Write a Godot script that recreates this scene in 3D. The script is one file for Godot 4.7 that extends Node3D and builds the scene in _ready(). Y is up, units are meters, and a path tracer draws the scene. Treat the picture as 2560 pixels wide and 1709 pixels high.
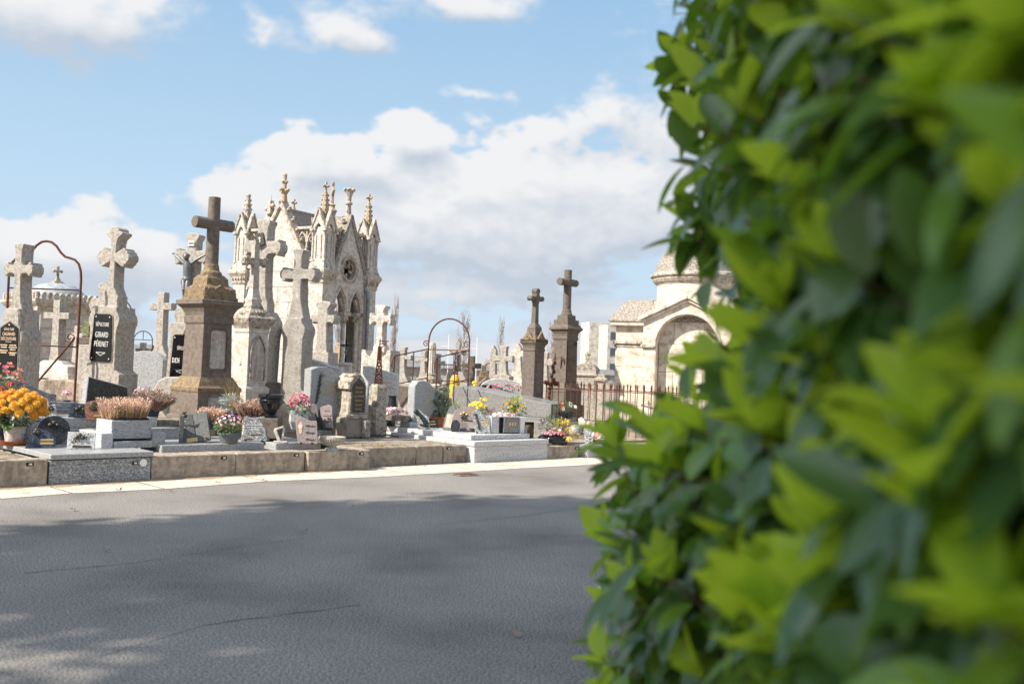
extends Node3D
# An old French cemetery seen across a shaded asphalt lane, past a laurel hedge.
# The lane runs along the kerb line from KO in direction KD; graves lie behind it along PD. Units are metres.

const YK := 44.9
const KO := Vector3(-5.87, 0.0, -11.62)
const KD := Vector3(0.7083, 0.0, -0.7059)
const PD := Vector3(-0.7059, 0.0, -0.7083)
const GY := 0.27
const SUN := Vector3(-0.64, 0.669, 0.377)

var M := {}
var rng := RandomNumberGenerator.new()

func kp(s: float, off: float, y: float) -> Vector3:
	return KO + KD * s + PD * off + Vector3(0, y, 0)

# ---------------------------------------------------------------- mesh helper
class Soup:
	var v := PackedVector3Array()
	var n := PackedVector3Array()
	var x := Transform3D()
	func at(t: Transform3D) -> Soup:
		x = t
		return self
	func move(p: Vector3, rot := Vector3.ZERO) -> Soup:
		x = Transform3D(Basis.from_euler(rot * PI / 180.0), p)
		return self
	func tri(a: Vector3, b: Vector3, c: Vector3, na: Vector3, nb: Vector3, nc: Vector3) -> void:
		if (b - a).cross(c - a).dot(na + nb + nc) > 0.0:
			v.append(x * a); v.append(x * c); v.append(x * b)
			n.append((x.basis * na).normalized()); n.append((x.basis * nc).normalized()); n.append((x.basis * nb).normalized())
		else:
			v.append(x * a); v.append(x * b); v.append(x * c)
			n.append((x.basis * na).normalized()); n.append((x.basis * nb).normalized()); n.append((x.basis * nc).normalized())
	func flat(a: Vector3, b: Vector3, c: Vector3, hint: Vector3) -> void:
		var m := (b - a).cross(c - a)
		if m.length_squared() < 1e-16:
			return
		m = m.normalized()
		if m.dot(hint) < 0.0:
			m = -m
		tri(a, b, c, m, m, m)
	func quad(a: Vector3, b: Vector3, c: Vector3, d: Vector3, hint: Vector3) -> void:
		flat(a, b, c, hint)
		flat(a, c, d, hint)
	func squad(a: Vector3, b: Vector3, c: Vector3, d: Vector3, na: Vector3, nb: Vector3, nc: Vector3, nd: Vector3) -> void:
		tri(a, b, c, na, nb, nc)
		tri(a, c, d, na, nc, nd)
	# a box by its centre and size, its edges chamfered by b
	func box(c: Vector3, s: Vector3, b := 0.004) -> Soup:
		var h := s * 0.5
		b = minf(b, minf(h.x, minf(h.y, h.z)) * 0.6)
		var pt := func(sg: Vector3, axis: int) -> Vector3:
			var p := Vector3(sg.x * (h.x - b), sg.y * (h.y - b), sg.z * (h.z - b))
			p[axis] = sg[axis] * h[axis]
			return c + p
		for ax in 3:
			var i := (ax + 1) % 3
			var j := (ax + 2) % 3
			for s0 in [-1.0, 1.0]:
				var q := []
				for w in [[-1.0, -1.0], [1.0, -1.0], [1.0, 1.0], [-1.0, 1.0]]:
					var g := Vector3.ZERO
					g[ax] = s0; g[i] = w[0]; g[j] = w[1]
					q.append(pt.call(g, ax))
				var nn := Vector3.ZERO
				nn[ax] = s0
				quad(q[0], q[1], q[2], q[3], nn)
				if b > 0.0:
					for s1 in [-1.0, 1.0]:
						var g0 := Vector3.ZERO
						g0[ax] = s0; g0[i] = s1; g0[j] = -1.0
						var g1 := g0
						g1[j] = 1.0
						var hn := Vector3.ZERO
						hn[ax] = s0; hn[i] = s1
						quad(pt.call(g0, ax), pt.call(g1, ax), pt.call(g1, i), pt.call(g0, i), hn)
		if b > 0.0:
			for k in 8:
				var g2 := Vector3(1.0 if k & 1 else -1.0, 1.0 if k & 2 else -1.0, 1.0 if k & 4 else -1.0)
				flat(pt.call(g2, 0), pt.call(g2, 1), pt.call(g2, 2), g2)
		return self
	# rectangular frusta stacked through levels [y, half width, half depth, ...]
	func loft(l: Array, cx := 0.0, cz := 0.0) -> Soup:
		var k := l.size() / 3
		for i in k:
			var y: float = l[i * 3]
			var hx: float = l[i * 3 + 1]
			var hz: float = l[i * 3 + 2]
			var r := [Vector3(cx - hx, y, cz + hz), Vector3(cx + hx, y, cz + hz), Vector3(cx + hx, y, cz - hz), Vector3(cx - hx, y, cz - hz)]
			if i == 0:
				quad(r[0], r[1], r[2], r[3], Vector3.DOWN)
			if i == k - 1:
				quad(r[0], r[1], r[2], r[3], Vector3.UP)
				break
			var y2: float = l[i * 3 + 3]
			var h2: float = l[i * 3 + 4]
			var z2: float = l[i * 3 + 5]
			var t := [Vector3(cx - h2, y2, cz + z2), Vector3(cx + h2, y2, cz + z2), Vector3(cx + h2, y2, cz - z2), Vector3(cx - h2, y2, cz - z2)]
			var hints := [Vector3(0, 0, 1), Vector3(1, 0, 0), Vector3(0, 0, -1), Vector3(-1, 0, 0)]
			for q in 4:
				var hh: Vector3 = hints[q] + Vector3.UP * (4.0 * signf((hx + hz) - (h2 + z2)) if absf(y2 - y) < 0.002 else 0.0)
				quad(r[q], r[(q + 1) % 4], t[(q + 1) % 4], t[q], hh)
		return self
	# a turned shape: profile [r, y, r, y, ...]
	func lathe(p: Array, seg := 20, sx := 1.0, sz := 1.0, smooth := true) -> Soup:
		var k := p.size() / 2
		for i in k - 1:
			var r0: float = p[i * 2]; var y0: float = p[i * 2 + 1]
			var r1: float = p[i * 2 + 2]; var y1: float = p[i * 2 + 3]
			var sn := Vector2(y1 - y0, r0 - r1)
			if sn.length() < 1e-6:
				continue
			sn = sn.normalized()
			for j in seg:
				var a0 := TAU * j / seg
				var a1 := TAU * (j + 1) / seg
				var d0 := Vector3(sin(a0) * sx, 0, cos(a0) * sz)
				var d1 := Vector3(sin(a1) * sx, 0, cos(a1) * sz)
				var n0 := d0 * sn.x + Vector3.UP * sn.y
				var n1 := d1 * sn.x + Vector3.UP * sn.y
				if not smooth:
					n0 = (n0 + n1) * 0.5
					n1 = n0
				squad(d0 * r0 + Vector3.UP * y0, d1 * r0 + Vector3.UP * y0, d1 * r1 + Vector3.UP * y1, d0 * r1 + Vector3.UP * y1, n0, n1, n1, n0)
		return self
	# a round bar through points, its radius going from r0 to r1
	func tube(p: Array, r0: float, r1 := -1.0, seg := 6) -> Soup:
		if r1 < 0.0:
			r1 = r0
		var up := Vector3(0.31, 0.83, 0.46)
		var rings := []
		var nrm := []
		for i in p.size():
			var d: Vector3 = (p[mini(i + 1, p.size() - 1)] - p[maxi(i - 1, 0)]).normalized()
			if absf(d.dot(up)) > 0.95:
				up = Vector3(0.9, 0.1, -0.4)
			var e := d.cross(up).normalized()
			var f := d.cross(e)
			up = -f if i == 0 else up
			var r := lerpf(r0, r1, float(i) / maxf(1.0, p.size() - 1))
			var ring := []
			var nr := []
			for j in seg:
				var a := TAU * j / seg
				var w := e * cos(a) + f * sin(a)
				ring.append(p[i] + w * r)
				nr.append(w)
			rings.append(ring)
			nrm.append(nr)
		for i in p.size() - 1:
			for j in seg:
				var q := (j + 1) % seg
				squad(rings[i][j], rings[i][q], rings[i + 1][q], rings[i + 1][j], nrm[i][j], nrm[i][q], nrm[i + 1][q], nrm[i + 1][j])
		for e2 in [0, p.size() - 1]:
			var dd: Vector3 = p[0] - p[1] if e2 == 0 else p[e2] - p[e2 - 1]
			for j in seg - 2:
				flat(rings[e2][0], rings[e2][j + 1], rings[e2][j + 2], dd)
		return self
	# an outline in x, y given depth d about z = zc, its front and back edges chamfered by b
	func extrude(poly: PackedVector2Array, d: float, b := 0.006, zc := 0.0, back := true) -> Soup:
		var q := PackedVector2Array()
		for p in poly:
			if q.is_empty() or q[q.size() - 1].distance_to(p) > 1e-4:
				q.append(p)
		if q[0].distance_to(q[q.size() - 1]) < 1e-4:
			q.remove_at(q.size() - 1)
		if Geometry2D.is_polygon_clockwise(q):
			q.reverse()
		var k := q.size()
		var en := []
		for i in k:
			var e := (q[(i + 1) % k] - q[i]).normalized()
			en.append(Vector2(e.y, -e.x))
		var ins := PackedVector2Array()
		var va := []
		for i in k:
			var n0: Vector2 = en[(i + k - 1) % k]
			var n1: Vector2 = en[i]
			var m := (n0 + n1)
			if m.length() < 0.2:
				m = n1
			m = m.normalized()
			ins.append(q[i] - m * (b / maxf(0.45, m.dot(n1))))
			var sm := n0.dot(n1) > 0.78
			va.append([m if sm else n0, m if sm else n1])
		var idx := Geometry2D.triangulate_polygon(ins)
		if idx.is_empty():
			ins = q
			idx = Geometry2D.triangulate_polygon(ins)
		var zf := zc + d * 0.5
		var zb := zc - d * 0.5
		for i in range(0, idx.size(), 3):
			var a := ins[idx[i]]
			var c := ins[idx[i + 1]]
			var e := ins[idx[i + 2]]
			flat(Vector3(a.x, a.y, zf), Vector3(c.x, c.y, zf), Vector3(e.x, e.y, zf), Vector3.BACK)
			if back:
				flat(Vector3(a.x, a.y, zb), Vector3(c.x, c.y, zb), Vector3(e.x, e.y, zb), Vector3.FORWARD)
		for i in k:
			var j := (i + 1) % k
			var na := Vector3(va[i][1].x, va[i][1].y, 0)
			var nb := Vector3(va[j][0].x, va[j][0].y, 0)
			var a0 := Vector3(q[i].x, q[i].y, zf - b)
			var b0 := Vector3(q[j].x, q[j].y, zf - b)
			var a1 := Vector3(q[i].x, q[i].y, zb + b)
			var b1 := Vector3(q[j].x, q[j].y, zb + b)
			squad(a0, b0, b1, a1, na, nb, nb, na)
			if b > 0.0:
				quad(a0, b0, Vector3(ins[j].x, ins[j].y, zf), Vector3(ins[i].x, ins[i].y, zf), na + nb + Vector3(0, 0, 1))
				if back:
					quad(a1, b1, Vector3(ins[j].x, ins[j].y, zb), Vector3(ins[i].x, ins[i].y, zb), na + nb - Vector3(0, 0, 1))
		return self
	# a lumpy ball
	func blob(c: Vector3, r: Vector3, amp := 0.0, nz: FastNoiseLite = null, rows := 7, cols := 10) -> Soup:
		var g := []
		for i in rows + 1:
			var row := []
			for j in cols:
				var a := PI * i / rows
				var t := TAU * j / cols
				var d := Vector3(sin(a) * cos(t), cos(a), sin(a) * sin(t))
				var k := 1.0 + (amp * nz.get_noise_3dv((c + d * r) * 10.0) if nz else 0.0)
				row.append(d * k * r)
			g.append(row)
		for i in rows:
			for j in cols:
				var q := (j + 1) % cols
				var w := [g[i][j], g[i][q], g[i + 1][q], g[i + 1][j]]
				var m := []
				for e in w:
					m.append(Vector3(e.x / (r.x * r.x), e.y / (r.y * r.y), e.z / (r.z * r.z)))
				tri(c + w[0], c + w[1], c + w[2], m[0], m[1], m[2])
				tri(c + w[0], c + w[2], c + w[3], m[0], m[2], m[3])
		return self
	func add(o: Soup, t: Transform3D) -> Soup:
		for i in o.v.size():
			v.append(t * o.v[i])
			n.append((t.basis * o.n[i]).normalized())
		return self
	func mesh() -> ArrayMesh:
		var m := ArrayMesh.new()
		var a := []
		a.resize(Mesh.ARRAY_MAX)
		a[Mesh.ARRAY_VERTEX] = v
		a[Mesh.ARRAY_NORMAL] = n
		m.add_surface_from_arrays(Mesh.PRIMITIVE_TRIANGLES, a)
		return m

func S() -> Soup:
	return Soup.new()

func num3(called: String) -> String:
	if not has_node(NodePath(called)):
		return called
	var i := 1
	while has_node(NodePath("%s_%03d" % [called, i])):
		i += 1
	return "%s_%03d" % [called, i]

# a thing: a Node3D at its base that carries label, category and group
func T(called: String, label: String, category: String, at: Vector3, yaw := 0.0, group := "", tilt := Vector3.ZERO) -> Node3D:
	var o := Node3D.new()
	o.name = num3(called)
	add_child(o)
	o.position = at
	o.rotation_degrees = Vector3(tilt.x, yaw, tilt.z)
	o.set_meta("label", label)
	o.set_meta("category", category)
	if group:
		o.set_meta("group", group)
	return o

# a part of a thing, or a sub-part of a part
func A(parent: Node3D, called: String, what, m: Material, at := Vector3.ZERO, rot := Vector3.ZERO) -> MeshInstance3D:
	var o := MeshInstance3D.new()
	o.name = called
	o.mesh = what.mesh() if what is Soup else what
	o.material_override = m
	o.position = at
	o.rotation_degrees = rot
	parent.add_child(o, true)
	return o

# a piece of the setting
func ground_piece(called: String, what, m: Material) -> MeshInstance3D:
	var o := A(self, called, what, m)
	o.set_meta("kind", "structure")
	return o

func stuff(o: Node3D) -> Node3D:
	o.set_meta("kind", "stuff")
	return o

# ---------------------------------------------------------------- outlines
func pts(a: Array, s := 1.0) -> PackedVector2Array:
	var p := PackedVector2Array()
	for i in range(0, a.size(), 2):
		p.append(Vector2(a[i], a[i + 1]) * s)
	return p

# the right half of an outline from the bottom upwards, mirrored about x = 0
func mir(a: Array, s := 1.0) -> PackedVector2Array:
	var p := pts(a, s)
	for i in range(p.size() - 1, -1, -1):
		if p[i].x > 1e-5:
			p.append(Vector2(-p[i].x, p[i].y))
	return p

func arc(cx: float, cy: float, r: float, a0: float, a1: float, k := 8, ry := -1.0) -> Array:
	var o := []
	for i in k + 1:
		var a := deg_to_rad(lerpf(a0, a1, float(i) / k))
		o.append(cx + cos(a) * r)
		o.append(cy + sin(a) * (r if ry < 0.0 else ry))
	return o

func arc3(cx: float, cy: float, r: float, a0: float, a1: float, k := 10, z := 0.0) -> Array:
	var o := []
	for i in k + 1:
		var a := deg_to_rad(lerpf(a0, a1, float(i) / k))
		o.append(Vector3(cx + cos(a) * r, cy + sin(a) * r, z))
	return o

# a pointed arch from the left springing over the top to the right one
func ogive(cx: float, y0: float, half: float, h: float, k := 6) -> Array:
	var r := (half * half + h * h) / (2.0 * half)
	var top := rad_to_deg(asin(minf(1.0, h / r)))
	var o := arc(cx - half + r, y0, r, 180.0, 180.0 - top, k)
	o.append_array(arc(cx + half - r, y0, r, top, 0.0, k))
	return o

# ---------------------------------------------------------------- lettering
func words(parent: Node3D, text: String, h: float, at: Vector3, m: Material, wide := 1.0, serif := false, rot := Vector3.ZERO, align := HORIZONTAL_ALIGNMENT_CENTER) -> MeshInstance3D:
	var t := TextMesh.new()
	var f := SystemFont.new()
	f.font_names = PackedStringArray(["Droid Serif" if serif else "Droid Sans"])
	f.font_weight = 700 if serif else 400
	t.font = f
	t.text = text
	t.font_size = 32
	t.pixel_size = h / 23.0
	t.depth = 0.004
	t.curve_step = 4.0
	t.horizontal_alignment = align
	var o := A(parent, "lettering", t, m, at, rot)
	o.scale = Vector3(wide, 1, 1)
	return o

# engraved lines too worn or too small to read
func worn_lines(parent: Node3D, w: float, rows: Array, m: Material, at: Vector3, hh := 0.018, rot := Vector3.ZERO) -> void:
	var q := S()
	for r in rows:
		var wid: float = w * r[1]
		var xx := -wid * 0.5
		while xx < wid * 0.5:
			var l := rng.randf_range(0.4, 0.8) * hh
			q.box(Vector3(xx + l * 0.5, r[0], 0.0), Vector3(l, hh * rng.randf_range(0.75, 1.0), 0.004), 0.0)
			xx += l + hh * rng.randf_range(0.2, 0.5)
	stuff(A(parent, "lettering", q, m, at, rot))

# ---------------------------------------------------------------- materials
func lin(r: float, g: float, b: float) -> Color:
	return Color(r, g, b).linear_to_srgb()

func ntex(sd: int, freq: float, oct: int, ramp: Array, kind := FastNoiseLite.TYPE_SIMPLEX_SMOOTH, gain := 0.55, size := 512) -> NoiseTexture2D:
	var f := FastNoiseLite.new()
	f.noise_type = kind
	f.seed = sd
	f.frequency = freq
	f.fractal_octaves = oct
	f.fractal_gain = gain
	f.fractal_type = FastNoiseLite.FRACTAL_FBM if oct > 1 else FastNoiseLite.FRACTAL_NONE
	if kind == FastNoiseLite.TYPE_CELLULAR:
		f.cellular_return_type = FastNoiseLite.RETURN_CELL_VALUE
	var t := NoiseTexture2D.new()
	t.width = size
	t.height = size
	t.seamless = true
	t.seamless_blend_skirt = 0.15
	t.noise = f
	if ramp:
		var g := Gradient.new()
		var o := PackedFloat32Array()
		var c := PackedColorArray()
		for r in ramp:
			o.append(r[0])
			c.append(r[1])
		g.offsets = o
		g.colors = c
		t.color_ramp = g
	return t

func grey(a: float, w := 0.0) -> Color:
	return Color(a * (1.0 + w), a, a * (1.0 - w))

func mat(called: String, c: Color, rough := 0.85, tex: Texture2D = null, scale := 0.7, bump: Texture2D = null, cm := 0.4, bscale := -1.0) -> StandardMaterial3D:
	var m := StandardMaterial3D.new()
	m.resource_name = called
	m.albedo_color = c
	m.roughness = rough
	m.metallic_specular = 0.35
	if tex or bump:
		m.uv1_triplanar = true
		m.uv1_world_triplanar = true
		m.uv1_triplanar_sharpness = 4.0
		m.uv1_scale = Vector3.ONE * scale
	if tex:
		m.albedo_texture = tex
	if bump:
		m.heightmap_enabled = true
		m.heightmap_texture = bump
		m.heightmap_scale = cm
	M[called] = m
	return m

func detail(m: StandardMaterial3D, tex: Texture2D, scale: Vector3, mode := BaseMaterial3D.BLEND_MODE_MIX) -> void:
	m.detail_enabled = true
	m.detail_albedo = tex
	m.detail_uv_layer = BaseMaterial3D.DETAIL_UV_2
	m.detail_blend_mode = mode
	m.uv2_triplanar = true
	m.uv2_world_triplanar = true
	m.uv2_triplanar_sharpness = 4.0
	m.uv2_scale = scale

func make_materials() -> void:
	var fine := ntex(1, 0.02, 6, [[0.0, grey(0.58, 0.02)], [0.35, grey(0.8, 0.02)], [0.6, grey(0.92)], [1.0, grey(1.0)]], FastNoiseLite.TYPE_SIMPLEX_SMOOTH, 0.72)
	var pebbly := ntex(2, 0.09, 3, [[0.0, grey(0.5)], [0.3, grey(0.72, 0.02)], [0.5, grey(0.86, 0.03)], [0.75, grey(0.95)], [1.0, grey(1.0)]], FastNoiseLite.TYPE_SIMPLEX_SMOOTH, 0.8)
	var speck := ntex(3, 0.1, 1, [[0.0, grey(0.5)], [0.16, grey(0.62)], [0.3, grey(0.82)], [0.7, grey(0.92)], [1.0, grey(1.0)]], FastNoiseLite.TYPE_CELLULAR)
	var speck_dark := ntex(4, 0.075, 1, [[0.0, grey(0.42)], [0.3, grey(0.55)], [0.6, grey(0.72)], [0.82, grey(0.88)], [1.0, grey(1.0)]], FastNoiseLite.TYPE_CELLULAR)
	var bump := ntex(5, 0.05, 5, [], FastNoiseLite.TYPE_SIMPLEX_SMOOTH, 0.65)
	var bump_fine := ntex(6, 0.16, 3, [], FastNoiseLite.TYPE_SIMPLEX_SMOOTH, 0.7)
	var clear := Color(0.3, 0.27, 0.22, 0.0)
	var grime := ntex(7, 0.016, 5, [[0.0, Color(0.16, 0.14, 0.12, 0.85)], [0.3, Color(0.2, 0.18, 0.15, 0.55)], [0.45, Color(0.3, 0.27, 0.22, 0.15)], [0.58, clear], [1.0, clear]], FastNoiseLite.TYPE_SIMPLEX_SMOOTH, 0.65)
	var grime_soft := ntex(8, 0.014, 5, [[0.0, Color(0.42, 0.38, 0.33, 0.42)], [0.3, Color(0.48, 0.44, 0.39, 0.2)], [0.48, Color(0.6, 0.56, 0.5, 0.0)], [0.8, Color(0.95, 0.92, 0.86, 0.12)], [1.0, Color(1.0, 0.97, 0.9, 0.4)]], FastNoiseLite.TYPE_SIMPLEX_SMOOTH, 0.6)
	var orange := ntex(9, 0.02, 5, [[0.0, Color(0.2, 0.18, 0.15, 0.7)], [0.25, Color(0.34, 0.31, 0.26, 0.5)], [0.45, Color(0.5, 0.42, 0.26, 0.1)], [0.55, Color(0.66, 0.5, 0.24, 0.2)], [0.68, Color(0.72, 0.51, 0.2, 0.75)], [1.0, Color(0.8, 0.6, 0.28, 0.9)]], FastNoiseLite.TYPE_SIMPLEX_SMOOTH, 0.6)
	var lichen := ntex(10, 0.018, 5, [[0.0, Color(0.24, 0.2, 0.17, 0.6)], [0.35, Color(0.34, 0.29, 0.24, 0.25)], [0.48, Color(0.5, 0.45, 0.36, 0.0)], [0.7, Color(0.5, 0.44, 0.36, 0.06)], [0.85, Color(0.6, 0.53, 0.4, 0.25)], [1.0, Color(0.7, 0.66, 0.56, 0.45)]], FastNoiseLite.TYPE_SIMPLEX_SMOOTH, 0.62)
	var rain := ntex(18, 0.02, 5, [[0.0, Color(0.36, 0.34, 0.3, 0.55)], [0.28, Color(0.45, 0.42, 0.37, 0.25)], [0.42, Color(0.6, 0.56, 0.5, 0.0)], [1.0, Color(0.75, 0.72, 0.68, 0.12)]], FastNoiseLite.TYPE_SIMPLEX_SMOOTH, 0.6)
	var crust := ntex(19, 0.02, 5, [[0.0, Color(0.2, 0.17, 0.13, 0.7)], [0.35, Color(0.3, 0.26, 0.2, 0.3)], [0.47, Color(0.5, 0.45, 0.3, 0.0)], [0.58, Color(0.5, 0.45, 0.27, 0.3)], [0.72, Color(0.6, 0.53, 0.28, 0.65)], [1.0, Color(0.68, 0.65, 0.5, 0.85)]], FastNoiseLite.TYPE_SIMPLEX_SMOOTH, 0.62)
	var soot := ntex(11, 0.03, 5, [[0.0, Color(0.16, 0.15, 0.13, 0.9)], [0.34, Color(0.24, 0.22, 0.19, 0.7)], [0.46, Color(0.36, 0.33, 0.29, 0.4)], [0.56, Color(0.5, 0.46, 0.4, 0.0)], [1.0, Color(0.9, 0.88, 0.84, 0.6)]], FastNoiseLite.TYPE_SIMPLEX_SMOOTH, 0.7)
	var damp := ntex(12, 0.012, 4, [[0.0, Color(0.2, 0.17, 0.14, 0.6)], [0.38, Color(0.28, 0.24, 0.19, 0.35)], [0.52, Color(0.35, 0.3, 0.22, 0.0)], [0.75, Color(0.8, 0.74, 0.64, 0.1)], [1.0, Color(0.9, 0.84, 0.74, 0.5)]], FastNoiseLite.TYPE_SIMPLEX_SMOOTH, 0.6)
	var rustt := ntex(13, 0.04, 4, [[0.0, Color(0.45, 0.38, 0.35)], [0.4, Color(0.68, 0.58, 0.52)], [0.65, Color(0.84, 0.74, 0.68)], [1.0, Color(1.0, 0.92, 0.88)]])
	var road := ntex(14, 0.13, 3, [[0.0, grey(0.2)], [0.32, grey(0.58)], [0.5, grey(0.8)], [0.7, grey(0.95, 0.02)], [1.0, grey(1.0, 0.03)]], FastNoiseLite.TYPE_SIMPLEX_SMOOTH, 0.75)
	var road_big := ntex(15, 0.008, 4, [[0.0, Color(0.78, 0.77, 0.76)], [0.5, Color(0.93, 0.925, 0.92)], [1.0, Color(1.0, 0.995, 0.985)]])
	var wood := ntex(16, 0.05, 4, [[0.0, Color(0.25, 0.2, 0.16)], [0.5, Color(0.6, 0.54, 0.47)], [1.0, Color(0.95, 0.9, 0.82)]])
	var leafy := ntex(17, 0.03, 4, [[0.0, grey(0.6)], [0.5, grey(0.85)], [1.0, grey(1.0)]])

	var m := mat("stone_grey", lin(0.49, 0.455, 0.415), 0.9, fine, 1.1, bump_fine, 0.12)
	detail(m, rain, Vector3(0.9, 0.3, 0.9))
	m = mat("stone_rough", lin(0.54, 0.50, 0.455), 0.92, speck, 2.6, bump_fine, 0.6)
	detail(m, grime_soft, Vector3(0.5, 0.25, 0.5))
	m = mat("stone_brown", lin(0.205, 0.17, 0.15), 0.9, fine, 0.9, bump, 0.35)
	detail(m, lichen, Vector3(0.33, 0.22, 0.33))
	m = mat("stone_lichen", lin(0.28, 0.205, 0.155), 0.93, fine, 1.2, bump, 0.7)
	detail(m, crust, Vector3(1.1, 0.9, 1.1))
	m = mat("stone_umber", lin(0.175, 0.15, 0.133), 0.9, fine, 0.9, bump, 0.4)
	detail(m, lichen, Vector3(0.4, 0.13, 0.4))
	m = mat("limestone", lin(0.66, 0.615, 0.565), 0.88, fine, 0.6, bump, 0.4)
	detail(m, grime_soft, Vector3(0.42, 0.2, 0.42))
	m = mat("limestone_dirty", lin(0.56, 0.50, 0.43), 0.92, fine, 0.9, bump, 0.9)
	detail(m, soot, Vector3(0.8, 0.6, 0.8))
	m = mat("limestone_gold", lin(0.56, 0.50, 0.42), 0.92, fine, 0.9, bump, 0.9)
	detail(m, orange, Vector3(1.0, 0.8, 1.0))
	mat("limestone_cream", lin(0.80, 0.71, 0.60), 0.85, fine, 0.3, bump, 0.1)
	m = mat("limestone_carved", lin(0.66, 0.59, 0.515), 0.92, fine, 1.0, bump, 1.0)
	detail(m, grime, Vector3(0.7, 0.5, 0.7))
	m = mat("roof_stone", lin(0.46, 0.42, 0.38), 0.95, fine, 1.0, bump, 1.0)
	detail(m, soot, Vector3(1.1, 1.1, 1.1))
	m = mat("concrete", lin(0.50, 0.425, 0.35), 0.93, fine, 0.9, bump_fine, 0.35)
	detail(m, damp, Vector3(0.9, 0.24, 0.9))
	m = mat("concrete_old", lin(0.40, 0.365, 0.32), 0.95, pebbly, 0.9, bump_fine, 0.8)
	detail(m, damp, Vector3(0.8, 0.5, 0.8))
	m = mat("concrete_pale", lin(0.74, 0.675, 0.59), 0.93, pebbly, 0.8, bump_fine, 0.2)
	detail(m, grime_soft, Vector3(0.2, 0.2, 0.2))
	m = mat("granite_pale", lin(0.68, 0.68, 0.675), 0.5, speck, 2.7)
	m = mat("granite_grey", lin(0.46, 0.47, 0.48), 0.38, speck, 3.0)
	m = mat("granite_blue", lin(0.56, 0.575, 0.60), 0.3, speck_dark, 2.2)
	m = mat("granite_navy", lin(0.10, 0.13, 0.19), 0.22, speck_dark, 2.4)
	m = mat("granite_pink", lin(0.40, 0.33, 0.325), 0.35, speck, 4.2)
	m = mat("granite_rose", lin(0.34, 0.16, 0.11), 0.4, speck, 2.2)
	m = mat("granite_slate", lin(0.055, 0.06, 0.07), 0.25, speck_dark, 3.0)
	mat("slate_grey", lin(0.15, 0.155, 0.155), 0.5, fine, 2.0, bump_fine, 0.1)
	m = mat("granite_charcoal", lin(0.125, 0.125, 0.12), 0.12, speck_dark, 3.0)
	m = mat("granite_green", lin(0.115, 0.115, 0.105), 0.6, speck_dark, 1.6, bump, 0.2)
	detail(m, lichen, Vector3(1.0, 0.7, 1.0))
	mat("granite_tomb", lin(0.30, 0.295, 0.29), 0.32, speck, 2.6)
	mat("black_gloss", lin(0.006, 0.007, 0.009), 0.06)
	M.black_gloss.metallic_specular = 0.5
	mat("black_plaque", lin(0.008, 0.008, 0.010), 0.1)
	M.black_plaque.metallic_specular = 0.5
	mat("black_matte", lin(0.018, 0.018, 0.02), 0.5)
	mat("gold", lin(0.62, 0.40, 0.10), 0.4)
	mat("gold_pale", lin(0.72, 0.55, 0.36), 0.5)
	mat("gold_faded", lin(0.46, 0.33, 0.15), 0.6)
	mat("silver_paint", lin(0.72, 0.70, 0.66), 0.5)
	mat("white_paint", lin(0.75, 0.73, 0.70), 0.5)
	mat("white_marble", lin(0.55, 0.51, 0.47), 0.5, fine, 0.9)
	detail(M.white_marble, ntex(20, 0.012, 3, [[0.0, Color(0.5, 0.3, 0.18, 0.65)], [0.4, Color(0.55, 0.38, 0.26, 0.35)], [0.55, clear], [1.0, clear]]), Vector3(3.2, 0.16, 3.2))
	mat("bronze", lin(0.10, 0.088, 0.07), 0.45, fine, 3.0)
	M.bronze.metallic = 0.5
	mat("brass", lin(0.50, 0.36, 0.16), 0.35)
	M.brass.metallic = 0.5
	mat("lead", lin(0.22, 0.23, 0.25), 0.42, fine, 3.0)
	M.lead.metallic = 0.4
	mat("rust", lin(0.23, 0.125, 0.092), 0.85, rustt, 2.5, bump_fine, 0.3)
	mat("rust_dark", lin(0.17, 0.085, 0.06), 0.9, rustt, 3.0, bump_fine, 0.4)
	mat("zinc", lin(0.27, 0.31, 0.35), 0.4, fine, 0.6)
	M.zinc.metallic = 0.5
	mat("dome_metal", lin(0.42, 0.47, 0.52), 0.35, fine, 0.5)
	m = mat("asphalt", lin(0.40, 0.385, 0.373), 0.9, road, 0.75, bump_fine, 0.12)
	detail(m, road_big, Vector3(0.11, 0.11, 0.11), BaseMaterial3D.BLEND_MODE_MUL)
	mat("asphalt_seam", lin(0.20, 0.195, 0.19), 0.8, road, 1.1)
	mat("sand", lin(0.46, 0.36, 0.25), 0.95, pebbly, 1.4, bump_fine, 0.5)
	m = mat("soil", lin(0.45, 0.39, 0.31), 0.95, pebbly, 0.9, bump_fine, 1.2)
	detail(m, damp, Vector3(0.3, 0.3, 0.3))
	mat("earth", lin(0.045, 0.033, 0.024), 0.95, pebbly, 2.0, bump_fine, 1.5)
	mat("terracotta", lin(0.46, 0.15, 0.07), 0.75, fine, 1.5)
	mat("pot_white", lin(0.68, 0.62, 0.57), 0.45, fine, 1.0)
	mat("pot_grey", lin(0.12, 0.13, 0.145), 0.5)
	mat("pot_navy", lin(0.035, 0.042, 0.07), 0.4)
	mat("wood_stone", lin(0.36, 0.30, 0.23), 0.9, wood, 2.0, bump, 1.2)
	M.wood_stone.uv1_scale = Vector3(5.0, 0.9, 5.0)
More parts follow.
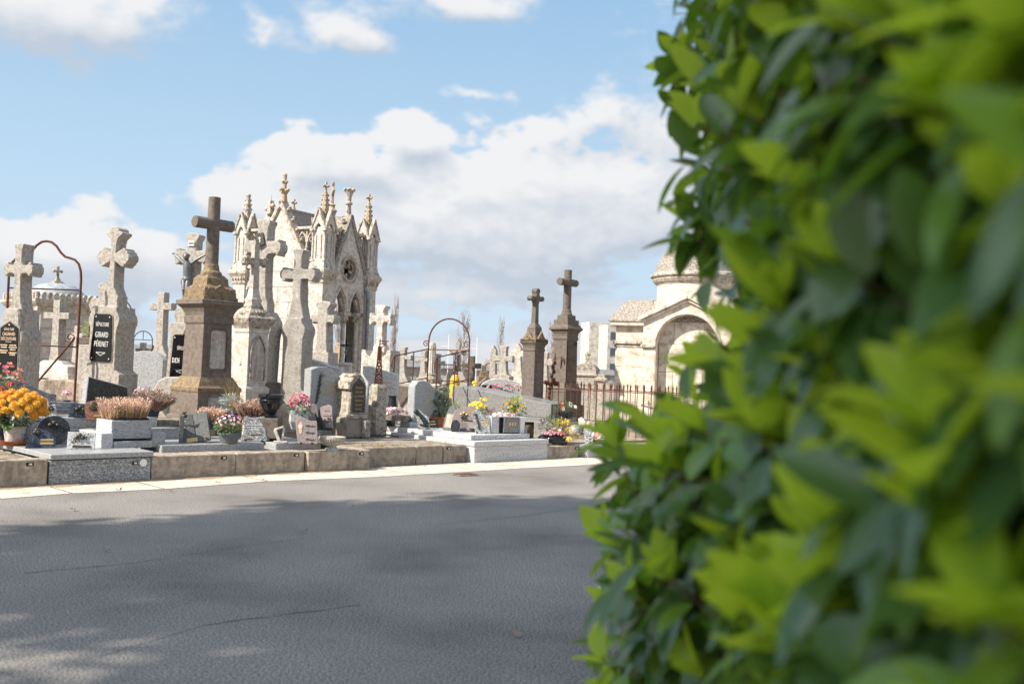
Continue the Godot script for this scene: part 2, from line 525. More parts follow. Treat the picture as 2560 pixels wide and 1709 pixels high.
	for d in [["leaf_mid", 0.075, 0.15, 0.025], ["leaf_dark", 0.03, 0.075, 0.022], ["leaf_lime", 0.30, 0.36, 0.035], ["leaf_silver", 0.36, 0.42, 0.36], ["leaf_red", 0.16, 0.05, 0.04], ["leaf_dry", 0.66, 0.44, 0.32], ["leaf_brown", 0.30, 0.18, 0.13], ["grass_green", 0.17, 0.22, 0.04], ["grass_dry", 0.42, 0.27, 0.10]]:
		var g := mat(d[0], lin(d[1], d[2], d[3]), 0.55)
		g.backlight_enabled = true
		g.backlight = Color(0.5, 0.5, 0.5)
	for d in [["fl_orange", 0.86, 0.52, 0.07], ["fl_orange_deep", 0.78, 0.38, 0.04], ["fl_yellow", 0.75, 0.56, 0.04], ["fl_coral", 0.90, 0.40, 0.29], ["fl_pink", 0.80, 0.38, 0.44], ["fl_rose", 0.76, 0.24, 0.32], ["fl_pale", 0.75, 0.50, 0.50], ["fl_white", 0.75, 0.68, 0.55], ["fl_violet", 0.13, 0.045, 0.26], ["fl_mauve", 0.50, 0.19, 0.28], ["fl_lilac", 0.62, 0.30, 0.55], ["fl_amber", 0.62, 0.25, 0.05]]:
		var g := mat(d[0], lin(d[1], d[2], d[3]), 0.6)
		g.backlight_enabled = true
		g.backlight = Color(0.35, 0.35, 0.35)
	mat("bark", lin(0.11, 0.085, 0.065), 0.9, fine, 3.0, bump, 1.0)
	mat("twig_grey", lin(0.34, 0.29, 0.27), 0.9)
	mat("twig_brown", lin(0.15, 0.075, 0.045), 0.8)
	var old := mat("hedge_leaf", lin(0.052, 0.105, 0.034), 0.22)
	old.metallic_specular = 0.5
	old.backlight_enabled = true
	old.backlight = Color(0.42, 0.55, 0.12)
	var young := mat("hedge_shoot", lin(0.33, 0.45, 0.045), 0.36)
	young.metallic_specular = 0.4
	young.backlight_enabled = true
	young.backlight = Color(0.85, 0.95, 0.25)
	var mid_leaf := mat("hedge_mid", lin(0.115, 0.215, 0.035), 0.27)
	mid_leaf.metallic_specular = 0.5
	mid_leaf.backlight_enabled = true
	mid_leaf.backlight = Color(0.6, 0.7, 0.15)
	mat("hedge_amber", lin(0.34, 0.15, 0.03), 0.5)
	mat("render_white", lin(0.62, 0.60, 0.56), 0.85, fine, 0.1)
	mat("render_grey", lin(0.40, 0.40, 0.39), 0.85, fine, 0.1)
	mat("roof_far", lin(0.23, 0.24, 0.25), 0.8, fine, 0.2)
	var gl := mat("window_glass", lin(0.05, 0.08, 0.11), 0.12)
	gl.metallic_specular = 0.6
	mat("yellow_plastic", lin(0.72, 0.42, 0.05), 0.5)

# ---------------------------------------------------------------- sky: air and clouds, computed for every direction
var n_big := FastNoiseLite.new()
var n_puff := FastNoiseLite.new()
var n_bil := FastNoiseLite.new()
# azimuth, elevation, half width, half height in degrees, thickness
var clouds := []

# how much cloud lies that way, and how high in its cloud the point is (-1 base, 1 top)
var rel := 0.0
func dens(az: float, el: float, fine: bool) -> float:
	var a := deg_to_rad(az)
	var e := deg_to_rad(el)
	var d := Vector3(sin(a) * cos(e), sin(e) * 1.6, -cos(a) * cos(e))
	var s := 0.0
	var wsum := 0.0001
	var up := 0.0
	for c in clouds:
		var dx: float = wrapf(az - c[0], -180.0, 180.0) / c[2]
		if absf(dx) > 2.3:
			continue
		var dy: float = (el - c[1]) / c[3]
		var q := dx * dx + dy * dy * (1.5 if dy < 0.0 else 1.0)
		if q < 5.0:
			var w: float = c[4] * exp(-q)
			s += w
			up += w * clampf(dy, -1.5, 1.5)
			wsum += w
	# broken cover goes on all round, made heavier out of view to brighten shade
	var away := clampf(smoothstep(34.0, 60.0, absf(az)) + smoothstep(24.0, 36.0, el), 0.0, 1.0)
	if away > 0.0:
		var w := away * maxf(0.0, 0.56 + 0.9 * n_big.get_noise_3dv(d * 1.1))
		s += w
		wsum += w
	rel = up / wsum
	var low := smoothstep(9.5, 2.5, el) * (0.52 + 0.5 * n_big.get_noise_3dv(Vector3(d.x * 4.0, d.y * 16.0, d.z * 4.0)))
	s = minf(maxf(s, low + 0.5 * s), 1.05)
	s += 0.40 * n_puff.get_noise_3dv(d * 5.0)
	if fine:
		var puff := 0.55 - 1.5 * absf(n_bil.get_noise_3dv(d * 12.0))
		s += puff * 0.52 * clampf(s * 1.5, 0.2, 1.0) + 0.2 * n_puff.get_noise_3dv(d * 24.0 + Vector3(4, 2, 7)) + 0.07 * n_puff.get_noise_3dv(d * 70.0)
	return s

func sky_color(az: float, el: float) -> Color:
	if el < -1.0:
		return Color(0.2, 0.19, 0.18)
	var air: Color
	var horizon := Color(0.36, 0.43, 0.49)
	var mid := Color(0.27, 0.375, 0.475)
	var high := Color(0.172, 0.285, 0.42)
	var top := Color(0.12, 0.23, 0.40)
	if el < 10.0:
		air = horizon.lerp(mid, clampf(el / 10.0, 0.0, 1.0))
	elif el < 22.0:
		air = mid.lerp(high, (el - 10.0) / 12.0)
	else:
		air = high.lerp(top, (el - 22.0) / 68.0)
	# air and cloud around the sun, out of view, brightened to add fill light
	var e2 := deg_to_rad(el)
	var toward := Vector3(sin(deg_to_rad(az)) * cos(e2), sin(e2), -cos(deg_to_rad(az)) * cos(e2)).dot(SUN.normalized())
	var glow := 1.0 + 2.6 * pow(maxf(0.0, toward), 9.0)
	var d := dens(az, el, true)
	var high_up := rel
	var soft := clampf(smoothstep(13.0, 17.5, el) * 0.8 + (0.5 - 0.5 * high_up) * 0.5, 0.0, 1.0)
	var a := smoothstep(lerpf(0.46, 0.30, soft), lerpf(0.66, 0.98, soft), d)
	if a <= 0.0:
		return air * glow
	var d0 := dens(az, el, false)
	var u0 := dens(az - 1.2, el + 1.8, false)
	var uf := dens(az - 0.5, el + 0.7, true)
	var sh := 0.50 + 0.30 * high_up + 1.0 * (d0 - u0) + 0.55 * (d - uf)
	sh = clampf(lerpf(sh, 0.34, smoothstep(8.0, 1.0, el) * 0.5), 0.0, 1.0)
	var c := Color(0.29, 0.325, 0.375).lerp(Color(0.475, 0.475, 0.48), sh)
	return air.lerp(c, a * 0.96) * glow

func fill_sky(w: int, h: int, x0: int, x1: int, y0: int, y1: int, full_w: int, full_h: int) -> Image:
	var data := PackedFloat32Array()
	data.resize(w * h * 3)
	var k := 0
	for y in h:
		var el := 90.0 - 180.0 * (lerpf(y0, y1, (y + 0.5) / h)) / full_h
		for x in w:
			var az := wrapf(360.0 * lerpf(x0, x1, (x + 0.5) / w) / full_w, -180.0, 180.0)
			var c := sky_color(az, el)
			data[k] = c.r; data[k + 1] = c.g; data[k + 2] = c.b
			k += 3
	return Image.create_from_data(w, h, false, Image.FORMAT_RGBF, data.to_byte_array())

func make_sky() -> PanoramaSkyMaterial:
	n_big.seed = 5
	n_big.fractal_octaves = 3
	n_big.frequency = 1.0
	n_puff.seed = 11
	n_puff.fractal_octaves = 5
	n_puff.fractal_gain = 0.5
	n_puff.frequency = 1.0
	n_bil.seed = 23
	n_bil.fractal_octaves = 4
	n_bil.fractal_gain = 0.55
	n_bil.frequency = 1.0
	var list := [[-26.33, 17.50, 7.5, 3.0, 0.8], [-22.24, 17.21, 3.5, 1.8, 0.35], [-10.89, 18.61, 2.3, 1.8, 0.6], [-8.71, 17.76, 1.8, 1.3, 0.5], [-13.83, 17.39, 2.8, 0.9, 0.4], [-15.20, 18.57, 1.0, 1.8, 0.35], [-4.23, 20.36, 4.0, 1.6, 0.7], [-1.44, 20.09, 2.6, 1.0, 0.25],
		[-6.92, 13.43, 1.9, 1.25, 0.95], [-5.29, 12.82, 1.6, 0.9, 0.6], [-12.01, 11.48, 2.9, 1.5, 1.05], [-9.55, 11.45, 1.6, 1.2, 0.75], [-16.47, 9.04, 2.8, 1.3, 0.8], [-12.07, 7.73, 5.0, 2.4, 0.75], [-1.49, 10.11, 7.0, 2.6, 0.9], [3.89, 14.50, 2.8, 1.2, 0.45], [0.69, 13.54, 2.4, 0.9, 0.45], [-3.22, 7.32, 9.0, 2.6, 0.7], [3.88, 8.49, 6.0, 3.0, 0.7], [-23.08, 8.00, 1.4, 1.1, 0.55], [-25.73, 5.36, 4.0, 1.5, 0.7], [-21.07, 5.54, 4.8, 1.8, 0.7], [-25.09, 3.75, 5.0, 1.5, 0.3], [-3.53, 3.65, 6.0, 1.2, 0.25], [-19.38, 8.46, 1.4, 0.8, 0.3], [13.62, 13.21, 10.0, 6.0, 0.7], [9.03, 17.53, 3.0, 1.5, 0.1], [1.01, 5.44, 3.0, 1.2, 0.4], [-23.49, 14.63, 1.0, 0.7, 0.28], [-12.76, 13.37, 1.6, 0.5, 0.3], [-2.40, 15.49, 3.5, 0.5, 0.28]]
	clouds = list
	var fw := 4096
	var fh := 2048
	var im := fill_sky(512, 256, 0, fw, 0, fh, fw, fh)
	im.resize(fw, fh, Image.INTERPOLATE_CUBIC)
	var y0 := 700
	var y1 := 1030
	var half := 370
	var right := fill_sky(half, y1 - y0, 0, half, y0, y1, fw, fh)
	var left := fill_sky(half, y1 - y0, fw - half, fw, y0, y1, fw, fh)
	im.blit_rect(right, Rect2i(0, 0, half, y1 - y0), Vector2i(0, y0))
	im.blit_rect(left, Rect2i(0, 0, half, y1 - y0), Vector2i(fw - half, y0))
	var p := PanoramaSkyMaterial.new()
	p.panorama = ImageTexture.create_from_image(im)
	return p

func _ready() -> void:
	rng.seed = 7
	# ------------------------------------------------------------ camera
	var cam := Camera3D.new()
	cam.name = "camera"
	add_child(cam)
	var lens := CameraAttributesPhysical.new()
	lens.frustum_focal_length = 35.0
	lens.frustum_far = 3000.0
	lens.frustum_near = 0.05
	lens.frustum_focus_distance = 16.5
	lens.exposure_aperture = 2.1
	cam.attributes = lens
	cam.position = Vector3(0, 1.6, 0)
	cam.basis = Basis(Vector3.RIGHT, deg_to_rad(1.62)) * Basis(Vector3.BACK, deg_to_rad(2.2))
	# ------------------------------------------------------------ sky, sun, exposure
	var we := WorldEnvironment.new()
	we.name = "world_environment"
	add_child(we)
	var env := Environment.new()
	env.background_mode = Environment.BG_SKY
	env.sky = Sky.new()
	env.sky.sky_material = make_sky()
	env.tonemap_mode = Environment.TONE_MAPPER_LINEAR
	env.tonemap_exposure = 1.9
	env.sdfgi_enabled = true
	env.ssao_enabled = true
	env.ssil_enabled = true
	we.environment = env
	var sun := DirectionalLight3D.new()
	sun.name = "sun"
	add_child(sun)
	sun.look_at_from_position(SUN * 50.0, Vector3.ZERO)
	sun.light_color = Color(1.0, 0.96, 0.895)
	sun.light_energy = 1.45
	sun.light_angular_distance = 0.5
	sun.shadow_enabled = true
	make_materials()
	build_setting()
	build_monuments()
	build_small_things()
	build_plants()

# ---------------------------------------------------------------- setting
func sheet(poly: Array, y: float) -> Soup:
	var q := S()
	var p := PackedVector2Array()
	for a in poly:
		p.append(Vector2(a.x, a.z))
	var idx := Geometry2D.triangulate_polygon(p)
	for i in range(0, idx.size(), 3):
		q.flat(Vector3(p[idx[i]].x, y, p[idx[i]].y), Vector3(p[idx[i + 1]].x, y, p[idx[i + 1]].y), Vector3(p[idx[i + 2]].x, y, p[idx[i + 2]].y), Vector3.UP)
	return q

# courses of dressed stones, each a piece of its own, on a wall in the x, y plane facing +z
func courses(parent: Node3D, x0: float, x1: float, y0: float, y1: float, rows: int, per: int, thick: float, m: Material, t: Transform3D) -> void:
	var hh := (y1 - y0) / rows
	var ww := (x1 - x0) / per
	var full := S().box(Vector3.ZERO, Vector3(ww - 0.007, hh - 0.007, thick), 0.006).mesh()
	var half := S().box(Vector3.ZERO, Vector3(ww * 0.5 - 0.007, hh - 0.007, thick), 0.006).mesh()
	for r in rows:
		var y := y0 + hh * (r + 0.5)
		if r % 2 == 0 or per == 1:
			for k in per:
				A(parent, "stone", full, m).transform = t * Transform3D(Basis(), Vector3(x0 + ww * (k + 0.5), y, rng.randf_range(-0.002, 0.002)))
		else:
			A(parent, "stone", half, m).transform = t * Transform3D(Basis(), Vector3(x0 + ww * 0.25, y, rng.randf_range(-0.002, 0.002)))
			A(parent, "stone", half, m).transform = t * Transform3D(Basis(), Vector3(x1 - ww * 0.25, y, rng.randf_range(-0.002, 0.002)))
			for k in per - 1:
				A(parent, "stone", full, m).transform = t * Transform3D(Basis(), Vector3(x0 + ww * (k + 1.0), y, rng.randf_range(-0.002, 0.002)))

func number_plate(parent: Node3D, x: float, y: float, w := 0.085) -> void:
	A(parent, "number_plate", S().box(Vector3(x, y, 0.004), Vector3(w, 0.042, 0.008), 0.002), M.black_matte)
	var q := S()
	for d in [[-0.14, 0.006], [0.03, 0.012], [0.19, 0.014]]:
		q.box(Vector3(x + w * d[0], y, 0.009), Vector3(d[1], 0.022, 0.002), 0.0)
	A(parent, "lettering", q, M.silver_paint)

func kerb(s0: float, s1: float, top: float, label: String, m: Material, thick := 0.2, off := 0.0, plates := []) -> Node3D:
	var o := T("kerb_block", label, "kerb", kp(s0, off, 0.0), YK, "concrete kerb blocks along the lane")
	var l := s1 - s0
	A(o, "block", S().box(Vector3(l * 0.5, top * 0.5 - 0.05, -thick * 0.5), Vector3(l - 0.006, top + 0.1, thick), 0.012), m)
	for p in plates:
		number_plate(o, p - s0, top - 0.055)
	return o

func build_setting() -> void:
	ground_piece("ground", S().box(Vector3(0, -0.25, -600), Vector3(2600, 0.4, 2600), 0.0), M.soil)
	ground_piece("lane", sheet([kp(-60, 0.25, 0), kp(90, 0.25, 0), kp(90, -24, 0), kp(-60, -24, 0)], 0.0), M.asphalt)
	ground_piece("plot_ground", S().move(kp(15, 45.2, 0), Vector3(0, YK, 0)).box(Vector3(0, GY * 0.5 - 0.1, 0), Vector3(150, GY + 0.2, 90), 0.0), M.soil)
	ground_piece("gravel_patch", S().move(kp(6.36, 1.1, 0), Vector3(0, YK, 0)).box(Vector3(0, 0.2, 0), Vector3(2.2, 0.2, 1.9), 0.02), M.concrete_old)
	# the pale concrete strip beside the lane, laid in slabs
	var outer := [kp(-6.0, -0.3, 0), Vector3(-5.441, 0.000, -10.777), Vector3(-4.951, 0.000, -11.415), Vector3(-4.134, 0.000, -12.097), Vector3(-3.168, 0.000, -13.249), Vector3(-1.760, 0.000, -14.347), Vector3(-1.347, 0.000, -14.771), Vector3(-0.350, 0.000, -15.733), Vector3(0.256, 0.000, -16.352), Vector3(1.522, 0.000, -17.482), kp(20.0, -0.45, 0)]
	var strip := Node3D.new()
	strip.name = "concrete_strip"
	strip.set_meta("kind", "structure")
	add_child(strip)
	for i in outer.size() - 1:
		var a: Vector3 = outer[i]
		var b: Vector3 = outer[i + 1]
		var d := KD * 0.011
		var ia := KO + KD * (a - KO).dot(KD) + PD * 0.1
		var ib := KO + KD * (b - KO).dot(KD) + PD * 0.1
		var q := S()
		var h := Vector3(0, 0.008, 0)
		q.quad(a + d + h, b - d + h, ib - d + h, ia + d + h, Vector3.UP)
		q.quad(a + d + h, b - d + h, b - d, a + d, -PD)
		A(strip, "slab", q, M.concrete_pale)
	# tar seams in the asphalt
	for w in [[Vector3(-3.462, 0.000, -7.257), Vector3(-2.862, 0.000, -7.734), Vector3(-2.361, 0.000, -8.460), Vector3(-1.823, -0.000, -9.123)], [Vector3(-0.664, 0.000, -10.237), Vector3(0.161, 0.000, -11.011), Vector3(1.148, 0.000, -12.203)], [Vector3(-2.121, 0.000, -5.338), Vector3(-1.766, 0.000, -6.059), Vector3(-0.944, 0.000, -6.684)]]:
		var sm := S()
		for i in w.size() - 1:
			for k in 8:
				var p0: Vector3 = w[i].lerp(w[i + 1], k / 8.0) + Vector3(0, 0.004, 0.02 * sin(k * 2.3 + i))
				var p1: Vector3 = w[i].lerp(w[i + 1], (k + 1) / 8.0) + Vector3(0, 0.004, 0.02 * sin((k + 1) * 2.3 + i + (2.3 * 8 if false else 0.0)))
				sm.quad(p0, p1, p1 + Vector3(0, 0, 0.012 + 0.006 * sin(k * 3.1)), p0 + Vector3(0, 0, 0.012 + 0.006 * sin(k * 1.7)), Vector3.UP)
		ground_piece("asphalt_seam", sm, M.asphalt_seam)
	# iron grate set in the strip
	var gr := T("drain_grate", "small rusty drain grate set in the pale strip beside the lane", "grate", Vector3(-0.625, 0.009, -15.005), YK - 4.0)
	A(gr, "frame", S().box(Vector3(0, 0.002, 0), Vector3(0.36, 0.008, 0.24), 0.002), M.concrete_old)
	for k in 7:
		A(gr, "bar", S().box(Vector3(-0.14 + k * 0.047, 0.008, 0), Vector3(0.024, 0.008, 0.19), 0.002), M.rust_dark)
	# kerb blocks
	var c: StandardMaterial3D = M.concrete
	kerb(-3.2, -1.4, 0.33, "concrete kerb block beyond the left end of the row", c)
	kerb(-1.4, 0.52, 0.325, "brown concrete kerb block under the pot of orange chrysanthemums", c, 0.2, 0.0, [0.31])
	kerb(1.81, 3.02, 0.312, "longest brown concrete kerb block, right of the speckled granite front", c, 0.55, 0.0, [2.83])
	kerb(3.02, 4.13, 0.31, "brown concrete kerb block below the slab with the book and pink flower pot", c, 0.5, 0.0, [3.98])
	kerb(4.14, 5.26, 0.302, "concrete kerb block jutting forward beneath the fluted stone bowl", c, 0.3, -0.06, [5.09])
	var co: StandardMaterial3D = M.concrete_old
	kerb(5.27, 6.11, 0.308, "dark rough concrete kerb block beside the one that juts forward", co, 0.18, 0.14)
	kerb(6.11, 6.34, 0.308, "short pale concrete kerb block with green weeds at its foot", co, 0.18, 0.15)
	kerb(6.34, 6.9, 0.31, "rough concrete kerb block between two short pale ones", co, 0.18, 0.13)
	kerb(6.9, 7.1, 0.312, "short kerb block with a small metal number plate before the granite tomb", co, 0.2, 0.12, [7.01])
	kerb(9.31, 10.2, 0.235, "smooth tan concrete kerb block right of the big granite tomb", c, 0.35, 0.02, [10.13])
	kerb(11.3, 14.0, 0.22, "concrete kerb block past the low granite step, behind the hedge", c, 0.3, 0.02)
	# the broken stub between the last low kerb and the granite tomb
	var st := T("kerb_stub", "low broken concrete stub between the rough kerb and the granite tomb", "kerb", kp(7.1, 0.32, 0), YK)
	A(st, "block", S().extrude(pts([0, -0.1, 0.4, -0.1, 0.36, 0.06, 0.26, 0.23, 0.02, 0.26, 0, 0.25]), 0.3, 0.015), co)
	chapel()
	mausoleum()
	domed_chapel()
	far_things()

# ---------------------------------------------------------------- the gothic chapel
func turret(t: Node3D, px: float, pz: float, top: String) -> void:
	var o := Node3D.new()
	o.name = "turret"
	t.add_child(o, true)
	o.position = Vector3(px, 0, pz)
	A(o, "pier", S().loft([0, 0.26, 0.26, 0.4, 0.26, 0.26, 0.46, 0.215, 0.215, 3.4, 0.205, 0.205]).loft([3.85, 0.19, 0.19, 4.86, 0.185, 0.185]), M.limestone)
	var c := S().loft([3.36, 0.2, 0.2, 3.42, 0.235, 0.235, 3.48, 0.235, 0.235, 3.6, 0.27, 0.27, 3.68, 0.32, 0.32, 3.74, 0.32, 0.32, 3.8, 0.27, 0.27, 3.9, 0.24, 0.24, 4.0, 0.2, 0.2])
	for f in 4:
		c.x = Transform3D(Basis(Vector3.UP, f * PI / 2.0), Vector3.ZERO)
		for k in 5:
			c.blob(Vector3(-0.2 + k * 0.1, 3.54, 0.25), Vector3(0.036, 0.05, 0.035), 0.0, null, 4, 6)
	A(o, "carved_cornice", c, M.limestone_carved)
	var cs := S()
	for sx in [-1, 1]:
		for sz in [-1, 1]:
			cs.move(Vector3(sx * 0.195, 0, sz * 0.195))
			cs.lathe([0.05, 3.96, 0.05, 4.0, 0.03, 4.03, 0.026, 4.62, 0.032, 4.64, 0.05, 4.74, 0.055, 4.78, 0.0, 4.78], 8)
	A(o, "colonnettes", cs, M.limestone)
	var g := S()
	var cp := S()
	for f in 4:
		var b := Basis(Vector3.UP, f * PI / 2.0)
		g.x = Transform3D(b, b * Vector3(0, 0, 0.2))
		g.extrude(pts([-0.24, 4.76, -0.17, 4.76] + ogive(0, 4.76, 0.11, 0.2, 4) + [0.17, 4.76, 0.24, 4.76, 0, 5.33]), 0.07, 0.008)
		g.tube([Vector3(-0.085, 4.05, 0.0), Vector3(-0.085, 4.66, 0.0)], 0.014, -1, 5)
		g.tube([Vector3(0.085, 4.05, 0.0), Vector3(0.085, 4.66, 0.0)], 0.014, -1, 5)
		cp.x = g.x
		for sx in [-1.0, 1.0]:
			cp.move(b * Vector3(0, 0, 0.21), Vector3(0, f * 90.0, 0))
			var w := Transform3D(b, b * Vector3(sx * 0.128, 5.05, 0.21))
			cp.x = w * Transform3D(Basis(Vector3.BACK, sx * -atan2(0.24, 0.57) + 0.0), Vector3.ZERO)
			cp.x = w * Transform3D(Basis(Vector3.BACK, sx * atan2(0.24, 0.57)), Vector3.ZERO)
			cp.box(Vector3.ZERO, Vector3(0.05, 0.66, 0.11), 0.012)
	A(o, "gablets", g, M.limestone)
	A(o, "coping", cp, M.limestone_carved)
	# the crocketed pinnacle
	var hp := 5.98 if top != "broken" else 5.86
	var p := S().lathe([0.145, 4.95, 0.13, 5.15, 0.055, 5.78], 8, 1, 1, false)
	for k in 5:
		var yy := 5.22 + k * 0.125
		var rr := lerpf(0.125, 0.06, k / 4.5)
		for j in 4:
			var a := TAU * j / 4.0 + PI / 4.0
			p.blob(Vector3(sin(a) * rr, yy, cos(a) * rr), Vector3(0.03, 0.034, 0.03), 0.3, n_puff, 4, 6)
	if top == "broken":
		p.lathe([0.055, 5.78, 0.06, 5.8, 0.075, 5.86, 0.06, 5.88, 0, 5.87], 8, 1, 1, false)
	else:
		p.lathe([0.05, 5.78, 0.032, 5.84, 0.03, 5.95, 0.042, 5.97, 0.03, hp + 0.09, 0.0, hp + 0.1], 8)
		p.box(Vector3(0, 5.96, 0), Vector3(0.22, 0.05, 0.05), 0.012)
		p.box(Vector3(0, 5.96, 0), Vector3(0.05, 0.05, 0.22), 0.012)
	A(o, "pinnacle", p, M.limestone_gold if top != "broken" else M.limestone_carved)

func rakes(t: Node3D, half: float, y0: float, y1: float, xf: Transform3D, w: float, d: float, m: Material) -> void:
	var l := Vector2(half, y1 - y0).length()
	for sx in [-1.0, 1.0]:
		var q := S()
		q.x = xf * Transform3D(Basis(Vector3.BACK, sx * atan2(half, y1 - y0)), Vector3(sx * half * 0.5, (y0 + y1) * 0.5, 0))
		q.box(Vector3.ZERO, Vector3(w, l + w, d), 0.015)
		for k in 6:
			var yy := lerpf(-l * 0.45, l * 0.36, k / 5.0)
			q.blob(Vector3(sx * (w * 0.5 + 0.03), yy, 0.0), Vector3(0.062, 0.052, d * 0.3), 0.35, n_puff, 5, 7)
			q.blob(Vector3(sx * (w * 0.5 + 0.085), yy + 0.045, 0.0), Vector3(0.035, 0.035, d * 0.22), 0.3, n_puff, 4, 6)
		A(t, "rake_coping", q, m)

func chapel() -> void:
	var corner := Vector3(-5.028, 4.100, -26.000)
	var t := T("gothic_chapel", "tall pale gothic tomb chapel with four pinnacled corner turrets and steep gables", "chapel", Vector3(corner.x - 0.74, GY, corner.z - 1.47), 61.0)
	var zp := 1.36
	var xp := 0.93
	turret(t, -xp, zp, "cross")
	turret(t, xp, zp, "cross")
	turret(t, -xp, -zp, "broken")
	turret(t, xp, -zp, "cross")
	# sunlit side wall, coursed up to the gable
	var sidewall := Transform3D(Basis(Vector3.UP, -PI / 2.0), Vector3(-1.0, 0, 0))
	var q := S()
	q.x = sidewall
	A(t, "side_wall", q.box(Vector3(0, 1.85, -0.06), Vector3(2.4, 3.7, 0.14), 0.0), M.limestone_carved)
	courses(t, -1.17, 1.17, 0.0, 3.72, 9, 3, 0.1, M.limestone, sidewall * Transform3D(Basis(), Vector3(0, 0, 0.045)))
	q = S()
	q.x = sidewall
	A(t, "side_gable", q.extrude(pts([-1.06, 3.72, 1.06, 3.72, 0.96, 3.9, 0.0, 5.5, -0.96, 3.9]), 0.2, 0.01), M.limestone)
	rakes(t, 1.0, 3.86, 5.56, sidewall * Transform3D(Basis(), Vector3(0, 0, 0.02)), 0.12, 0.28, M.limestone_carved)
	q = S()
	q.x = sidewall
	q.lathe([0.13, 5.42, 0.09, 5.62, 0.07, 5.8, 0.1, 5.84, 0.1, 5.88, 0.055, 5.92, 0.05, 6.06, 0.075, 6.12, 0.05, 6.15, 0.045, 6.22, 0.06, 6.32, 0.04, 6.36, 0, 6.37], 8, 1, 1, false)
	for a in [[5.92, 0.34, 0.06], [6.14, 0.2, 0.05]]:
		q.box(Vector3(0, a[0], 0), Vector3(a[1], a[2], 0.07), 0.015)
		q.box(Vector3(0, a[0], 0), Vector3(0.07, a[2], a[1]), 0.015)
	A(t, "gable_finial", q, M.limestone_gold)
	# front with twin pointed openings under a rose
	var rose := []
	for k in 25:
		var a := -PI / 2.0 - TAU * k / 24.0
		rose.append(0.30 * cos(a) + (-0.0008 if k == 0 else 0.0008 if k == 24 else 0.0))
		rose.append(3.86 + 0.30 * sin(a))
	var front := pts([-0.7, 0, -0.6, 0, -0.6, 2.72] + ogive(-0.33, 2.72, 0.25, 0.58, 8) + [-0.0008, 2.72] + rose + [0.0008, 2.72] + ogive(0.33, 2.72, 0.25, 0.58, 8) + [0.6, 2.72, 0.6, 0, 0.7, 0, 0.7, 3.75, 0.62, 3.9, 0.0, 5.25, -0.62, 3.9, -0.7, 3.75])
	A(t, "front_wall", S().extrude(front, 0.26, 0.008, 1.38), M.limestone)
	var fr := Transform3D(Basis(), Vector3(0, 0, 1.40))
	rakes(t, 0.66, 3.86, 5.28, fr, 0.12, 0.3, M.roof_stone)
	q = S()
	q.move(Vector3(0, 0, 1.40)).lathe([0.1, 5.2, 0.075, 5.4, 0.06, 5.6, 0.1, 5.63, 0.1, 5.67, 0.06, 5.7, 0.065, 5.82, 0.12, 5.97, 0.13, 6.03, 0.09, 6.05, 0, 6.04], 8, 1, 1, false)
	for k in 6:
		q.blob(Vector3(sin(k * 1.05) * 0.12, 6.02, cos(k * 1.05) * 0.12), Vector3(0.05, 0.045, 0.05), 0.3, n_puff, 4, 6)
	A(t, "front_finial", q, M.limestone_carved)
	var mould := S()
	for cx in [-0.33, 0.33]:
		for e in [[0.29, 0.65, 0.035, 1.52], [0.255, 0.59, 0.025, 1.49]]:
			var og := ogive(cx, 2.72, e[0], e[1], 8)
			var p3 := []
			for i in range(0, og.size(), 2):
				p3.append(Vector3(og[i], og[i + 1], e[3]))
			mould.tube(p3, e[2], -1, 6)
		for sx in [-1.0, 1.0]:
			mould.extrude(pts([cx + sx * 0.25, 2.74, cx + sx * 0.13, 2.98, cx + sx * 0.08, 3.05, cx + sx * 0.13, 3.10, cx + sx * 0.2, 3.06]), 0.08, 0.006, 1.38)
	A(t, "arch_mouldings", mould, M.limestone)
	var rs := S()
	for r in [[0.31, 0.035, 1.51], [0.375, 0.022, 1.505]]:
		rs.tube(arc3(0, 3.86, r[0], 0, 360, 24, r[2]), r[1], -1, 6)
	for k in 5:
		var a := 90.0 + 72.0 * k
		var cx := cos(deg_to_rad(a)) * 0.165
		var cy := 3.86 + sin(deg_to_rad(a)) * 0.165
		rs.tube(arc3(cx, cy, 0.125, a - 140.0, a + 140.0, 10, 1.40), 0.026, -1, 5)
	A(t, "rose_tracery", rs, M.limestone_carved)
	for cx in [[0.0, 0.065], [-0.55, 0.05], [0.57, 0.07], [0.66, 0.05]]:
		A(t, "column", S().move(Vector3(cx[0], 0, 1.38)).lathe([0.13, 0, 0.13, 0.5, 0.1, 0.56, cx[1] + 0.03, 0.62, cx[1], 0.66, cx[1] * 0.92, 2.36, cx[1] + 0.02, 2.38, cx[1], 2.41], 12), M.limestone)
		var cap := S().move(Vector3(cx[0], 0, 1.38)).lathe([cx[1], 2.4, cx[1] + 0.03, 2.5, cx[1] + 0.075, 2.62], 10)
		cap.box(Vector3(0, 2.67, 0), Vector3(cx[1] * 2 + 0.18, 0.1, 0.3), 0.015)
		for k in 8:
			cap.blob(Vector3(sin(k * 0.785) * (cx[1] + 0.04), 2.53, cos(k * 0.785) * (cx[1] + 0.04)), Vector3(0.03, 0.05, 0.03), 0.4, n_puff, 4, 6)
		A(t, "capital", cap, M.limestone_carved)
	# far sides
	q = S().move(Vector3(0, 0, -1.38), Vector3(0, 180, 0)).extrude(pts([-0.7, 0, 0.7, 0, 0.7, 3.75, 0.0, 5.3, -0.7, 3.75]), 0.2, 0.008)
	A(t, "back_wall", q, M.limestone)
	q = S().move(Vector3(1.0, 0, 0), Vector3(0, 90, 0)).extrude(pts([-1.15, 0, -0.75, 0, -0.75, 2.1] + ogive(-0.22, 2.72, 0.53, 0.7) + [0.31, 2.1, 0.31, 0, 1.15, 0, 1.15, 3.75, 0.0, 5.5, -1.15, 3.75]), 0.2, 0.008)
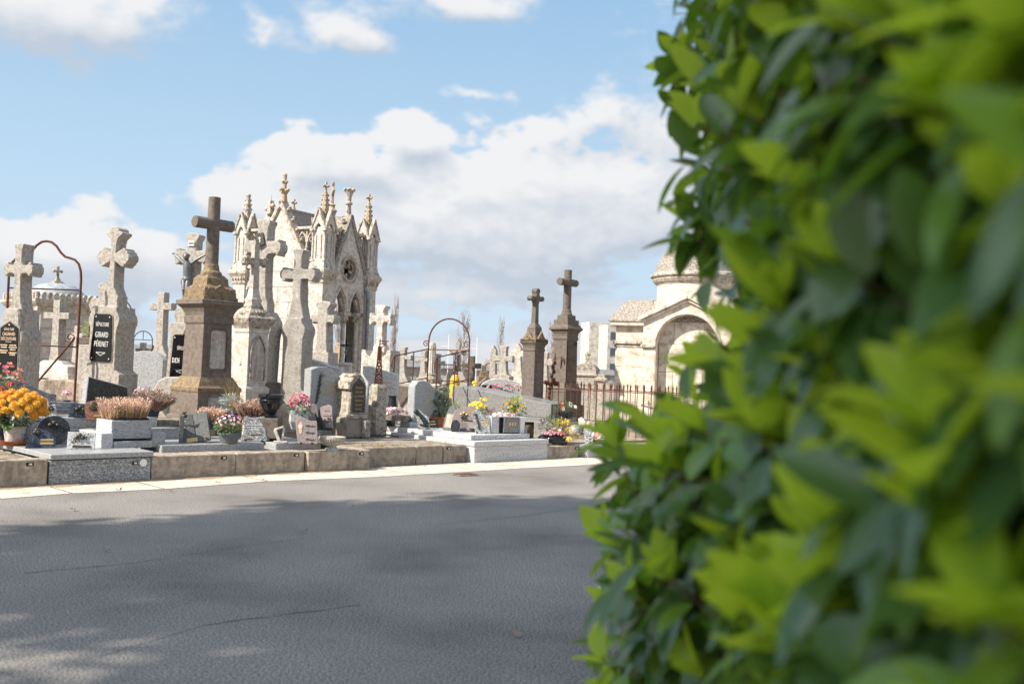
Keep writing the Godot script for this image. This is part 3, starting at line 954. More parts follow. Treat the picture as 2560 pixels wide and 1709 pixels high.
	A(t, "far_side_wall", q, M.limestone)
	# broken spire at the back, Celtic cross on the far gable
	q = S().move(Vector3(0, 0, -1.38))
	q.lathe([0.24, 5.0, 0.2, 5.25, 0.12, 5.5, 0.1, 5.72, 0.08, 5.86, 0.0, 5.88], 6, 1, 1, false)
	for k in 9:
		q.blob(Vector3(sin(k * 2.3) * (0.2 - k * 0.013), 5.1 + k * 0.075, cos(k * 2.3) * (0.2 - k * 0.013)), Vector3(0.085, 0.07, 0.085), 0.5, n_puff, 5, 7)
	q.tube([Vector3(0, 5.86, 0), Vector3(0, 6.06, 0)], 0.01, 0.006, 5)
	A(t, "broken_spire", q, M.limestone_carved)
	q = S().move(Vector3(1.0, 0, 0), Vector3(0, 45, 0))
	q.lathe([0.14, 5.35, 0.1, 5.55, 0.12, 5.62, 0.15, 5.68, 0.1, 5.72, 0.07, 5.78, 0.1, 5.84, 0.06, 5.88], 8, 1, 1, false)
	q.extrude(mir([0.04, 5.86, 0.042, 6.1, 0.07, 6.12] + arc(0, 6.22, 0.13, -55, -22, 3) + [0.2, 6.185, 0.205, 6.17, 0.24, 6.16, 0.265, 6.22, 0.24, 6.28, 0.205, 6.27, 0.2, 6.255] + arc(0, 6.22, 0.13, 22, 55, 3) + [0.045, 6.36, 0.045, 6.4, 0.065, 6.44, 0.055, 6.5, 0.0, 6.52]), 0.08, 0.012)
	A(t, "ring_cross", q, M.limestone_gold)
	# roofs
	q = S()
	q.extrude(pts([-0.66, 3.9, 0.66, 3.9, 0.07, 5.25, -0.07, 5.25]), 2.7, 0.01)
	q.box(Vector3(0, 5.27, 0), Vector3(0.12, 0.08, 2.7), 0.02)
	q.move(Vector3.ZERO, Vector3(0, 90, 0)).extrude(pts([-1.0, 3.9, 1.0, 3.9, 0.07, 5.38, -0.07, 5.38]), 1.9, 0.01)
	q.box(Vector3(0, 5.41, 0), Vector3(0.13, 0.09, 1.9), 0.02)
	A(t, "roof", q, M.roof_stone)
	A(t, "interior_shade_slab", S().box(Vector3(0, 3.62, 0), Vector3(1.8, 0.12, 2.6), 0.0), M.limestone_dirty)  # unseen flat slab added to keep the chapel interior dark
	A(t, "floor", S().box(Vector3(0, 0.06, 0), Vector3(2.0, 0.16, 2.8), 0.0), M.limestone_dirty)
	# open tracery between gable and turrets
	for sd in [[-PI / 2.0, -1.0, 0.0], [0.0, 0.0, 1.40]]:
		for sx in [-1.0, 1.0]:
			q = S()
			q.x = Transform3D(Basis(Vector3.UP, sd[0]), Vector3(sd[1], 0, sd[2]))
			var x0: float = sx * (0.55 if sd[0] != 0.0 else 0.34)
			var x1: float = sx * (1.17 if sd[0] != 0.0 else 0.7)
			q.box(Vector3((x0 + x1) * 0.5, 4.86, 0), Vector3(absf(x1 - x0), 0.08, 0.16), 0.012)
			var w := (x1 - x0) / 2.0
			for k in 2:
				var cx := x0 + w * (k + 0.5)
				var og := ogive(cx, 4.5, absf(w) * 0.42, 0.26, 5)
				var p3 := []
				for i in range(0, og.size(), 2):
					p3.append(Vector3(og[i], og[i + 1], 0))
				q.tube(p3, 0.028, -1, 5)
				q.tube(arc3(cx, 4.56, 0.06, 0, 360, 10), 0.016, -1, 5)
			for k in 3:
				q.tube([Vector3(x0 + w * k, 3.9, 0), Vector3(x0 + w * k, 4.84, 0)], 0.03, -1, 6)
			A(t, "tracery", q, M.limestone_carved)
	# rainwater pipes
	A(t, "downpipe", S().tube([Vector3(-1.13, 3.3, 1.0), Vector3(-1.13, 0, 1.0)], 0.045, -1, 8), M.zinc)
	A(t, "downpipe", S().tube([Vector3(-1.07, 3.42, -0.8), Vector3(-1.13, 3.36, -0.94), Vector3(-1.15, 3.2, -1.03), Vector3(-1.15, 0, -1.03)], 0.04, -1, 8), M.zinc)
	A(t, "downpipe", S().tube([Vector3(0.68, 3.45, 1.48), Vector3(0.74, 3.3, 1.58), Vector3(0.74, 3.1, 1.62), Vector3(0.74, 0, 1.62)], 0.05, -1, 8), M.zinc)

# ---------------------------------------------------------------- square mausoleum on the left
func mausoleum() -> void:
	var c := Vector3(-10.991, 2.900, -23.000)
	var b := Basis(Vector3.UP, deg_to_rad(50.0))
	var half := 0.82
	var t := T("square_mausoleum", "pale stone mausoleum with a frieze of palmettes, low metal dome and small cross", "mausoleum", Vector3(c.x, GY, c.z) + b * Vector3(half, 0, -half), 50.0)
	A(t, "wall", S().loft([0, half, half, 0.4, half, half, 0.42, half - 0.05, half - 0.05, 2.3, half - 0.05, half - 0.05]), M.limestone)
	for f in 4:
		var w := Transform3D(Basis(Vector3.UP, f * PI / 2.0), Basis(Vector3.UP, f * PI / 2.0) * Vector3(0, 0, half - 0.05))
		if f == 0 or f == 3:
			courses(t, -0.74, 0.74, 0.45, 2.25, 5, 2, 0.05, M.limestone, w * Transform3D(Basis(), Vector3(0, 0, 0.012)))
	A(t, "cornice", S().loft([2.24, half - 0.03, half - 0.03, 2.3, half, half, 2.38, half, half, 2.44, half + 0.06, half + 0.06, 2.5, half + 0.1, half + 0.1, 2.56, half + 0.1, half + 0.1]), M.limestone_carved)
	var pal := S().extrude(mir([0.03, 0, 0.034, 0.05, 0.052, 0.09, 0.05, 0.135, 0.03, 0.165, 0.0, 0.175]), 0.06, 0.012).mesh()
	for f in 4:
		var b2 := Basis(Vector3.UP, f * PI / 2.0)
		for k in 13:
			var o := A(t, "palmette", pal, M.limestone_carved)
			o.transform = Transform3D(b2, b2 * Vector3(-0.84 + k * 0.14, 2.56, half + 0.04))
	A(t, "dome", S().lathe([0.66, 2.56, 0.66, 2.7, 0.62, 2.78, 0.54, 2.87, 0.42, 2.95, 0.24, 3.0, 0.0, 3.02], 28), M.dome_metal)
	var cr := S().loft([2.95, 0.13, 0.13, 3.02, 0.13, 0.13, 3.03, 0.1, 0.1, 3.06, 0.09, 0.09, 3.07, 0.06, 0.06, 3.13, 0.04, 0.04])
	cr.extrude(mir([0.04, 3.1, 0.026, 3.28, 0.09, 3.275, 0.1, 3.26, 0.13, 3.3, 0.1, 3.345, 0.09, 3.335, 0.028, 3.33, 0.028, 3.39, 0.04, 3.41, 0.0, 3.44]), 0.05, 0.01)
	A(t, "dome_cross", cr, M.limestone_dirty)

# ---------------------------------------------------------------- domed chapel on the right
func domed_chapel() -> void:
	var front := Vector3(4.072, 2.000, -23.200)
	var yaw := -20.0
	var b := Basis(Vector3.UP, deg_to_rad(yaw))
	var t := T("domed_chapel", "sunlit cream stone chapel with an arched gable front and a round dome", "chapel", Vector3(front.x, GY, front.z) + b * Vector3(0, 0, -1.9), yaw)
	var cream: StandardMaterial3D = M.limestone_cream
	# local: front arm face at z = 1.9
	var niche := 0.72
	var fw := pts([-1.04, 0, -niche, 0, -niche, 2.05] + arc(0, 2.05, niche, 180, 0, 16) + [niche, 0, 1.04, 0, 1.04, 2.62, 0, 3.12, -1.04, 2.62])
	A(t, "front_wall", S().extrude(fw, 0.3, 0.01, 1.75), cream)
	A(t, "niche_wall", S().box(Vector3(0, 1.4, 1.55), Vector3(1.6, 2.9, 0.1), 0.0), cream)
	courses(t, -0.71, 0.71, 0.1, 2.75, 4, 2, 0.05, cream, Transform3D(Basis(), Vector3(0, 0, 1.61)))
	courses(t, -1.04, -0.74, 0.1, 2.3, 4, 1, 0.05, cream, Transform3D(Basis(), Vector3(0, 0, 1.885)))
	courses(t, 0.74, 1.04, 0.1, 2.3, 4, 1, 0.05, cream, Transform3D(Basis(), Vector3(0, 0, 1.885)))
	A(t, "archivolt", S().extrude(pts(arc(0, 2.05, 0.735, 180, 0, 18) + arc(0, 2.05, 0.8, 0, 180, 18)), 0.06, 0.008, 1.91), cream)
	A(t, "imposts", S().box(Vector3(-0.9, 2.02, 1.93), Vector3(0.36, 0.08, 0.08), 0.012).box(Vector3(0.9, 2.02, 1.93), Vector3(0.36, 0.08, 0.08), 0.012), M.limestone_carved)
	for sx in [-1.0, 1.0]:
		var q := S()
		q.x = Transform3D(Basis(Vector3.BACK, sx * -atan2(0.5, 1.04)), Vector3(sx * 0.56, 2.93, 1.86))
		q.box(Vector3.ZERO, Vector3(1.3, 0.09, 0.34), 0.015)
		q.box(Vector3(0, -0.075, -0.02), Vector3(1.22, 0.07, 0.26), 0.012)
		A(t, "raking_cornice", q, cream)
	A(t, "front_arm", S().box(Vector3(0, 1.35, 0.9), Vector3(2.0, 2.6, 1.4), 0.0), cream)
	A(t, "front_roof", S().extrude(pts([-1.16, 2.6, 1.16, 2.6, 0, 3.16]), 1.4, 0.02, 0.95), M.roof_stone)
	# side arms
	for sx in [-1.0, 1.0]:
		A(t, "side_arm", S().box(Vector3(sx * 1.4, 1.27, 0.0), Vector3(1.0, 2.54, 2.2), 0.0), cream)
		courses(t, -0.49, 0.49, 0.1, 2.0, 4, 1, 0.05, cream, Transform3D(Basis(), Vector3(sx * 1.4, 0, 1.1)))
		A(t, "string_course", S().box(Vector3(sx * 1.42, 2.12, 0.0), Vector3(1.06, 0.09, 2.36), 0.015).box(Vector3(sx * 1.42, 2.03, 0), Vector3(1.02, 0.06, 2.28), 0.01), M.limestone_carved)
		A(t, "eaves", S().box(Vector3(sx * 1.44, 2.57, 0.0), Vector3(1.14, 0.1, 2.5), 0.02), cream)
		var rf := S()
		rf.loft([2.62, 0.6, 1.27, 2.66, 0.6, 1.27, 3.2, 0.32, 0.5, 3.24, 0.3, 0.1], sx * 1.46 - sx * 0.0)
		A(t, "side_roof", rf, M.roof_stone)
	A(t, "crossing", S().box(Vector3(0, 1.6, -0.2), Vector3(2.0, 3.1, 2.4), 0.0), cream)
	A(t, "rear_arm", S().box(Vector3(0, 1.35, -1.4), Vector3(2.0, 2.7, 1.0), 0.0), cream)
	A(t, "drum", S().lathe([1.12, 2.7, 1.12, 3.58, 1.14, 3.6, 1.14, 3.63], 40), cream)
	A(t, "drum_cornice", S().lathe([1.13, 3.6, 1.2, 3.66, 1.24, 3.72, 1.24, 3.76, 1.3, 3.8, 1.3, 3.86, 1.2, 3.9, 0.0, 3.92], 40), M.limestone_carved)
	A(t, "dome", S().lathe([1.2, 3.88, 1.17, 4.02, 1.1, 4.2, 1.0, 4.36, 0.85, 4.54, 0.66, 4.68, 0.42, 4.78, 0.25, 4.83], 40), M.roof_stone)
	A(t, "lantern", S().lathe([0.26, 4.8, 0.26, 4.9, 0.18, 4.95, 0.15, 5.2, 0.2, 5.25, 0.2, 5.3, 0.12, 5.36, 0.08, 5.5, 0.1, 5.54, 0.03, 5.62, 0, 5.63], 12).box(Vector3(0, 5.75, 0), Vector3(0.06, 0.34, 0.05), 0.01).box(Vector3(0, 5.8, 0), Vector3(0.22, 0.06, 0.05), 0.01), M.limestone_gold)

# ---------------------------------------------------------------- beyond the cemetery
func bare_tree(at: Vector3, h: float, spread: float, label: String, sd: int, kind := "bare_tree") -> void:
	var r := RandomNumberGenerator.new()
	r.seed = sd
	var t := T(kind, label, "tree", at, 0.0, "bare winter trees beyond the graves")
	A(t, "trunk", S().tube([Vector3.ZERO, Vector3(0.05, h * 0.4, 0), Vector3(0, h * 0.95, 0.05)], h * 0.012, h * 0.003, 7), M.twig_grey)
	var q := S()
	for k in 60:
		var y0 := h * r.randf_range(0.12, 0.85)
		var a := r.randf() * TAU
		var l := h * r.randf_range(0.14, 0.3) * (1.15 - y0 / h * 0.6)
		var d := Vector3(cos(a) * spread, 1.0, sin(a) * spread)
		var p0 := Vector3(0, y0, 0)
		var p1 := p0 + d * l * 0.5 + Vector3(r.randf_range(-0.1, 0.1), 0, 0) * l
		var p2 := p0 + Vector3(d.x * 0.8, 1.15, d.z * 0.8) * l
		q.tube([p0, p1, p2], h * 0.0035, h * 0.0012, 4)
		for j in 3:
			var p3 := p1.lerp(p2, r.randf_range(-0.3, 0.9))
			q.tube([p3, p3 + Vector3(r.randf_range(-0.6, 0.6) * spread, 1.0, r.randf_range(-0.6, 0.6) * spread) * l * 0.45], h * 0.0014, h * 0.0008, 3)
	stuff(A(t, "limbs", q, M.twig_grey))

func far_things() -> void:
	# apartment block
	var D := 150.0
	var p := Vector3(13.285, 0.000, -150.000)
	var o := T("apartment_block", "white flat-roofed apartment block with balconies far behind the graves", "building", Vector3(p.x, 0, p.z), 14.0)
	A(o, "wall", S().box(Vector3(0.2, 4.6, -2), Vector3(4.0, 9.4, 4.0), 0.02), M.render_white)
	for f in 3:
		var y := 2.2 + f * 2.4
		A(o, "balcony", S().box(Vector3(0.9, y, 0.5), Vector3(2.2, 1.0, 1.0), 0.03), M.render_grey)
		var w := A(o, "window", S().box(Vector3(0.9, y + 1.05, 0.03), Vector3(2.0, 1.1, 0.08), 0.01), M.render_white)
		A(w, "pane", S().box(Vector3(0.45, y + 1.05, 0.09), Vector3(0.9, 0.95, 0.04), 0.0), M.window_glass)
		A(w, "pane", S().box(Vector3(1.4, y + 1.05, 0.09), Vector3(0.9, 0.95, 0.04), 0.0), M.window_glass)
	o = T("apartment_block", "pale apartment wing with stacked windows beside the domed chapel", "building", Vector3(14.163, 0.000, -146.000), 14.0)
	A(o, "wall", S().box(Vector3(1.4, 4.4, -2), Vector3(3.2, 8.8, 4.0), 0.02), M.render_white)
	for f in 3:
		var w := A(o, "window", S().box(Vector3(0.9, 2.6 + f * 2.3, 0.02), Vector3(1.5, 1.2, 0.08), 0.01), M.render_grey)
		A(w, "pane", S().box(Vector3(0.9, 2.6 + f * 2.3, 0.08), Vector3(1.2, 1.0, 0.05), 0.0), M.window_glass)
	# low sheds along the horizon
	for d in [[1075, 120.0, 16.0, 1.75, "long low grey roofed shed across the horizon behind the iron arch"], [1000, 75.0, 3.4, 1.95, "small pale shed with one window behind the cross on the stepped tomb"], [250, 120.0, 12.0, 2.5, "low dark roofed house on the horizon left of the tall trefoil cross"], [1420, 130.0, 12.0, 1.8, "grey roofed house on the horizon behind the two brown columns"], [700, 140.0, 30.0, 2.0, "long low house on the horizon behind the chapel"]]:
		var q := col(d[0], d[1])
		var h := T("far_house", d[4], "building", q, 8.0, "low houses on the horizon")
		A(h, "wall", S().box(Vector3(0, d[3] * 0.4, 0), Vector3(d[2], d[3] * 0.8, 4.0), 0.02), M.render_grey)
		A(h, "roof", S().move(Vector3(0, d[3] * 0.8, 0), Vector3(0, 90, 0)).extrude(pts([-2.3, 0, 2.3, 0, 0, d[3] * 0.4]), d[2] + 0.4, 0.02), M.roof_far)
		if d[2] < 5.0:
			var w := A(h, "window", S().box(Vector3(-0.6, 1.2, 2.02), Vector3(0.8, 1.2, 0.1), 0.01), M.render_white)
			A(w, "pane", S().box(Vector3(-0.6, 1.2, 2.08), Vector3(0.6, 1.0, 0.05), 0.0), M.window_glass)
	bare_tree(col(985, 55.0), 5.2, 0.22, "slim bare poplar behind the flared stone cross", 3, "poplar_tree")
	bare_tree(col(842, 48.0), 4.6, 0.35, "bare tree seen through the chapel's left opening", 4)
	bare_tree(col(884, 50.0), 4.4, 0.35, "bare tree seen through the chapel's right opening", 5)
	bare_tree(col(1252, 90.0), 6.2, 0.3, "hazy bare poplar behind the grey crosses left of the brown column", 6, "poplar_tree")
	bare_tree(col(1383, 60.0), 4.6, 0.5, "bare tree between the two brown columns", 7)
	bare_tree(col(948, 60.0), 5.0, 0.22, "slim bare poplar between chapel and flared cross", 8, "poplar_tree")
	bare_tree(col(1158, 85.0), 6.5, 0.5, "pale bare tree behind the crucifix inside the iron arch", 9)
	# young conifer behind the iron arch
	var cq := col(1052, 40.0)
	var cn := T("conifer_tree", "small young conifer behind the crosses under the iron arch", "tree", cq)
	A(cn, "trunk", S().tube([Vector3.ZERO, Vector3(0.5, 2.3, 0)], 0.05, 0.01, 6), M.bark)
	var nd := S()
	for k in 420:
		var f := rng.randf()
		var a := rng.randf() * TAU
		var r := (1.0 - f) * 0.6 + 0.06
		var c0 := Vector3(0.5 * f, 0.25 + f * 2.1, 0)
		var c1 := c0 + Vector3(cos(a) * r, -0.1 + rng.randf_range(-0.05, 0.12), sin(a) * r)
		nd.quad(c0.lerp(c1, 0.4), c0.lerp(c1, 0.7) + Vector3(0, 0.06, 0.03), c1, c0.lerp(c1, 0.7) - Vector3(0, 0.06, 0.03), Vector3.UP)
	stuff(A(cn, "needles", nd, M.leaf_mid))
	# aerial masts
	for d in [[1122, 60.0, 3.6], [1193, 60.0, 3.5]]:
		var mp := T("aerial_mast", "thin white mast standing %s" % ("left of the crucifix tomb" if d[0] < 1150 else "beside the dark square cross"), "mast", col(d[0], d[1]))
		A(mp, "pole", S().tube([Vector3.ZERO, Vector3(0, d[2], 0)], 0.03, 0.02, 6), M.white_paint)
		A(mp, "crossbar", S().tube([Vector3(-0.5, d[2] * 0.8, 0), Vector3(0.1, d[2] * 0.8, 0)], 0.015, -1, 5), M.white_paint)

# the ground point at distance d seen in column u of a 2560 wide frame
func col(u: float, d: float) -> Vector3:
	return Vector3((u - 1280.0) / 2492.3 * d - 0.05 * d * 0.0, 0.0, -d)

# ---------------------------------------------------------------- monuments
# an upright stone with a cross: die and cross outlines are right halves in photo-scaled units
func cross_stone(called: String, label: String, at: Vector3, yaw: float, s: float, die: Array, die_d: float, cr: Array, cr_d: float, m: Material, tilt := 0.0, group := "") -> Node3D:
	var t := T(called, label, "grave cross", at, yaw, group, Vector3(0, 0, tilt))
	if die:
		A(t, "die", S().extrude(mir(die, s), die_d, 0.012), m)
	A(t, "cross", S().extrude(mir(cr, s), cr_d, 0.012), m)
	return t

func plaque_black(t: Node3D, poly: PackedVector2Array, z: float, studs: Array, s := 1.0) -> MeshInstance3D:
	var p := A(t, "plaque", S().extrude(poly, 0.02, 0.003, z + 0.012), M.black_plaque)
	A(t, "plaque_border", S().extrude(outset(poly, 0.022), 0.014, 0.004, z + 0.004), M.concrete_old)
	for q in studs:
		A(p, "stud", S().blob(Vector3(q[0] * s, q[1] * s, z + 0.024), Vector3(0.013, 0.013, 0.008), 0, null, 5, 8), M.silver_paint)
	return p

func outset(poly: PackedVector2Array, d: float) -> PackedVector2Array:
	var r := Geometry2D.offset_polygon(poly, d, Geometry2D.JOIN_MITER)
	return r[0] if r.size() else poly

func round_cross_column(called: String, label: String, at: Vector3, yaw: float, m: Material, cap: Material, lv: Dictionary) -> Node3D:
	var t := T(called, label, "grave column", at, yaw, "brown stone columns topped by crosses")
	A(t, "plinth", S().loft(lv.plinth), m)
	A(t, "base_moulding", S().loft(lv.base), cap)
	A(t, "die", S().loft(lv.die), m)
	A(t, "cornice", S().loft(lv.cornice), m)
	A(t, "cap_block", S().loft(lv.cap), cap)
	return t

func build_monuments() -> void:
	left_crosses()
	columns()
	centre_crosses()
	back_crosses()
	stelae()
	ironwork()

func left_crosses() -> void:
	# leftmost cross with the pointed black plaque
	var s := 0.001475
	var p := Vector3(-7.896, 0.900, -16.000)
	var yb := 1.43
	var t := cross_stone("plaque_cross", "grey stone cross with a pointed black plaque in gold letters, under the rusty arch", Vector3(p.x, GY, p.z), -14.0, s, [], 0.0,
		pts_up([86, 560, 60, 650, 48, 750, 44, 900, 46, 940, 60, 952, 105, 958, 122, 946, 132, 928, 165, 928, 168, 950, 186, 966, 190, 1002, 186, 1036, 168, 1052, 165, 1076, 132, 1076, 122, 1058, 105, 1046, 66, 1046, 52, 1060, 46, 1075, 46, 1205, 60, 1250, 62, 1275, 40, 1283, 0, 1283], (yb - GY) / s), 0.27, M.stone_grey)
	var up := yb - GY
	A(t, "die", S().extrude(mir([0.22, 0, 0.22, up - 0.05, 0.217, up + 0.27, 0.232, up + 0.33, 0.236, up + 0.4, 0.222, up + 0.47, 0.178, up + 0.53, 0.165, up + 0.58, 0.155, up + 0.7, 0.15, up + 0.735, 0.155, up + 0.76, 0.12, up + 0.84, 0.0, up + 0.85]), 0.46, 0.02), M.stone_grey)
	A(t, "foot", S().loft([0, 0.36, 0.33, 0.25, 0.36, 0.33, 0.33, 0.26, 0.25]), M.stone_grey)
	var pl := plaque_black(t, pts([-0.165, up - 0.2, 0.165, up - 0.2, 0.165, up + 0.53, 0.0, up + 0.63, -0.165, up + 0.53]), 0.23, [[0.0, up + 0.58]])
	words(pl, "SÉPULTURE", 0.036, Vector3(0, up + 0.51, 0.254), M.gold_pale, 0.75)
	words(pl, "CAGNARD", 0.048, Vector3(0, up + 0.435, 0.254), M.gold_pale, 0.8)
	words(pl, "DÉCOUTURE", 0.046, Vector3(0, up + 0.36, 0.254), M.gold_pale, 0.8)
	A(pl, "rule", S().box(Vector3(0, up + 0.315, 0.254), Vector3(0.11, 0.006, 0.003), 0.0), M.gold_pale)
	worn_lines(pl, 0.13, [[0.0, 1.0], [-0.035, 0.8], [-0.085, 1.0], [-0.12, 0.8]], M.gold_pale, Vector3(-0.082, up + 0.26, 0.254), 0.022)
	worn_lines(pl, 0.13, [[0.0, 0.9], [-0.035, 1.0], [-0.07, 0.7], [-0.12, 1.0], [-0.15, 0.7]], M.gold_pale, Vector3(0.082, up + 0.26, 0.254), 0.022)

	# the tall trefoil cross
	s = 0.00197
	p = Vector3(-7.055, 1.200, -17.500)
	yb = 0.9783
	up = yb - GY
	var k := up / s
	t = cross_stone("trefoil_cross", "tall grey stone cross with trefoil ends above a black plaque in white letters", Vector3(p.x, GY, p.z), -17.0, s,
		pts_up([205, 0, 205, 150, 150, 187, 147, 235, 139, 520, 147, 560, 160, 590, 163, 625, 152, 665, 134, 690, 128, 715, 128, 740, 0, 742], k, 212), 0.5,
		pts_up([84, 735, 82, 800, 86, 830, 70, 850, 54, 885, 38, 915, 33, 960, 29, 1138, 50, 1128, 82, 1108, 104, 1094, 122, 1100, 128, 1118, 146, 1124, 154, 1142, 168, 1156, 174, 1180, 168, 1204, 154, 1216, 146, 1236, 128, 1242, 122, 1258, 104, 1264, 82, 1250, 50, 1230, 31, 1220, 30, 1300, 40, 1345, 70, 1372, 84, 1384, 84, 1402, 66, 1408, 50, 1414, 46, 1434, 28, 1448, 0, 1452], k), 0.27, M.stone_grey, -1.4)
	A(t, "shoulder_scroll", S().move(Vector3(0, up + 1.44, 0)).box(Vector3.ZERO, Vector3(0.36, 0.1, 0.3), 0.02), M.stone_grey)
	pl = plaque_black(t, pts([-0.225, up + 0.53, -0.19, up + 0.50, 0.19, up + 0.50, 0.225, up + 0.53, 0.175, up + 1.29, 0.14, up + 1.32, -0.14, up + 1.32, -0.175, up + 1.29]), 0.25, [[-0.18, up + 0.55], [0.18, up + 0.55], [-0.14, up + 1.27], [0.14, up + 1.27]])
	words(pl, "SÉPULTURE", 0.062, Vector3(0, up + 1.14, 0.274), M.silver_paint, 0.62)
	words(pl, "GIRARD", 0.085, Vector3(0, up + 0.96, 0.274), M.silver_paint, 0.66)
	words(pl, "PÉRINET", 0.085, Vector3(0, up + 0.80, 0.274), M.silver_paint, 0.66)
	var orn := S().box(Vector3(0, up + 0.655, 0.274), Vector3(0.19, 0.008, 0.003), 0.0)
	for sx in [-1.0, 1.0]:
		for e in [[0.07, 0.64, 0.05], [0.04, 0.625, 0.06], [0.015, 0.61, 0.05]]:
			orn.move(Vector3(sx * e[0], up + e[1], 0.274), Vector3(0, 0, sx * 28.0)).box(Vector3.ZERO, Vector3(e[2], 0.008, 0.003), 0.0)
	A(pl, "ornament", orn, M.silver_paint)

	# the cross with a metal figure
	p = Vector3(-6.028, 1.000, -18.600)
	t = cross_stone("crucifix_cross", "grey stone cross bearing a dark metal Christ figure, behind the brown column", Vector3(p.x, GY, p.z), -14.0, 1.0,
		[0.46, 0, 0.46, 0.62, 0.36, 0.7, 0.335, 0.78, 0.3, 1.72, 0.31, 1.8, 0.34, 1.86, 0.33, 1.93, 0.28, 1.97, 0, 1.98], 0.4,
		[0.24, 1.95, 0.25, 2.02, 0.29, 2.08, 0.3, 2.16, 0.26, 2.22, 0.2, 2.26, 0.17, 2.36, 0.15, 2.42, 0.115, 2.5, 0.105, 2.8, 0.1, 3.12, 0.24, 3.1, 0.26, 3.07, 0.33, 3.07, 0.37, 3.21, 0.33, 3.36, 0.26, 3.36, 0.24, 3.33, 0.1, 3.32, 0.1, 3.5, 0.15, 3.58, 0.15, 3.62, 0.06, 3.65, 0, 3.65], 0.22, M.stone_grey, -0.5)
	pl = plaque_black(t, pts([-0.245, 0.92, -0.21, 0.89, 0.21, 0.89, 0.245, 0.92, 0.205, 1.72, 0.17, 1.75, -0.17, 1.75, -0.205, 1.72]), 0.2, [[-0.2, 0.95], [0.2, 0.95], [-0.17, 1.69], [0.17, 1.69]])
	words(pl, "SÉPULTURE", 0.062, Vector3(0.0, 1.50, 0.224), M.silver_paint, 0.52)
	words(pl, "DEN", 0.085, Vector3(-0.125, 1.27, 0.224), M.silver_paint, 0.62, true)
	A(pl, "ornament", S().box(Vector3(0, 1.10, 0.224), Vector3(0.27, 0.008, 0.003), 0.0).box(Vector3(-0.06, 1.07, 0.224), Vector3(0.1, 0.02, 0.003), 0.0).box(Vector3(-0.03, 1.045, 0.224), Vector3(0.05, 0.02, 0.003), 0.0), M.silver_paint)
	var ti := A(t, "title_board", S().box(Vector3(0, 3.45, 0.125), Vector3(0.13, 0.09, 0.02), 0.004), M.white_paint)
	words(ti, "INRI", 0.045, Vector3(0, 3.45, 0.137), M.black_matte, 0.9)
	A(t, "figure", corpus(1.0, Vector3(0, 2.36, 0.19)), M.lead)

	# plain Latin cross left, on a stepped stone with a small black plaque
	p = Vector3(-9.099, 1.000, -20.000)
	t = T("plain_cross", "pale plain Latin cross on a stepped tomb with a small black plaque", "grave cross", Vector3(p.x, GY, p.z), -14.0)
	A(t, "cross", S().extrude(mir([0.13, 1.15, 0.1, 1.3, 0.085, 1.6, 0.08, 2.0, 0.3, 2.0, 0.3, 2.13, 0.08, 2.13, 0.08, 2.38, 0, 2.38]), 0.22, 0.01), M.stone_grey)
	A(t, "base", S().loft([0, 0.5, 0.3, 0.9, 0.5, 0.3, 0.92, 0.46, 0.27, 1.06, 0.43, 0.24, 1.1, 0.3, 0.2, 1.17, 0.2, 0.15]), M.limestone)
	pl = plaque_black(t, pts([-0.18, 0.45, 0.08, 0.45, 0.06, 0.78, 0.03, 0.81, -0.13, 0.81, -0.16, 0.78]), 0.3, [[-0.12, 0.76], [0.03, 0.76]])
	words(pl, "SÉPULTURE", 0.035, Vector3(-0.05, 0.66, 0.325), M.silver_paint, 0.6)
	words(pl, "BEAUR", 0.05, Vector3(-0.05, 0.53, 0.325), M.silver_paint, 0.7)
	# more behind
	p = Vector3(-9.571, 1.000, -22.000)
	cross_stone("small_cross", "small weathered cross with rounded arm ends right of the iron frame", Vector3(p.x, GY, p.z), -25.0, 1.0, [0.2, 0, 0.2, 0.9, 0.15, 0.95, 0, 0.95], 0.25, [0.13, 0.9, 0.1, 1.2, 0.07, 1.5, 0.06, 1.62, 0.14, 1.6, 0.2, 1.64, 0.2, 1.74, 0.14, 1.78, 0.06, 1.76, 0.07, 1.86, 0.05, 1.93, 0, 1.94], 0.16, M.stone_grey)
	p = Vector3(-8.036, 1.000, -19.600)
	cross_stone("budded_cross", "grey cross with budded arm half hidden behind the tall trefoil cross", Vector3(p.x, GY, p.z), -12.0, 1.0, [0.36, 0, 0.34, 1.25, 0.3, 1.32, 0, 1.32], 0.3, [0.14, 1.3, 0.1, 1.7, 0.08, 2.16, 0.2, 2.13, 0.24, 2.16, 0.28, 2.24, 0.3, 2.29, 0.28, 2.34, 0.24, 2.42, 0.2, 2.44, 0.08, 2.42, 0.08, 2.56, 0.12, 2.62, 0.1, 2.7, 0.04, 2.73, 0, 2.75], 0.2, M.stone_grey)
	p = Vector3(-7.912, 1.000, -22.500)
	cross_stone("square_cross", "plain square-cut grey cross on a stepped stone between the two plaque crosses", Vector3(p.x, GY, p.z), -16.0, 1.0, [0.42, 0, 0.42, 1.0, 0.36, 1.12, 0.33, 1.26, 0, 1.28], 0.36, [0.2, 1.26, 0.22, 1.36, 0.15, 1.46, 0.1, 1.6, 0.095, 1.98, 0.09, 2.38, 0.29, 2.38, 0.29, 2.54, 0.09, 2.54, 0.09, 2.78, 0, 2.78], 0.2, M.stone_grey)
	p = Vector3(-9.245, 1.000, -25.000)
	t = cross_stone("little_crucifix", "little stone crucifix with a figure under a thin iron hoop", Vector3(p.x, GY, p.z), -10.0, 1.0, [0.16, 0, 0.14, 1.05, 0, 1.05], 0.2, [0.08, 1.0, 0.06, 1.42, 0.15, 1.42, 0.18, 1.46, 0.18, 1.52, 0.06, 1.53, 0.07, 1.66, 0, 1.67], 0.12, M.stone_grey)
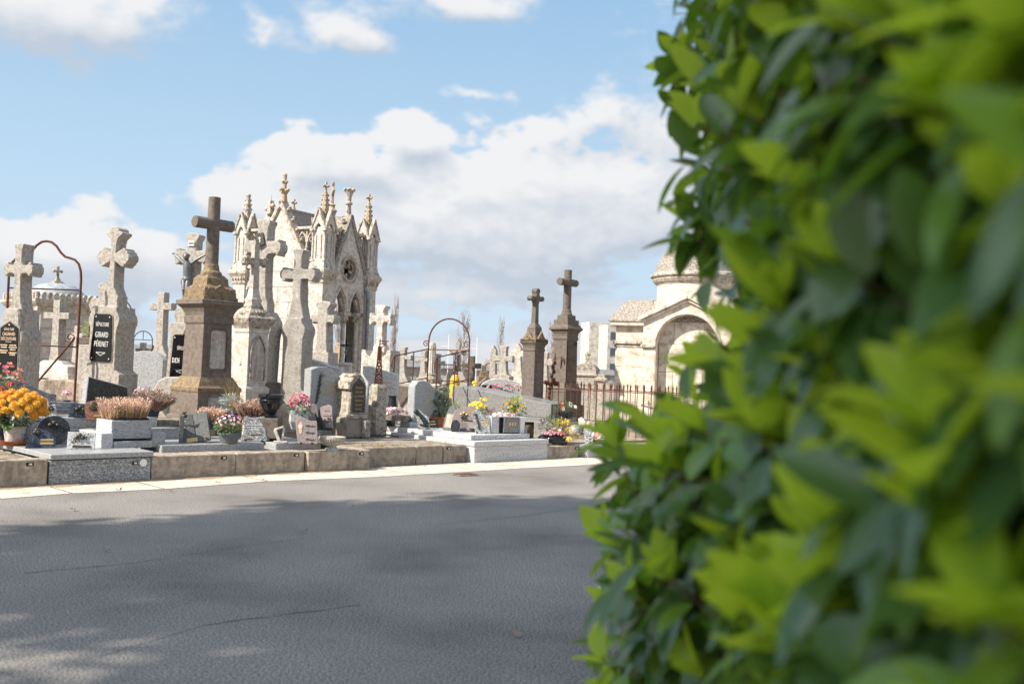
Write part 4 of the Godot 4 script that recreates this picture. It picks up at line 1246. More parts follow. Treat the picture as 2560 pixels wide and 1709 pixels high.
	A(t, "figure", corpus(0.42, Vector3(0, 1.12, 0.09)), M.stone_umber)
	# brown stone chest tomb behind the iron frame
	p = Vector3(-8.092, 0.500, -18.300)
	t = T("chest_tomb", "brown stone chest tomb with a curved top edge behind the rusty brace", "tomb", Vector3(p.x, GY, p.z), -5.0)
	A(t, "body", S().extrude(pts([-0.5, 0, 0.48, 0, 0.48, 0.78, 0.2, 0.83, -0.1, 0.85, -0.5, 0.83]), 0.5, 0.02), M.concrete)
	A(t, "panel", S().box(Vector3(0.1, 0.28, 0.26), Vector3(0.62, 0.42, 0.06), 0.015), M.stone_brown)

# shift the y of a list of x, y pairs by k; drop puts a foot of that half width below
func pts_up(a: Array, k: float, drop := 0.0) -> Array:
	var o := []
	if drop > 0.0:
		o.append_array([drop + 22.0, 0.0, drop + 22.0, k * 0.55, drop, k * 0.62])
	for i in a.size():
		o.append(a[i] + (k if i % 2 else 0.0))
	return o

# the figure of Christ as one mesh: feet at the origin, arms spread, about 1 m tall at scale 1
func corpus(k: float, at: Vector3) -> Soup:
	var q := S()
	q.x = Transform3D(Basis().scaled(Vector3.ONE * k), at)
	q.blob(Vector3(-0.02, 0.83, 0.05), Vector3(0.052, 0.068, 0.058), 0.15, n_puff, 8, 10)
	q.blob(Vector3(-0.02, 0.855, 0.04), Vector3(0.06, 0.05, 0.064), 0.35, n_puff, 6, 10)
	q.tube([Vector3(0, 0.70, 0.02), Vector3(-0.01, 0.79, 0.03)], 0.034, 0.03, 8)
	q.tube([Vector3(0, 0.73, 0.01), Vector3(0, 0.66, 0.02), Vector3(0.0, 0.56, 0.025), Vector3(0.005, 0.46, 0.02), Vector3(0.01, 0.40, 0.03)], 0.078, 0.072, 10)
	q.blob(Vector3(0, 0.66, 0.03), Vector3(0.092, 0.075, 0.058), 0.1, n_puff, 7, 10)
	q.blob(Vector3(0.005, 0.42, 0.035), Vector3(0.088, 0.075, 0.068), 0.3, n_puff, 7, 10)
	q.blob(Vector3(-0.085, 0.38, 0.03), Vector3(0.03, 0.085, 0.03), 0.4, n_puff, 6, 8)
	for sx in [-1.0, 1.0]:
		q.tube([Vector3(sx * 0.075, 0.71, 0.02), Vector3(sx * 0.17, 0.78, 0.01), Vector3(sx * 0.20, 0.805, 0.0)], 0.032, 0.027, 7)
		q.tube([Vector3(sx * 0.20, 0.805, 0.0), Vector3(sx * 0.32, 0.88, -0.03)], 0.027, 0.017, 7)
		q.blob(Vector3(sx * 0.345, 0.897, -0.035), Vector3(0.03, 0.022, 0.014), 0.2, n_puff, 5, 7)
		q.tube([Vector3(sx * 0.04, 0.40, 0.04), Vector3(sx * 0.035 + 0.015, 0.28, 0.075), Vector3(sx * 0.025 + 0.02, 0.21, 0.085)], 0.05, 0.035, 8)
		q.tube([Vector3(sx * 0.025 + 0.02, 0.21, 0.085), Vector3(sx * 0.02, 0.12, 0.05), Vector3(sx * 0.012, 0.04, 0.02)], 0.037, 0.02, 8)
		q.blob(Vector3(sx * 0.012, 0.012, 0.04), Vector3(0.022, 0.042, 0.026), 0.2, n_puff, 5, 7)
	return q

func columns() -> void:
	# the great brown column with the round-armed cross
	var p := Vector3(-4.849, 1.000, -15.900)
	var t := round_cross_column("cross_column", "big brown stone column with a round-armed cross and yellow lichen", Vector3(p.x, GY, p.z), 50.0, M.stone_brown, M.stone_lichen, {
		"plinth": [0, 0.42, 0.42, 0.42, 0.42, 0.42, 0.44, 0.385, 0.385, 0.82, 0.38, 0.38],
		"base": [0.81, 0.39, 0.39, 0.84, 0.395, 0.395, 0.87, 0.395, 0.395, 0.9, 0.36, 0.36, 0.97, 0.33, 0.33, 1.04, 0.29, 0.29],
		"die": [1.02, 0.275, 0.275, 1.9, 0.255, 0.255],
		"cornice": [1.88, 0.27, 0.27, 1.9, 0.275, 0.275, 1.99, 0.275, 0.275, 2.0, 0.265, 0.265, 2.06, 0.28, 0.28, 2.12, 0.31, 0.31, 2.17, 0.36, 0.36, 2.18, 0.375, 0.375, 2.24, 0.375, 0.375, 2.25, 0.36, 0.36],
		"cap": [2.24, 0.31, 0.31, 2.3, 0.31, 0.31, 2.31, 0.29, 0.29, 2.44, 0.28, 0.28, 2.5, 0.2, 0.2, 2.6, 0.19, 0.19, 2.66, 0.14, 0.14]})
	# scalloped crest on each side of the cap
	var cs := S()
	for f in 4:
		var bb := Basis(Vector3.UP, f * PI / 2.0)
		cs.x = Transform3D(bb, bb * Vector3(0, 0, 0.27))
		cs.extrude(pts([-0.28, 2.3, 0.28, 2.3, 0.28, 2.38, 0.2, 2.46, 0.12, 2.4, 0.1, 2.44, 0, 2.5, -0.1, 2.44, -0.12, 2.4, -0.2, 2.46, -0.28, 2.38]), 0.05, 0.012)
	A(t, "crest", cs, M.stone_lichen)
	A(t, "collar", S().lathe([0.16, 2.62, 0.17, 2.66, 0.165, 2.7, 0.13, 2.73, 0.12, 2.77, 0.115, 2.82, 0.1, 2.84], 24), M.stone_lichen)
	A(t, "shaft", S().lathe([0.104, 2.8, 0.1, 3.3, 0.094, 3.9, 0.09, 3.91, 0.0, 3.915], 24), M.stone_brown)
	A(t, "cross_arm", S().move(Vector3(0, 3.48, 0), Vector3(0, 0, 90)).lathe([0.0, -0.345, 0.088, -0.345, 0.093, -0.335, 0.093, 0.335, 0.088, 0.345, 0.0, 0.345], 24), M.stone_brown)
	var fr := A(t, "panel_frame", S().extrude(pts([-0.2, 1.12, 0.2, 1.12, 0.2, 1.84, -0.2, 1.84]), 0.012, 0.004, 0.268), M.stone_brown)
	A(fr, "marble_panel", S().extrude(pts([-0.14, 1.2, -0.11, 1.17, 0.11, 1.17, 0.14, 1.2, 0.13, 1.74, 0.1, 1.77, -0.1, 1.77, -0.13, 1.74]), 0.02, 0.004, 0.274), M.white_marble)
	A(t, "lower_panel", S().box(Vector3(0, 0.58, 0.375), Vector3(0.4, 0.28, 0.03), 0.006), M.stone_grey)
	A(t, "panel_mouldings", S().tube([Vector3(0.15, 1.15, 0.28), Vector3(0.17, 1.2, 0.28), Vector3(0.165, 1.75, 0.275), Vector3(0.12, 1.81, 0.275), Vector3(-0.12, 1.81, 0.275), Vector3(-0.165, 1.75, 0.275), Vector3(-0.17, 1.2, 0.28)], 0.014, -1, 6), M.stone_umber)

	# pale gothic pedestal with a thin square cross
	p = Vector3(-4.602, 1.000, -17.600)
	t = T("gothic_pedestal", "weathered cream pedestal with a pointed arch panel and thin stone cross", "grave column", Vector3(p.x, GY, p.z), 50.0)
	t.scale = Vector3(1.05, 1.045, 1.05)
	A(t, "plinth", S().loft([0, 0.23, 0.23, 0.72, 0.225, 0.225, 0.76, 0.235, 0.235, 0.8, 0.235, 0.235, 0.84, 0.205, 0.205]), M.limestone)
	A(t, "die", S().loft([0.83, 0.2, 0.2, 1.72, 0.19, 0.19, 1.74, 0.205, 0.205, 1.8, 0.205, 0.205]), M.limestone)
	A(t, "cornice", S().loft([1.79, 0.2, 0.2, 1.84, 0.22, 0.22, 1.9, 0.255, 0.255, 1.95, 0.27, 0.27, 1.98, 0.27, 0.27, 2.02, 0.23, 0.23]), M.limestone_dirty)
	var cl := S().loft([2.0, 0.22, 0.22, 2.06, 0.2, 0.2, 2.14, 0.13, 0.13, 2.22, 0.1, 0.1])
	for k in 20:
		var a := TAU * k / 20.0
		cl.blob(Vector3(sin(a) * 0.19, 2.06, cos(a) * 0.19), Vector3(0.045, 0.05, 0.045), 0.5, n_puff, 5, 7)
	A(t, "leafy_cap", cl, M.limestone_dirty)
	A(t, "cross_foot", S().loft([2.14, 0.11, 0.11, 2.2, 0.11, 0.11, 2.22, 0.09, 0.09, 2.3, 0.105, 0.105, 2.33, 0.08, 0.08, 2.44, 0.065, 0.065, 2.5, 0.055, 0.055]), M.limestone)
	A(t, "shaft", S().loft([2.44, 0.06, 0.06, 3.23, 0.048, 0.048]), M.stone_grey)
	A(t, "cross_arm", S().box(Vector3(0, 2.94, 0), Vector3(0.5, 0.12, 0.1), 0.014).box(Vector3(-0.2, 2.94, 0), Vector3(0.06, 0.16, 0.13), 0.015).box(Vector3(0.2, 2.94, 0), Vector3(0.06, 0.16, 0.13), 0.015), M.limestone_dirty)
	var ap := A(t, "arch_panel", S().extrude(pts([-0.12, 0.95, 0.12, 0.95, 0.12, 1.38] + ogive_r(0, 1.38, 0.12, 0.27)), 0.012, 0.003, 0.203), M.white_marble)
	var ar := []
	var og := ogive(0, 1.38, 0.14, 0.31, 8)
	ar.append(Vector3(-0.14, 0.93, 0.205))
	for i in range(0, og.size(), 2):
		ar.append(Vector3(og[i], og[i + 1], 0.203))
	ar.append(Vector3(0.14, 0.93, 0.205))
	A(ap, "arch_moulding", S().tube(ar, 0.02, -1, 6), M.limestone_dirty)
	A(t, "rosette", S().move(Vector3(-0.2, 1.2, 0.0), Vector3(0, -90, 0)).blob(Vector3.ZERO, Vector3(0.03, 0.03, 0.014), 0.5, n_puff, 6, 9), M.limestone_dirty)

	# slim brown column with the lobed cross
	p = Vector3(0.494, 1.000, -22.300)
	t = round_cross_column("cross_column", "slimmer brown column with small gables and a lobed cross, behind the sloping grey tomb", Vector3(p.x, GY, p.z), 50.0, M.stone_umber, M.stone_umber, {
		"plinth": [0, 0.26, 0.26, 0.72, 0.26, 0.26, 0.74, 0.21, 0.21],
		"base": [0.72, 0.22, 0.22, 0.8, 0.2, 0.2, 0.86, 0.18, 0.18],
		"die": [0.84, 0.175, 0.175, 2.04, 0.168, 0.168],
		"cornice": [2.03, 0.165, 0.165, 2.05, 0.182, 0.182, 2.1, 0.182, 0.182, 2.11, 0.172, 0.172, 2.17, 0.18, 0.18, 2.22, 0.2, 0.2, 2.25, 0.225, 0.225, 2.34, 0.225, 0.225, 2.36, 0.18, 0.18],
		"cap": [2.34, 0.2, 0.2, 2.48, 0.13, 0.13, 2.6, 0.115, 0.115, 2.64, 0.115, 0.115, 2.68, 0.1, 0.1, 2.76, 0.06, 0.06]})
	t.scale = Vector3(1, 0.868, 1)
	var gb := S()
	for f in 4:
		var bb := Basis(Vector3.UP, f * PI / 2.0)
		gb.x = Transform3D(bb, bb * Vector3(0, 0, 0.2))
		gb.extrude(pts([-0.21, 2.26, 0.21, 2.26, 0.21, 2.36, 0.13, 2.36, 0, 2.56, -0.13, 2.36, -0.21, 2.36]), 0.05, 0.01)
		gb.tube(arc3(0, 2.38, 0.045, 0, 360, 10, 0.03), 0.012, -1, 5)
	A(t, "gables", gb, M.stone_lichen)
	A(t, "shaft", S().loft([2.72, 0.06, 0.06, 3.3, 0.052, 0.052]), M.stone_umber)
	A(t, "cross_head", S().extrude(mir([0.05, 3.28, 0.06, 3.34] + arc(0.17, 3.4, 0.065, 215, 495, 10) + [0.06, 3.47, 0.055, 3.5] + arc(0, 3.59, 0.075, -40, 90, 6)), 0.15, 0.012), M.stone_umber)
	A(t, "side_panel", S().box(Vector3(0, 1.35, 0.17), Vector3(0.2, 0.8, 0.02), 0.005), M.stone_brown)

	# third brown column
	p = Vector3(1.291, 1.000, -24.000)
	t = round_cross_column("cross_column", "tall brown column with a round-armed cross standing behind the rusty spear fence", Vector3(p.x, GY, p.z), 48.0, M.stone_umber, M.stone_umber, {
		"plinth": [0, 0.36, 0.36, 0.6, 0.36, 0.36, 0.62, 0.3, 0.3, 0.95, 0.3, 0.3],
		"base": [0.94, 0.31, 0.31, 1.02, 0.3, 0.3, 1.08, 0.26, 0.26, 1.16, 0.22, 0.22],
		"die": [1.14, 0.215, 0.215, 2.3, 0.2, 0.2],
		"cornice": [2.29, 0.205, 0.205, 2.32, 0.218, 0.218, 2.36, 0.218, 0.218, 2.38, 0.205, 0.205, 2.46, 0.215, 0.215, 2.52, 0.24, 0.24, 2.57, 0.29, 0.29, 2.61, 0.29, 0.29, 2.63, 0.27, 0.27, 2.7, 0.23, 0.23],
		"cap": [2.68, 0.215, 0.215, 2.82, 0.215, 0.215, 2.83, 0.16, 0.16, 2.95, 0.155, 0.155]})
	A(t, "collar", S().lathe([0.14, 2.94, 0.14, 2.98, 0.12, 3.02, 0.11, 3.08, 0.1, 3.1], 20), M.stone_umber)
	A(t, "shaft", S().lathe([0.1, 3.06, 0.098, 3.5, 0.092, 4.14, 0.085, 4.15, 0.0, 4.155], 20), M.stone_umber)
	A(t, "cross_arm", S().move(Vector3(0, 3.82, 0), Vector3(0, 0, 90)).lathe([0.0, -0.32, 0.09, -0.32, 0.095, -0.31, 0.095, 0.31, 0.09, 0.32, 0.0, 0.32], 20), M.stone_umber)
	t.scale = Vector3(1, 0.915, 1)
	A(t, "wall_plaque", S().box(Vector3(0.0, 1.72, 0.212), Vector3(0.36, 1.05, 0.016), 0.003), M.black_gloss)
	A(t, "iron_bracket", S().tube([Vector3(-0.215, 1.55, 0.05), Vector3(-0.23, 1.75, 0.07), Vector3(-0.26, 1.85, 0.1), Vector3(-0.25, 1.8, 0.15), Vector3(-0.22, 1.66, 0.17)], 0.014, -1, 6), M.rust)

func ogive_r(cx: float, y0: float, half: float, h: float) -> Array:
	var o := ogive(cx, y0, half, h, 8)
	var r := []
	for i in range(o.size() - 2, -1, -2):
		r.append(o[i])
		r.append(o[i + 1])
	return r

func centre_crosses() -> void:
	# tall cross with the navy plaque in gold letters
	var p := Vector3(-4.848, 1.000, -19.000)
	var t := cross_stone("gold_plaque_cross", "tallest grey cross with a navy gold-lettered plaque and dark board on its arm", Vector3(p.x, GY, p.z), -18.0, 1.0,
		[0.42, 0, 0.42, 0.5, 0.36, 0.56, 0.335, 0.7, 0.325, 0.86, 0.33, 1.75, 0.345, 1.85, 0.37, 1.95, 0.35, 2.08, 0.28, 2.18, 0.22, 2.26, 0, 2.27], 0.42,
		[0.21, 2.24, 0.2, 2.42, 0.16, 2.52, 0.135, 2.7, 0.12, 3.0, 0.115, 3.3, 0.15, 3.35, 0.3, 3.37, 0.31, 3.33, 0.36, 3.33, 0.365, 3.38, 0.4, 3.42, 0.41, 3.48, 0.4, 3.54, 0.365, 3.58, 0.36, 3.63, 0.31, 3.63, 0.3, 3.6, 0.11, 3.6, 0.11, 3.85, 0.15, 3.94, 0.15, 3.99, 0.0, 4.02], 0.27, M.stone_grey, -1.3)
	var pl := plaque_black(t, pts([-0.25, 0.9, 0.25, 0.9, 0.25, 1.72, 0, 1.92, -0.25, 1.72]), 0.21, [[0, 1.84]])
	pl.material_override = M.granite_navy
	words(pl, "SÉPULTURE", 0.055, Vector3(-0.02, 1.68, 0.234), M.gold, 0.62)
	words(pl, "JOLLY", 0.075, Vector3(0.115, 1.54, 0.234), M.gold, 0.62)
	worn_lines(pl, 0.36, [[0, 0.3], [-0.09, 0.8], [-0.17, 0.5], [-0.26, 0.8], [-0.35, 0.6], [-0.44, 0.8]], M.gold, Vector3(0.02, 1.44, 0.234), 0.035)
	var bd := A(t, "tilted_board", S().box(Vector3.ZERO, Vector3(0.17, 0.24, 0.05), 0.006), M.granite_green, Vector3(-0.03, 3.62, 0.16), Vector3(-8, 12, 14))
	A(bd, "board_emblem", S().box(Vector3(0, -0.01, 0.027), Vector3(0.014, 0.11, 0.004), 0.0).box(Vector3(0, 0.02, 0.027), Vector3(0.06, 0.014, 0.004), 0.0), M.silver_paint)
	# the pebbly cross beside it
	p = Vector3(-4.078, 1.000, -19.000)
	cross_stone("pebbly_cross", "broad rough-grained stone cross with square arm ends in front of the chapel wall", Vector3(p.x, GY, p.z), -19.0, 0.001846,
		[150, -320, 150, -60, 125, -40, 120, 20, 115, 180, 117, 470, 128, 510, 138, 550, 136, 585, 118, 620, 100, 640, 96, 670, 96, 690, 0, 692], 0.4,
		[92, 660, 92, 700, 78, 760, 60, 830, 50, 900, 47, 1088, 70, 1092, 130, 1092, 140, 1072, 178, 1072, 186, 1095, 204, 1110, 208, 1142, 204, 1172, 186, 1188, 178, 1212, 140, 1212, 130, 1192, 66, 1192, 46, 1210, 44, 1225, 46, 1320, 60, 1372, 64, 1392, 40, 1402, 0, 1403], 0.28, M.stone_rough).position.y = 1.153
	# squat cross before the chapel's near corner
	p = Vector3(-3.908, 1.000, -20.800)
	cross_stone("squat_cross", "squat lichened stone cross in front of the chapel's columns", Vector3(p.x, GY, p.z), -20.0, 0.00202,
		[150, -250, 150, 120, 112, 210, 108, 330, 104, 340, 0, 342], 0.4,
		[70, 335, 62, 430, 56, 560, 52, 640, 70, 648, 100, 648, 108, 634, 128, 640, 138, 664, 142, 690, 134, 716, 118, 730, 104, 722, 66, 722, 60, 740, 60, 790, 84, 820, 90, 838, 74, 860, 40, 856, 0, 870], 0.28, M.stone_grey).position.y = 1.132
	# flared cross on a block with scalloped top
	p = Vector3(-2.935, 1.000, -22.400)
	t = cross_stone("flared_cross", "pale cross with curved flaring arms on a block with a horned top", Vector3(p.x, GY, p.z), -22.0, 1.0,
		[0.38, 0, 0.37, 1.42, 0.375, 1.6, 0.36, 1.66, 0.28, 1.66, 0.24, 1.57, 0.16, 1.5, 0.08, 1.66, 0.0, 1.68], 0.46,
		[0.14, 1.6, 0.15, 1.72, 0.12, 1.78, 0.085, 1.8, 0.075, 2.0, 0.072, 2.18, 0.085, 2.27, 0.13, 2.3, 0.2, 2.27, 0.23, 2.22, 0.26, 2.23, 0.28, 2.28, 0.28, 2.36, 0.26, 2.38, 0.28, 2.42, 0.27, 2.48, 0.23, 2.5, 0.18, 2.44, 0.12, 2.43, 0.08, 2.5, 0.085, 2.56, 0.13, 2.62, 0.13, 2.66, 0.08, 2.68, 0.05, 2.66, 0.0, 2.68], 0.22, M.limestone)

func back_crosses() -> void:
	var m: StandardMaterial3D = M.stone_grey
	var latin := [0.11, 1.25, 0.08, 1.4, 0.065, 1.6, 0.06, 1.82, 0.18, 1.8, 0.2, 1.79, 0.21, 1.86, 0.2, 1.95, 0.18, 1.94, 0.06, 1.93, 0.06, 2.1, 0.08, 2.17, 0.08, 2.19, 0, 2.2]
	var die := [0.3, 0, 0.3, 0.7, 0.24, 0.85, 0.2, 1.1, 0.16, 1.2, 0.12, 1.28, 0, 1.28]
	# [u, D, top, scale in x, yaw, label]
	for d in [[1010, 25.0, 2.08, 1.15, -14.0, "grey cross on a stepped stone, left of the iron grave arch"], [1062, 27.0, 2.05, 1.1, -18.0, "grey cross behind the left post of the iron arch"], [1096, 28.0, 1.98, 1.0, -18.0, "low grey cross right of the fluted column"]]:
		var p := col(d[0], d[1])
		var t := cross_stone("distant_cross", d[5], Vector3(p.x, GY, p.z), d[4], 1.0, die, 0.32, latin, 0.18, m)
		t.scale = Vector3(d[3], (d[2] - GY) / 2.2, 1.0)
	# shield-like block under the first
	var q := col(1016, 24.2)
	var t := T("shield_tomb", "low grey tomb block with a dark carved shield, left of the iron arch", "tomb", Vector3(q.x, GY, q.z), -14.0)
	A(t, "body", S().extrude(mir([0.32, 0, 0.3, 0.82, 0.26, 0.92, 0, 0.93]), 0.4, 0.015), m)
	A(t, "shield", S().extrude(pts([0.0, 0.34, 0.2, 0.62, 0.2, 0.84, -0.06, 0.86, -0.12, 0.7]), 0.05, 0.01, 0.22), M.stone_umber)
	# fluted broken column
	q = col(1081, 26.0)
	t = T("fluted_column", "broken fluted stone column rising above the iron frame", "grave column", Vector3(q.x, GY, q.z), 10.0)
	A(t, "pedestal", S().loft([0, 0.2, 0.2, 0.78, 0.2, 0.2, 0.8, 0.25, 0.25, 0.86, 0.25, 0.25, 0.9, 0.18, 0.18]), M.limestone)
	A(t, "carved_foot", S().lathe([0.19, 0.88, 0.2, 0.96, 0.17, 1.04, 0.14, 1.1, 0.15, 1.14, 0.12, 1.18], 14), M.limestone_dirty)
	var fl := S()
	fl.lathe([0.105, 1.14, 0.095, 1.9, 0.085, 1.96, 0, 1.97], 14, 1, 1, false)
	for k in 12:
		fl.tube([Vector3(sin(k * TAU / 12) * 0.1, 1.16, cos(k * TAU / 12) * 0.1), Vector3(sin(k * TAU / 12) * 0.092, 1.88, cos(k * TAU / 12) * 0.092)], 0.014, -1, 5)
	A(t, "shaft", fl, M.limestone)
	# stepped crucifix tomb with the diamond-topped cross
	q = col(1146, 26.5)
	t = cross_stone("crucifix_tomb", "stepped pale tomb carrying a diamond-topped crucifix inside the iron arch", Vector3(q.x, GY, q.z), -12.0, 1.0,
		[0.42, 0, 0.42, 0.78, 0.38, 0.82, 0.34, 0.95, 0.26, 1.1, 0.2, 1.22, 0, 1.24], 0.4,
		[0.09, 1.2, 0.075, 1.5, 0.06, 1.72, 0.13, 1.7, 0.16, 1.66, 0.22, 1.7, 0.22, 1.8, 0.16, 1.84, 0.06, 1.82, 0.06, 1.9, 0.09, 1.97, 0.0, 2.1], 0.14, M.stone_grey)
	A(t, "figure", corpus(0.62, Vector3(0, 1.24, 0.1)), M.lead)
	A(t, "ledge", S().box(Vector3(0, 0.8, 0), Vector3(0.92, 0.06, 0.5), 0.01), M.limestone)
	A(t, "dark_niche", S().box(Vector3(0.13, 0.5, 0.2), Vector3(0.5, 0.26, 0.05), 0.005), M.black_matte)
	q = col(1141, 24.0)
	t = T("yellow_lantern", "yellow rounded plastic grave lantern between the iron posts", "lantern", Vector3(q.x, GY, q.z), 0.0)
	A(t, "stand", S().box(Vector3(0, 0.3, 0), Vector3(0.24, 0.6, 0.24), 0.01), M.stone_umber)
	A(t, "body", S().move(Vector3(0, 0.6, 0)).lathe([0.12, 0, 0.125, 0.3, 0.11, 0.46, 0.07, 0.55, 0.0, 0.58], 14), M.yellow_plastic)
	# dark square cross
	q = col(1181, 31.0)
	cross_stone("dark_cross", "dark plain square cross right of the iron arch", Vector3(q.x, GY, q.z), -10.0, 1.0, [], 0.0, [0.1, 0, 0.095, 1.34, 0.3, 1.34, 0.3, 1.5, 0.095, 1.5, 0.095, 1.72, 0, 1.72], 0.18, M.stone_umber)
	# brown pediment tomb
	q = col(1212, 24.5)
	t = T("pediment_tomb", "dark brown tomb with a triangular pediment and stepped stump on top", "tomb", Vector3(q.x, GY, q.z), 12.0)
	A(t, "body", S().loft([0, 0.3, 0.3, 0.78, 0.3, 0.3]), M.stone_umber)
	A(t, "pediment", S().extrude(pts([-0.36, 0.76, 0.36, 0.76, 0.36, 0.85, 0.28, 0.86, 0, 1.12, -0.28, 0.86, -0.36, 0.85]), 0.66, 0.015), M.stone_brown)
	A(t, "rosette", S().move(Vector3(0, 0.92, 0.33)).tube(arc3(0, 0, 0.06, 0, 360, 12), 0.014, -1, 5), M.stone_umber)
	A(t, "stump", S().loft([1.0, 0.14, 0.14, 1.14, 0.13, 0.13, 1.15, 0.09, 0.09, 1.26, 0.085, 0.085, 1.27, 0.06, 0.06, 1.42, 0.05, 0.05]), M.stone_lichen)
	# three crosses left of the slim brown column
	q = col(1236, 28.0)
	cross_stone("pointed_cross", "grey cross with a pointed head, leftmost of three behind the pediment tomb", Vector3(q.x, GY, q.z), -15.0, 1.0, [0.3, 0, 0.28, 0.8, 0, 0.8], 0.3, [0.14, 0.8, 0.1, 1.1, 0.08, 1.5, 0.2, 1.46, 0.22, 1.42, 0.27, 1.52, 0.22, 1.62, 0.2, 1.6, 0.08, 1.62, 0.09, 1.86, 0.0, 2.0], 0.18, M.stone_grey)
	q = col(1262, 25.5)
	cross_stone("stepped_cross", "grey cross on stepped shoulders, middle of three left of the brown column", Vector3(q.x, GY, q.z), -18.0, 1.0, [0.36, 0, 0.34, 0.85, 0.32, 0.95, 0.3, 1.02, 0.22, 1.06, 0.22, 1.16, 0.15, 1.2, 0, 1.22], 0.34, [0.14, 1.18, 0.1, 1.3, 0.08, 1.55, 0.21, 1.54, 0.25, 1.52, 0.26, 1.6, 0.25, 1.7, 0.21, 1.68, 0.08, 1.68, 0.08, 1.86, 0.1, 1.93, 0, 1.95], 0.18, M.stone_grey)
	q = col(1297, 29.0)
	cross_stone("peaked_cross", "pale peaked cross half hidden by the slim brown column", Vector3(q.x, GY, q.z), -18.0, 1.0, [0.34, 0, 0.34, 0.95, 0.3, 1.0, 0, 1.0], 0.34, [0.2, 0.98, 0.14, 1.3, 0.1, 1.72, 0.2, 1.73, 0.24, 1.78, 0.2, 1.9, 0.1, 1.9, 0.09, 2.0, 0.0, 2.12], 0.2, M.limestone)
	q = col(1366, 27.0)
	cross_stone("round_end_cross", "grey cross with rounded arm end seen right of the slim brown column", Vector3(q.x, GY, q.z), -18.0, 1.0, [0.2, 0, 0.2, 0.95, 0, 0.95], 0.3, [0.12, 0.9, 0.08, 1.3, 0.07, 1.5, 0.14, 1.48, 0.2, 1.5, 0.23, 1.58, 0.2, 1.66, 0.14, 1.68, 0.07, 1.66, 0.08, 1.84, 0, 1.86], 0.18, M.stone_grey)
	# small crosses seen through the chapel openings
	q = col(846, 38.0)
	cross_stone("mossy_cross", "small golden-lichened cross seen through the chapel's left opening", Vector3(q.x, GY, q.z), -10.0, 1.0, [0.2, 0, 0.18, 0.8, 0, 0.8], 0.3, [0.1, 0.8, 0.08, 1.3, 0.07, 1.45, 0.2, 1.45, 0.2, 1.6, 0.1, 1.62, 0.12, 1.9, 0.16, 2.0, 0.06, 2.1, 0, 2.12], 0.16, M.limestone_gold)
	q = col(866, 21.2)
	t = T("iron_crucifix", "small black iron crucifix with a pale figure in front of the chapel's middle column", "crucifix", Vector3(q.x, GY, q.z), -6.0)
	A(t, "stone", S().loft([0, 0.14, 0.14, 1.28, 0.12, 0.12, 1.32, 0.13, 0.13, 1.36, 0.1, 0.1]), M.limestone)
	A(t, "cross", S().box(Vector3(0, 1.6, 0), Vector3(0.045, 0.5, 0.035), 0.006).box(Vector3(0, 1.72, 0), Vector3(0.24, 0.045, 0.035), 0.006), M.black_matte)
	A(t, "figure", corpus(0.28, Vector3(0, 1.47, 0.03)), M.lead)
	# small grey mausoleum right
	q = col(1470, 27.5)
	t = T("small_mausoleum", "small grey stone mausoleum with an arched pediment behind the spear fence", "mausoleum", Vector3(q.x, GY, q.z), -12.0)
	A(t, "body", S().loft([0, 0.3, 0.4, 1.24, 0.28, 0.38]), M.stone_grey)
	courses(t, -0.27, 0.27, 0.2, 1.2, 5, 1, 0.03, M.stone_grey, Transform3D(Basis(), Vector3(0, 0, 0.385)))
	A(t, "cornice", S().loft([1.22, 0.29, 0.39, 1.26, 0.33, 0.43, 1.3, 0.33, 0.43, 1.32, 0.3, 0.4, 1.42, 0.3, 0.4]), M.stone_grey)
	A(t, "pediment", S().extrude(pts([-0.33, 1.4, 0.33, 1.4] + arc(0, 1.4, 0.31, 20, 160, 10, 0.2)), 0.8, 0.015), M.limestone_dirty)
	A(t, "acroterion", S().loft([1.56, 0.1, 0.08, 1.64, 0.08, 0.06, 1.66, 0.05, 0.05, 1.8, 0.045, 0.045]).blob(Vector3(0, 1.84, 0), Vector3(0.09, 0.08, 0.06), 0.3, n_puff), M.limestone_dirty)
	q = col(1506, 26.5)
	t = T("stone_pier", "grey stone pier with a moulded cap between the small mausoleum and domed chapel", "pier", Vector3(q.x, GY, q.z), -12.0)
	A(t, "shaft", S().loft([0, 0.13, 0.13, 1.1, 0.12, 0.12]), M.stone_grey)
	A(t, "cap", S().loft([1.1, 0.13, 0.13, 1.14, 0.17, 0.17, 1.2, 0.17, 0.17, 1.24, 0.1, 0.1, 1.32, 0.1, 0.1]), M.limestone_dirty)

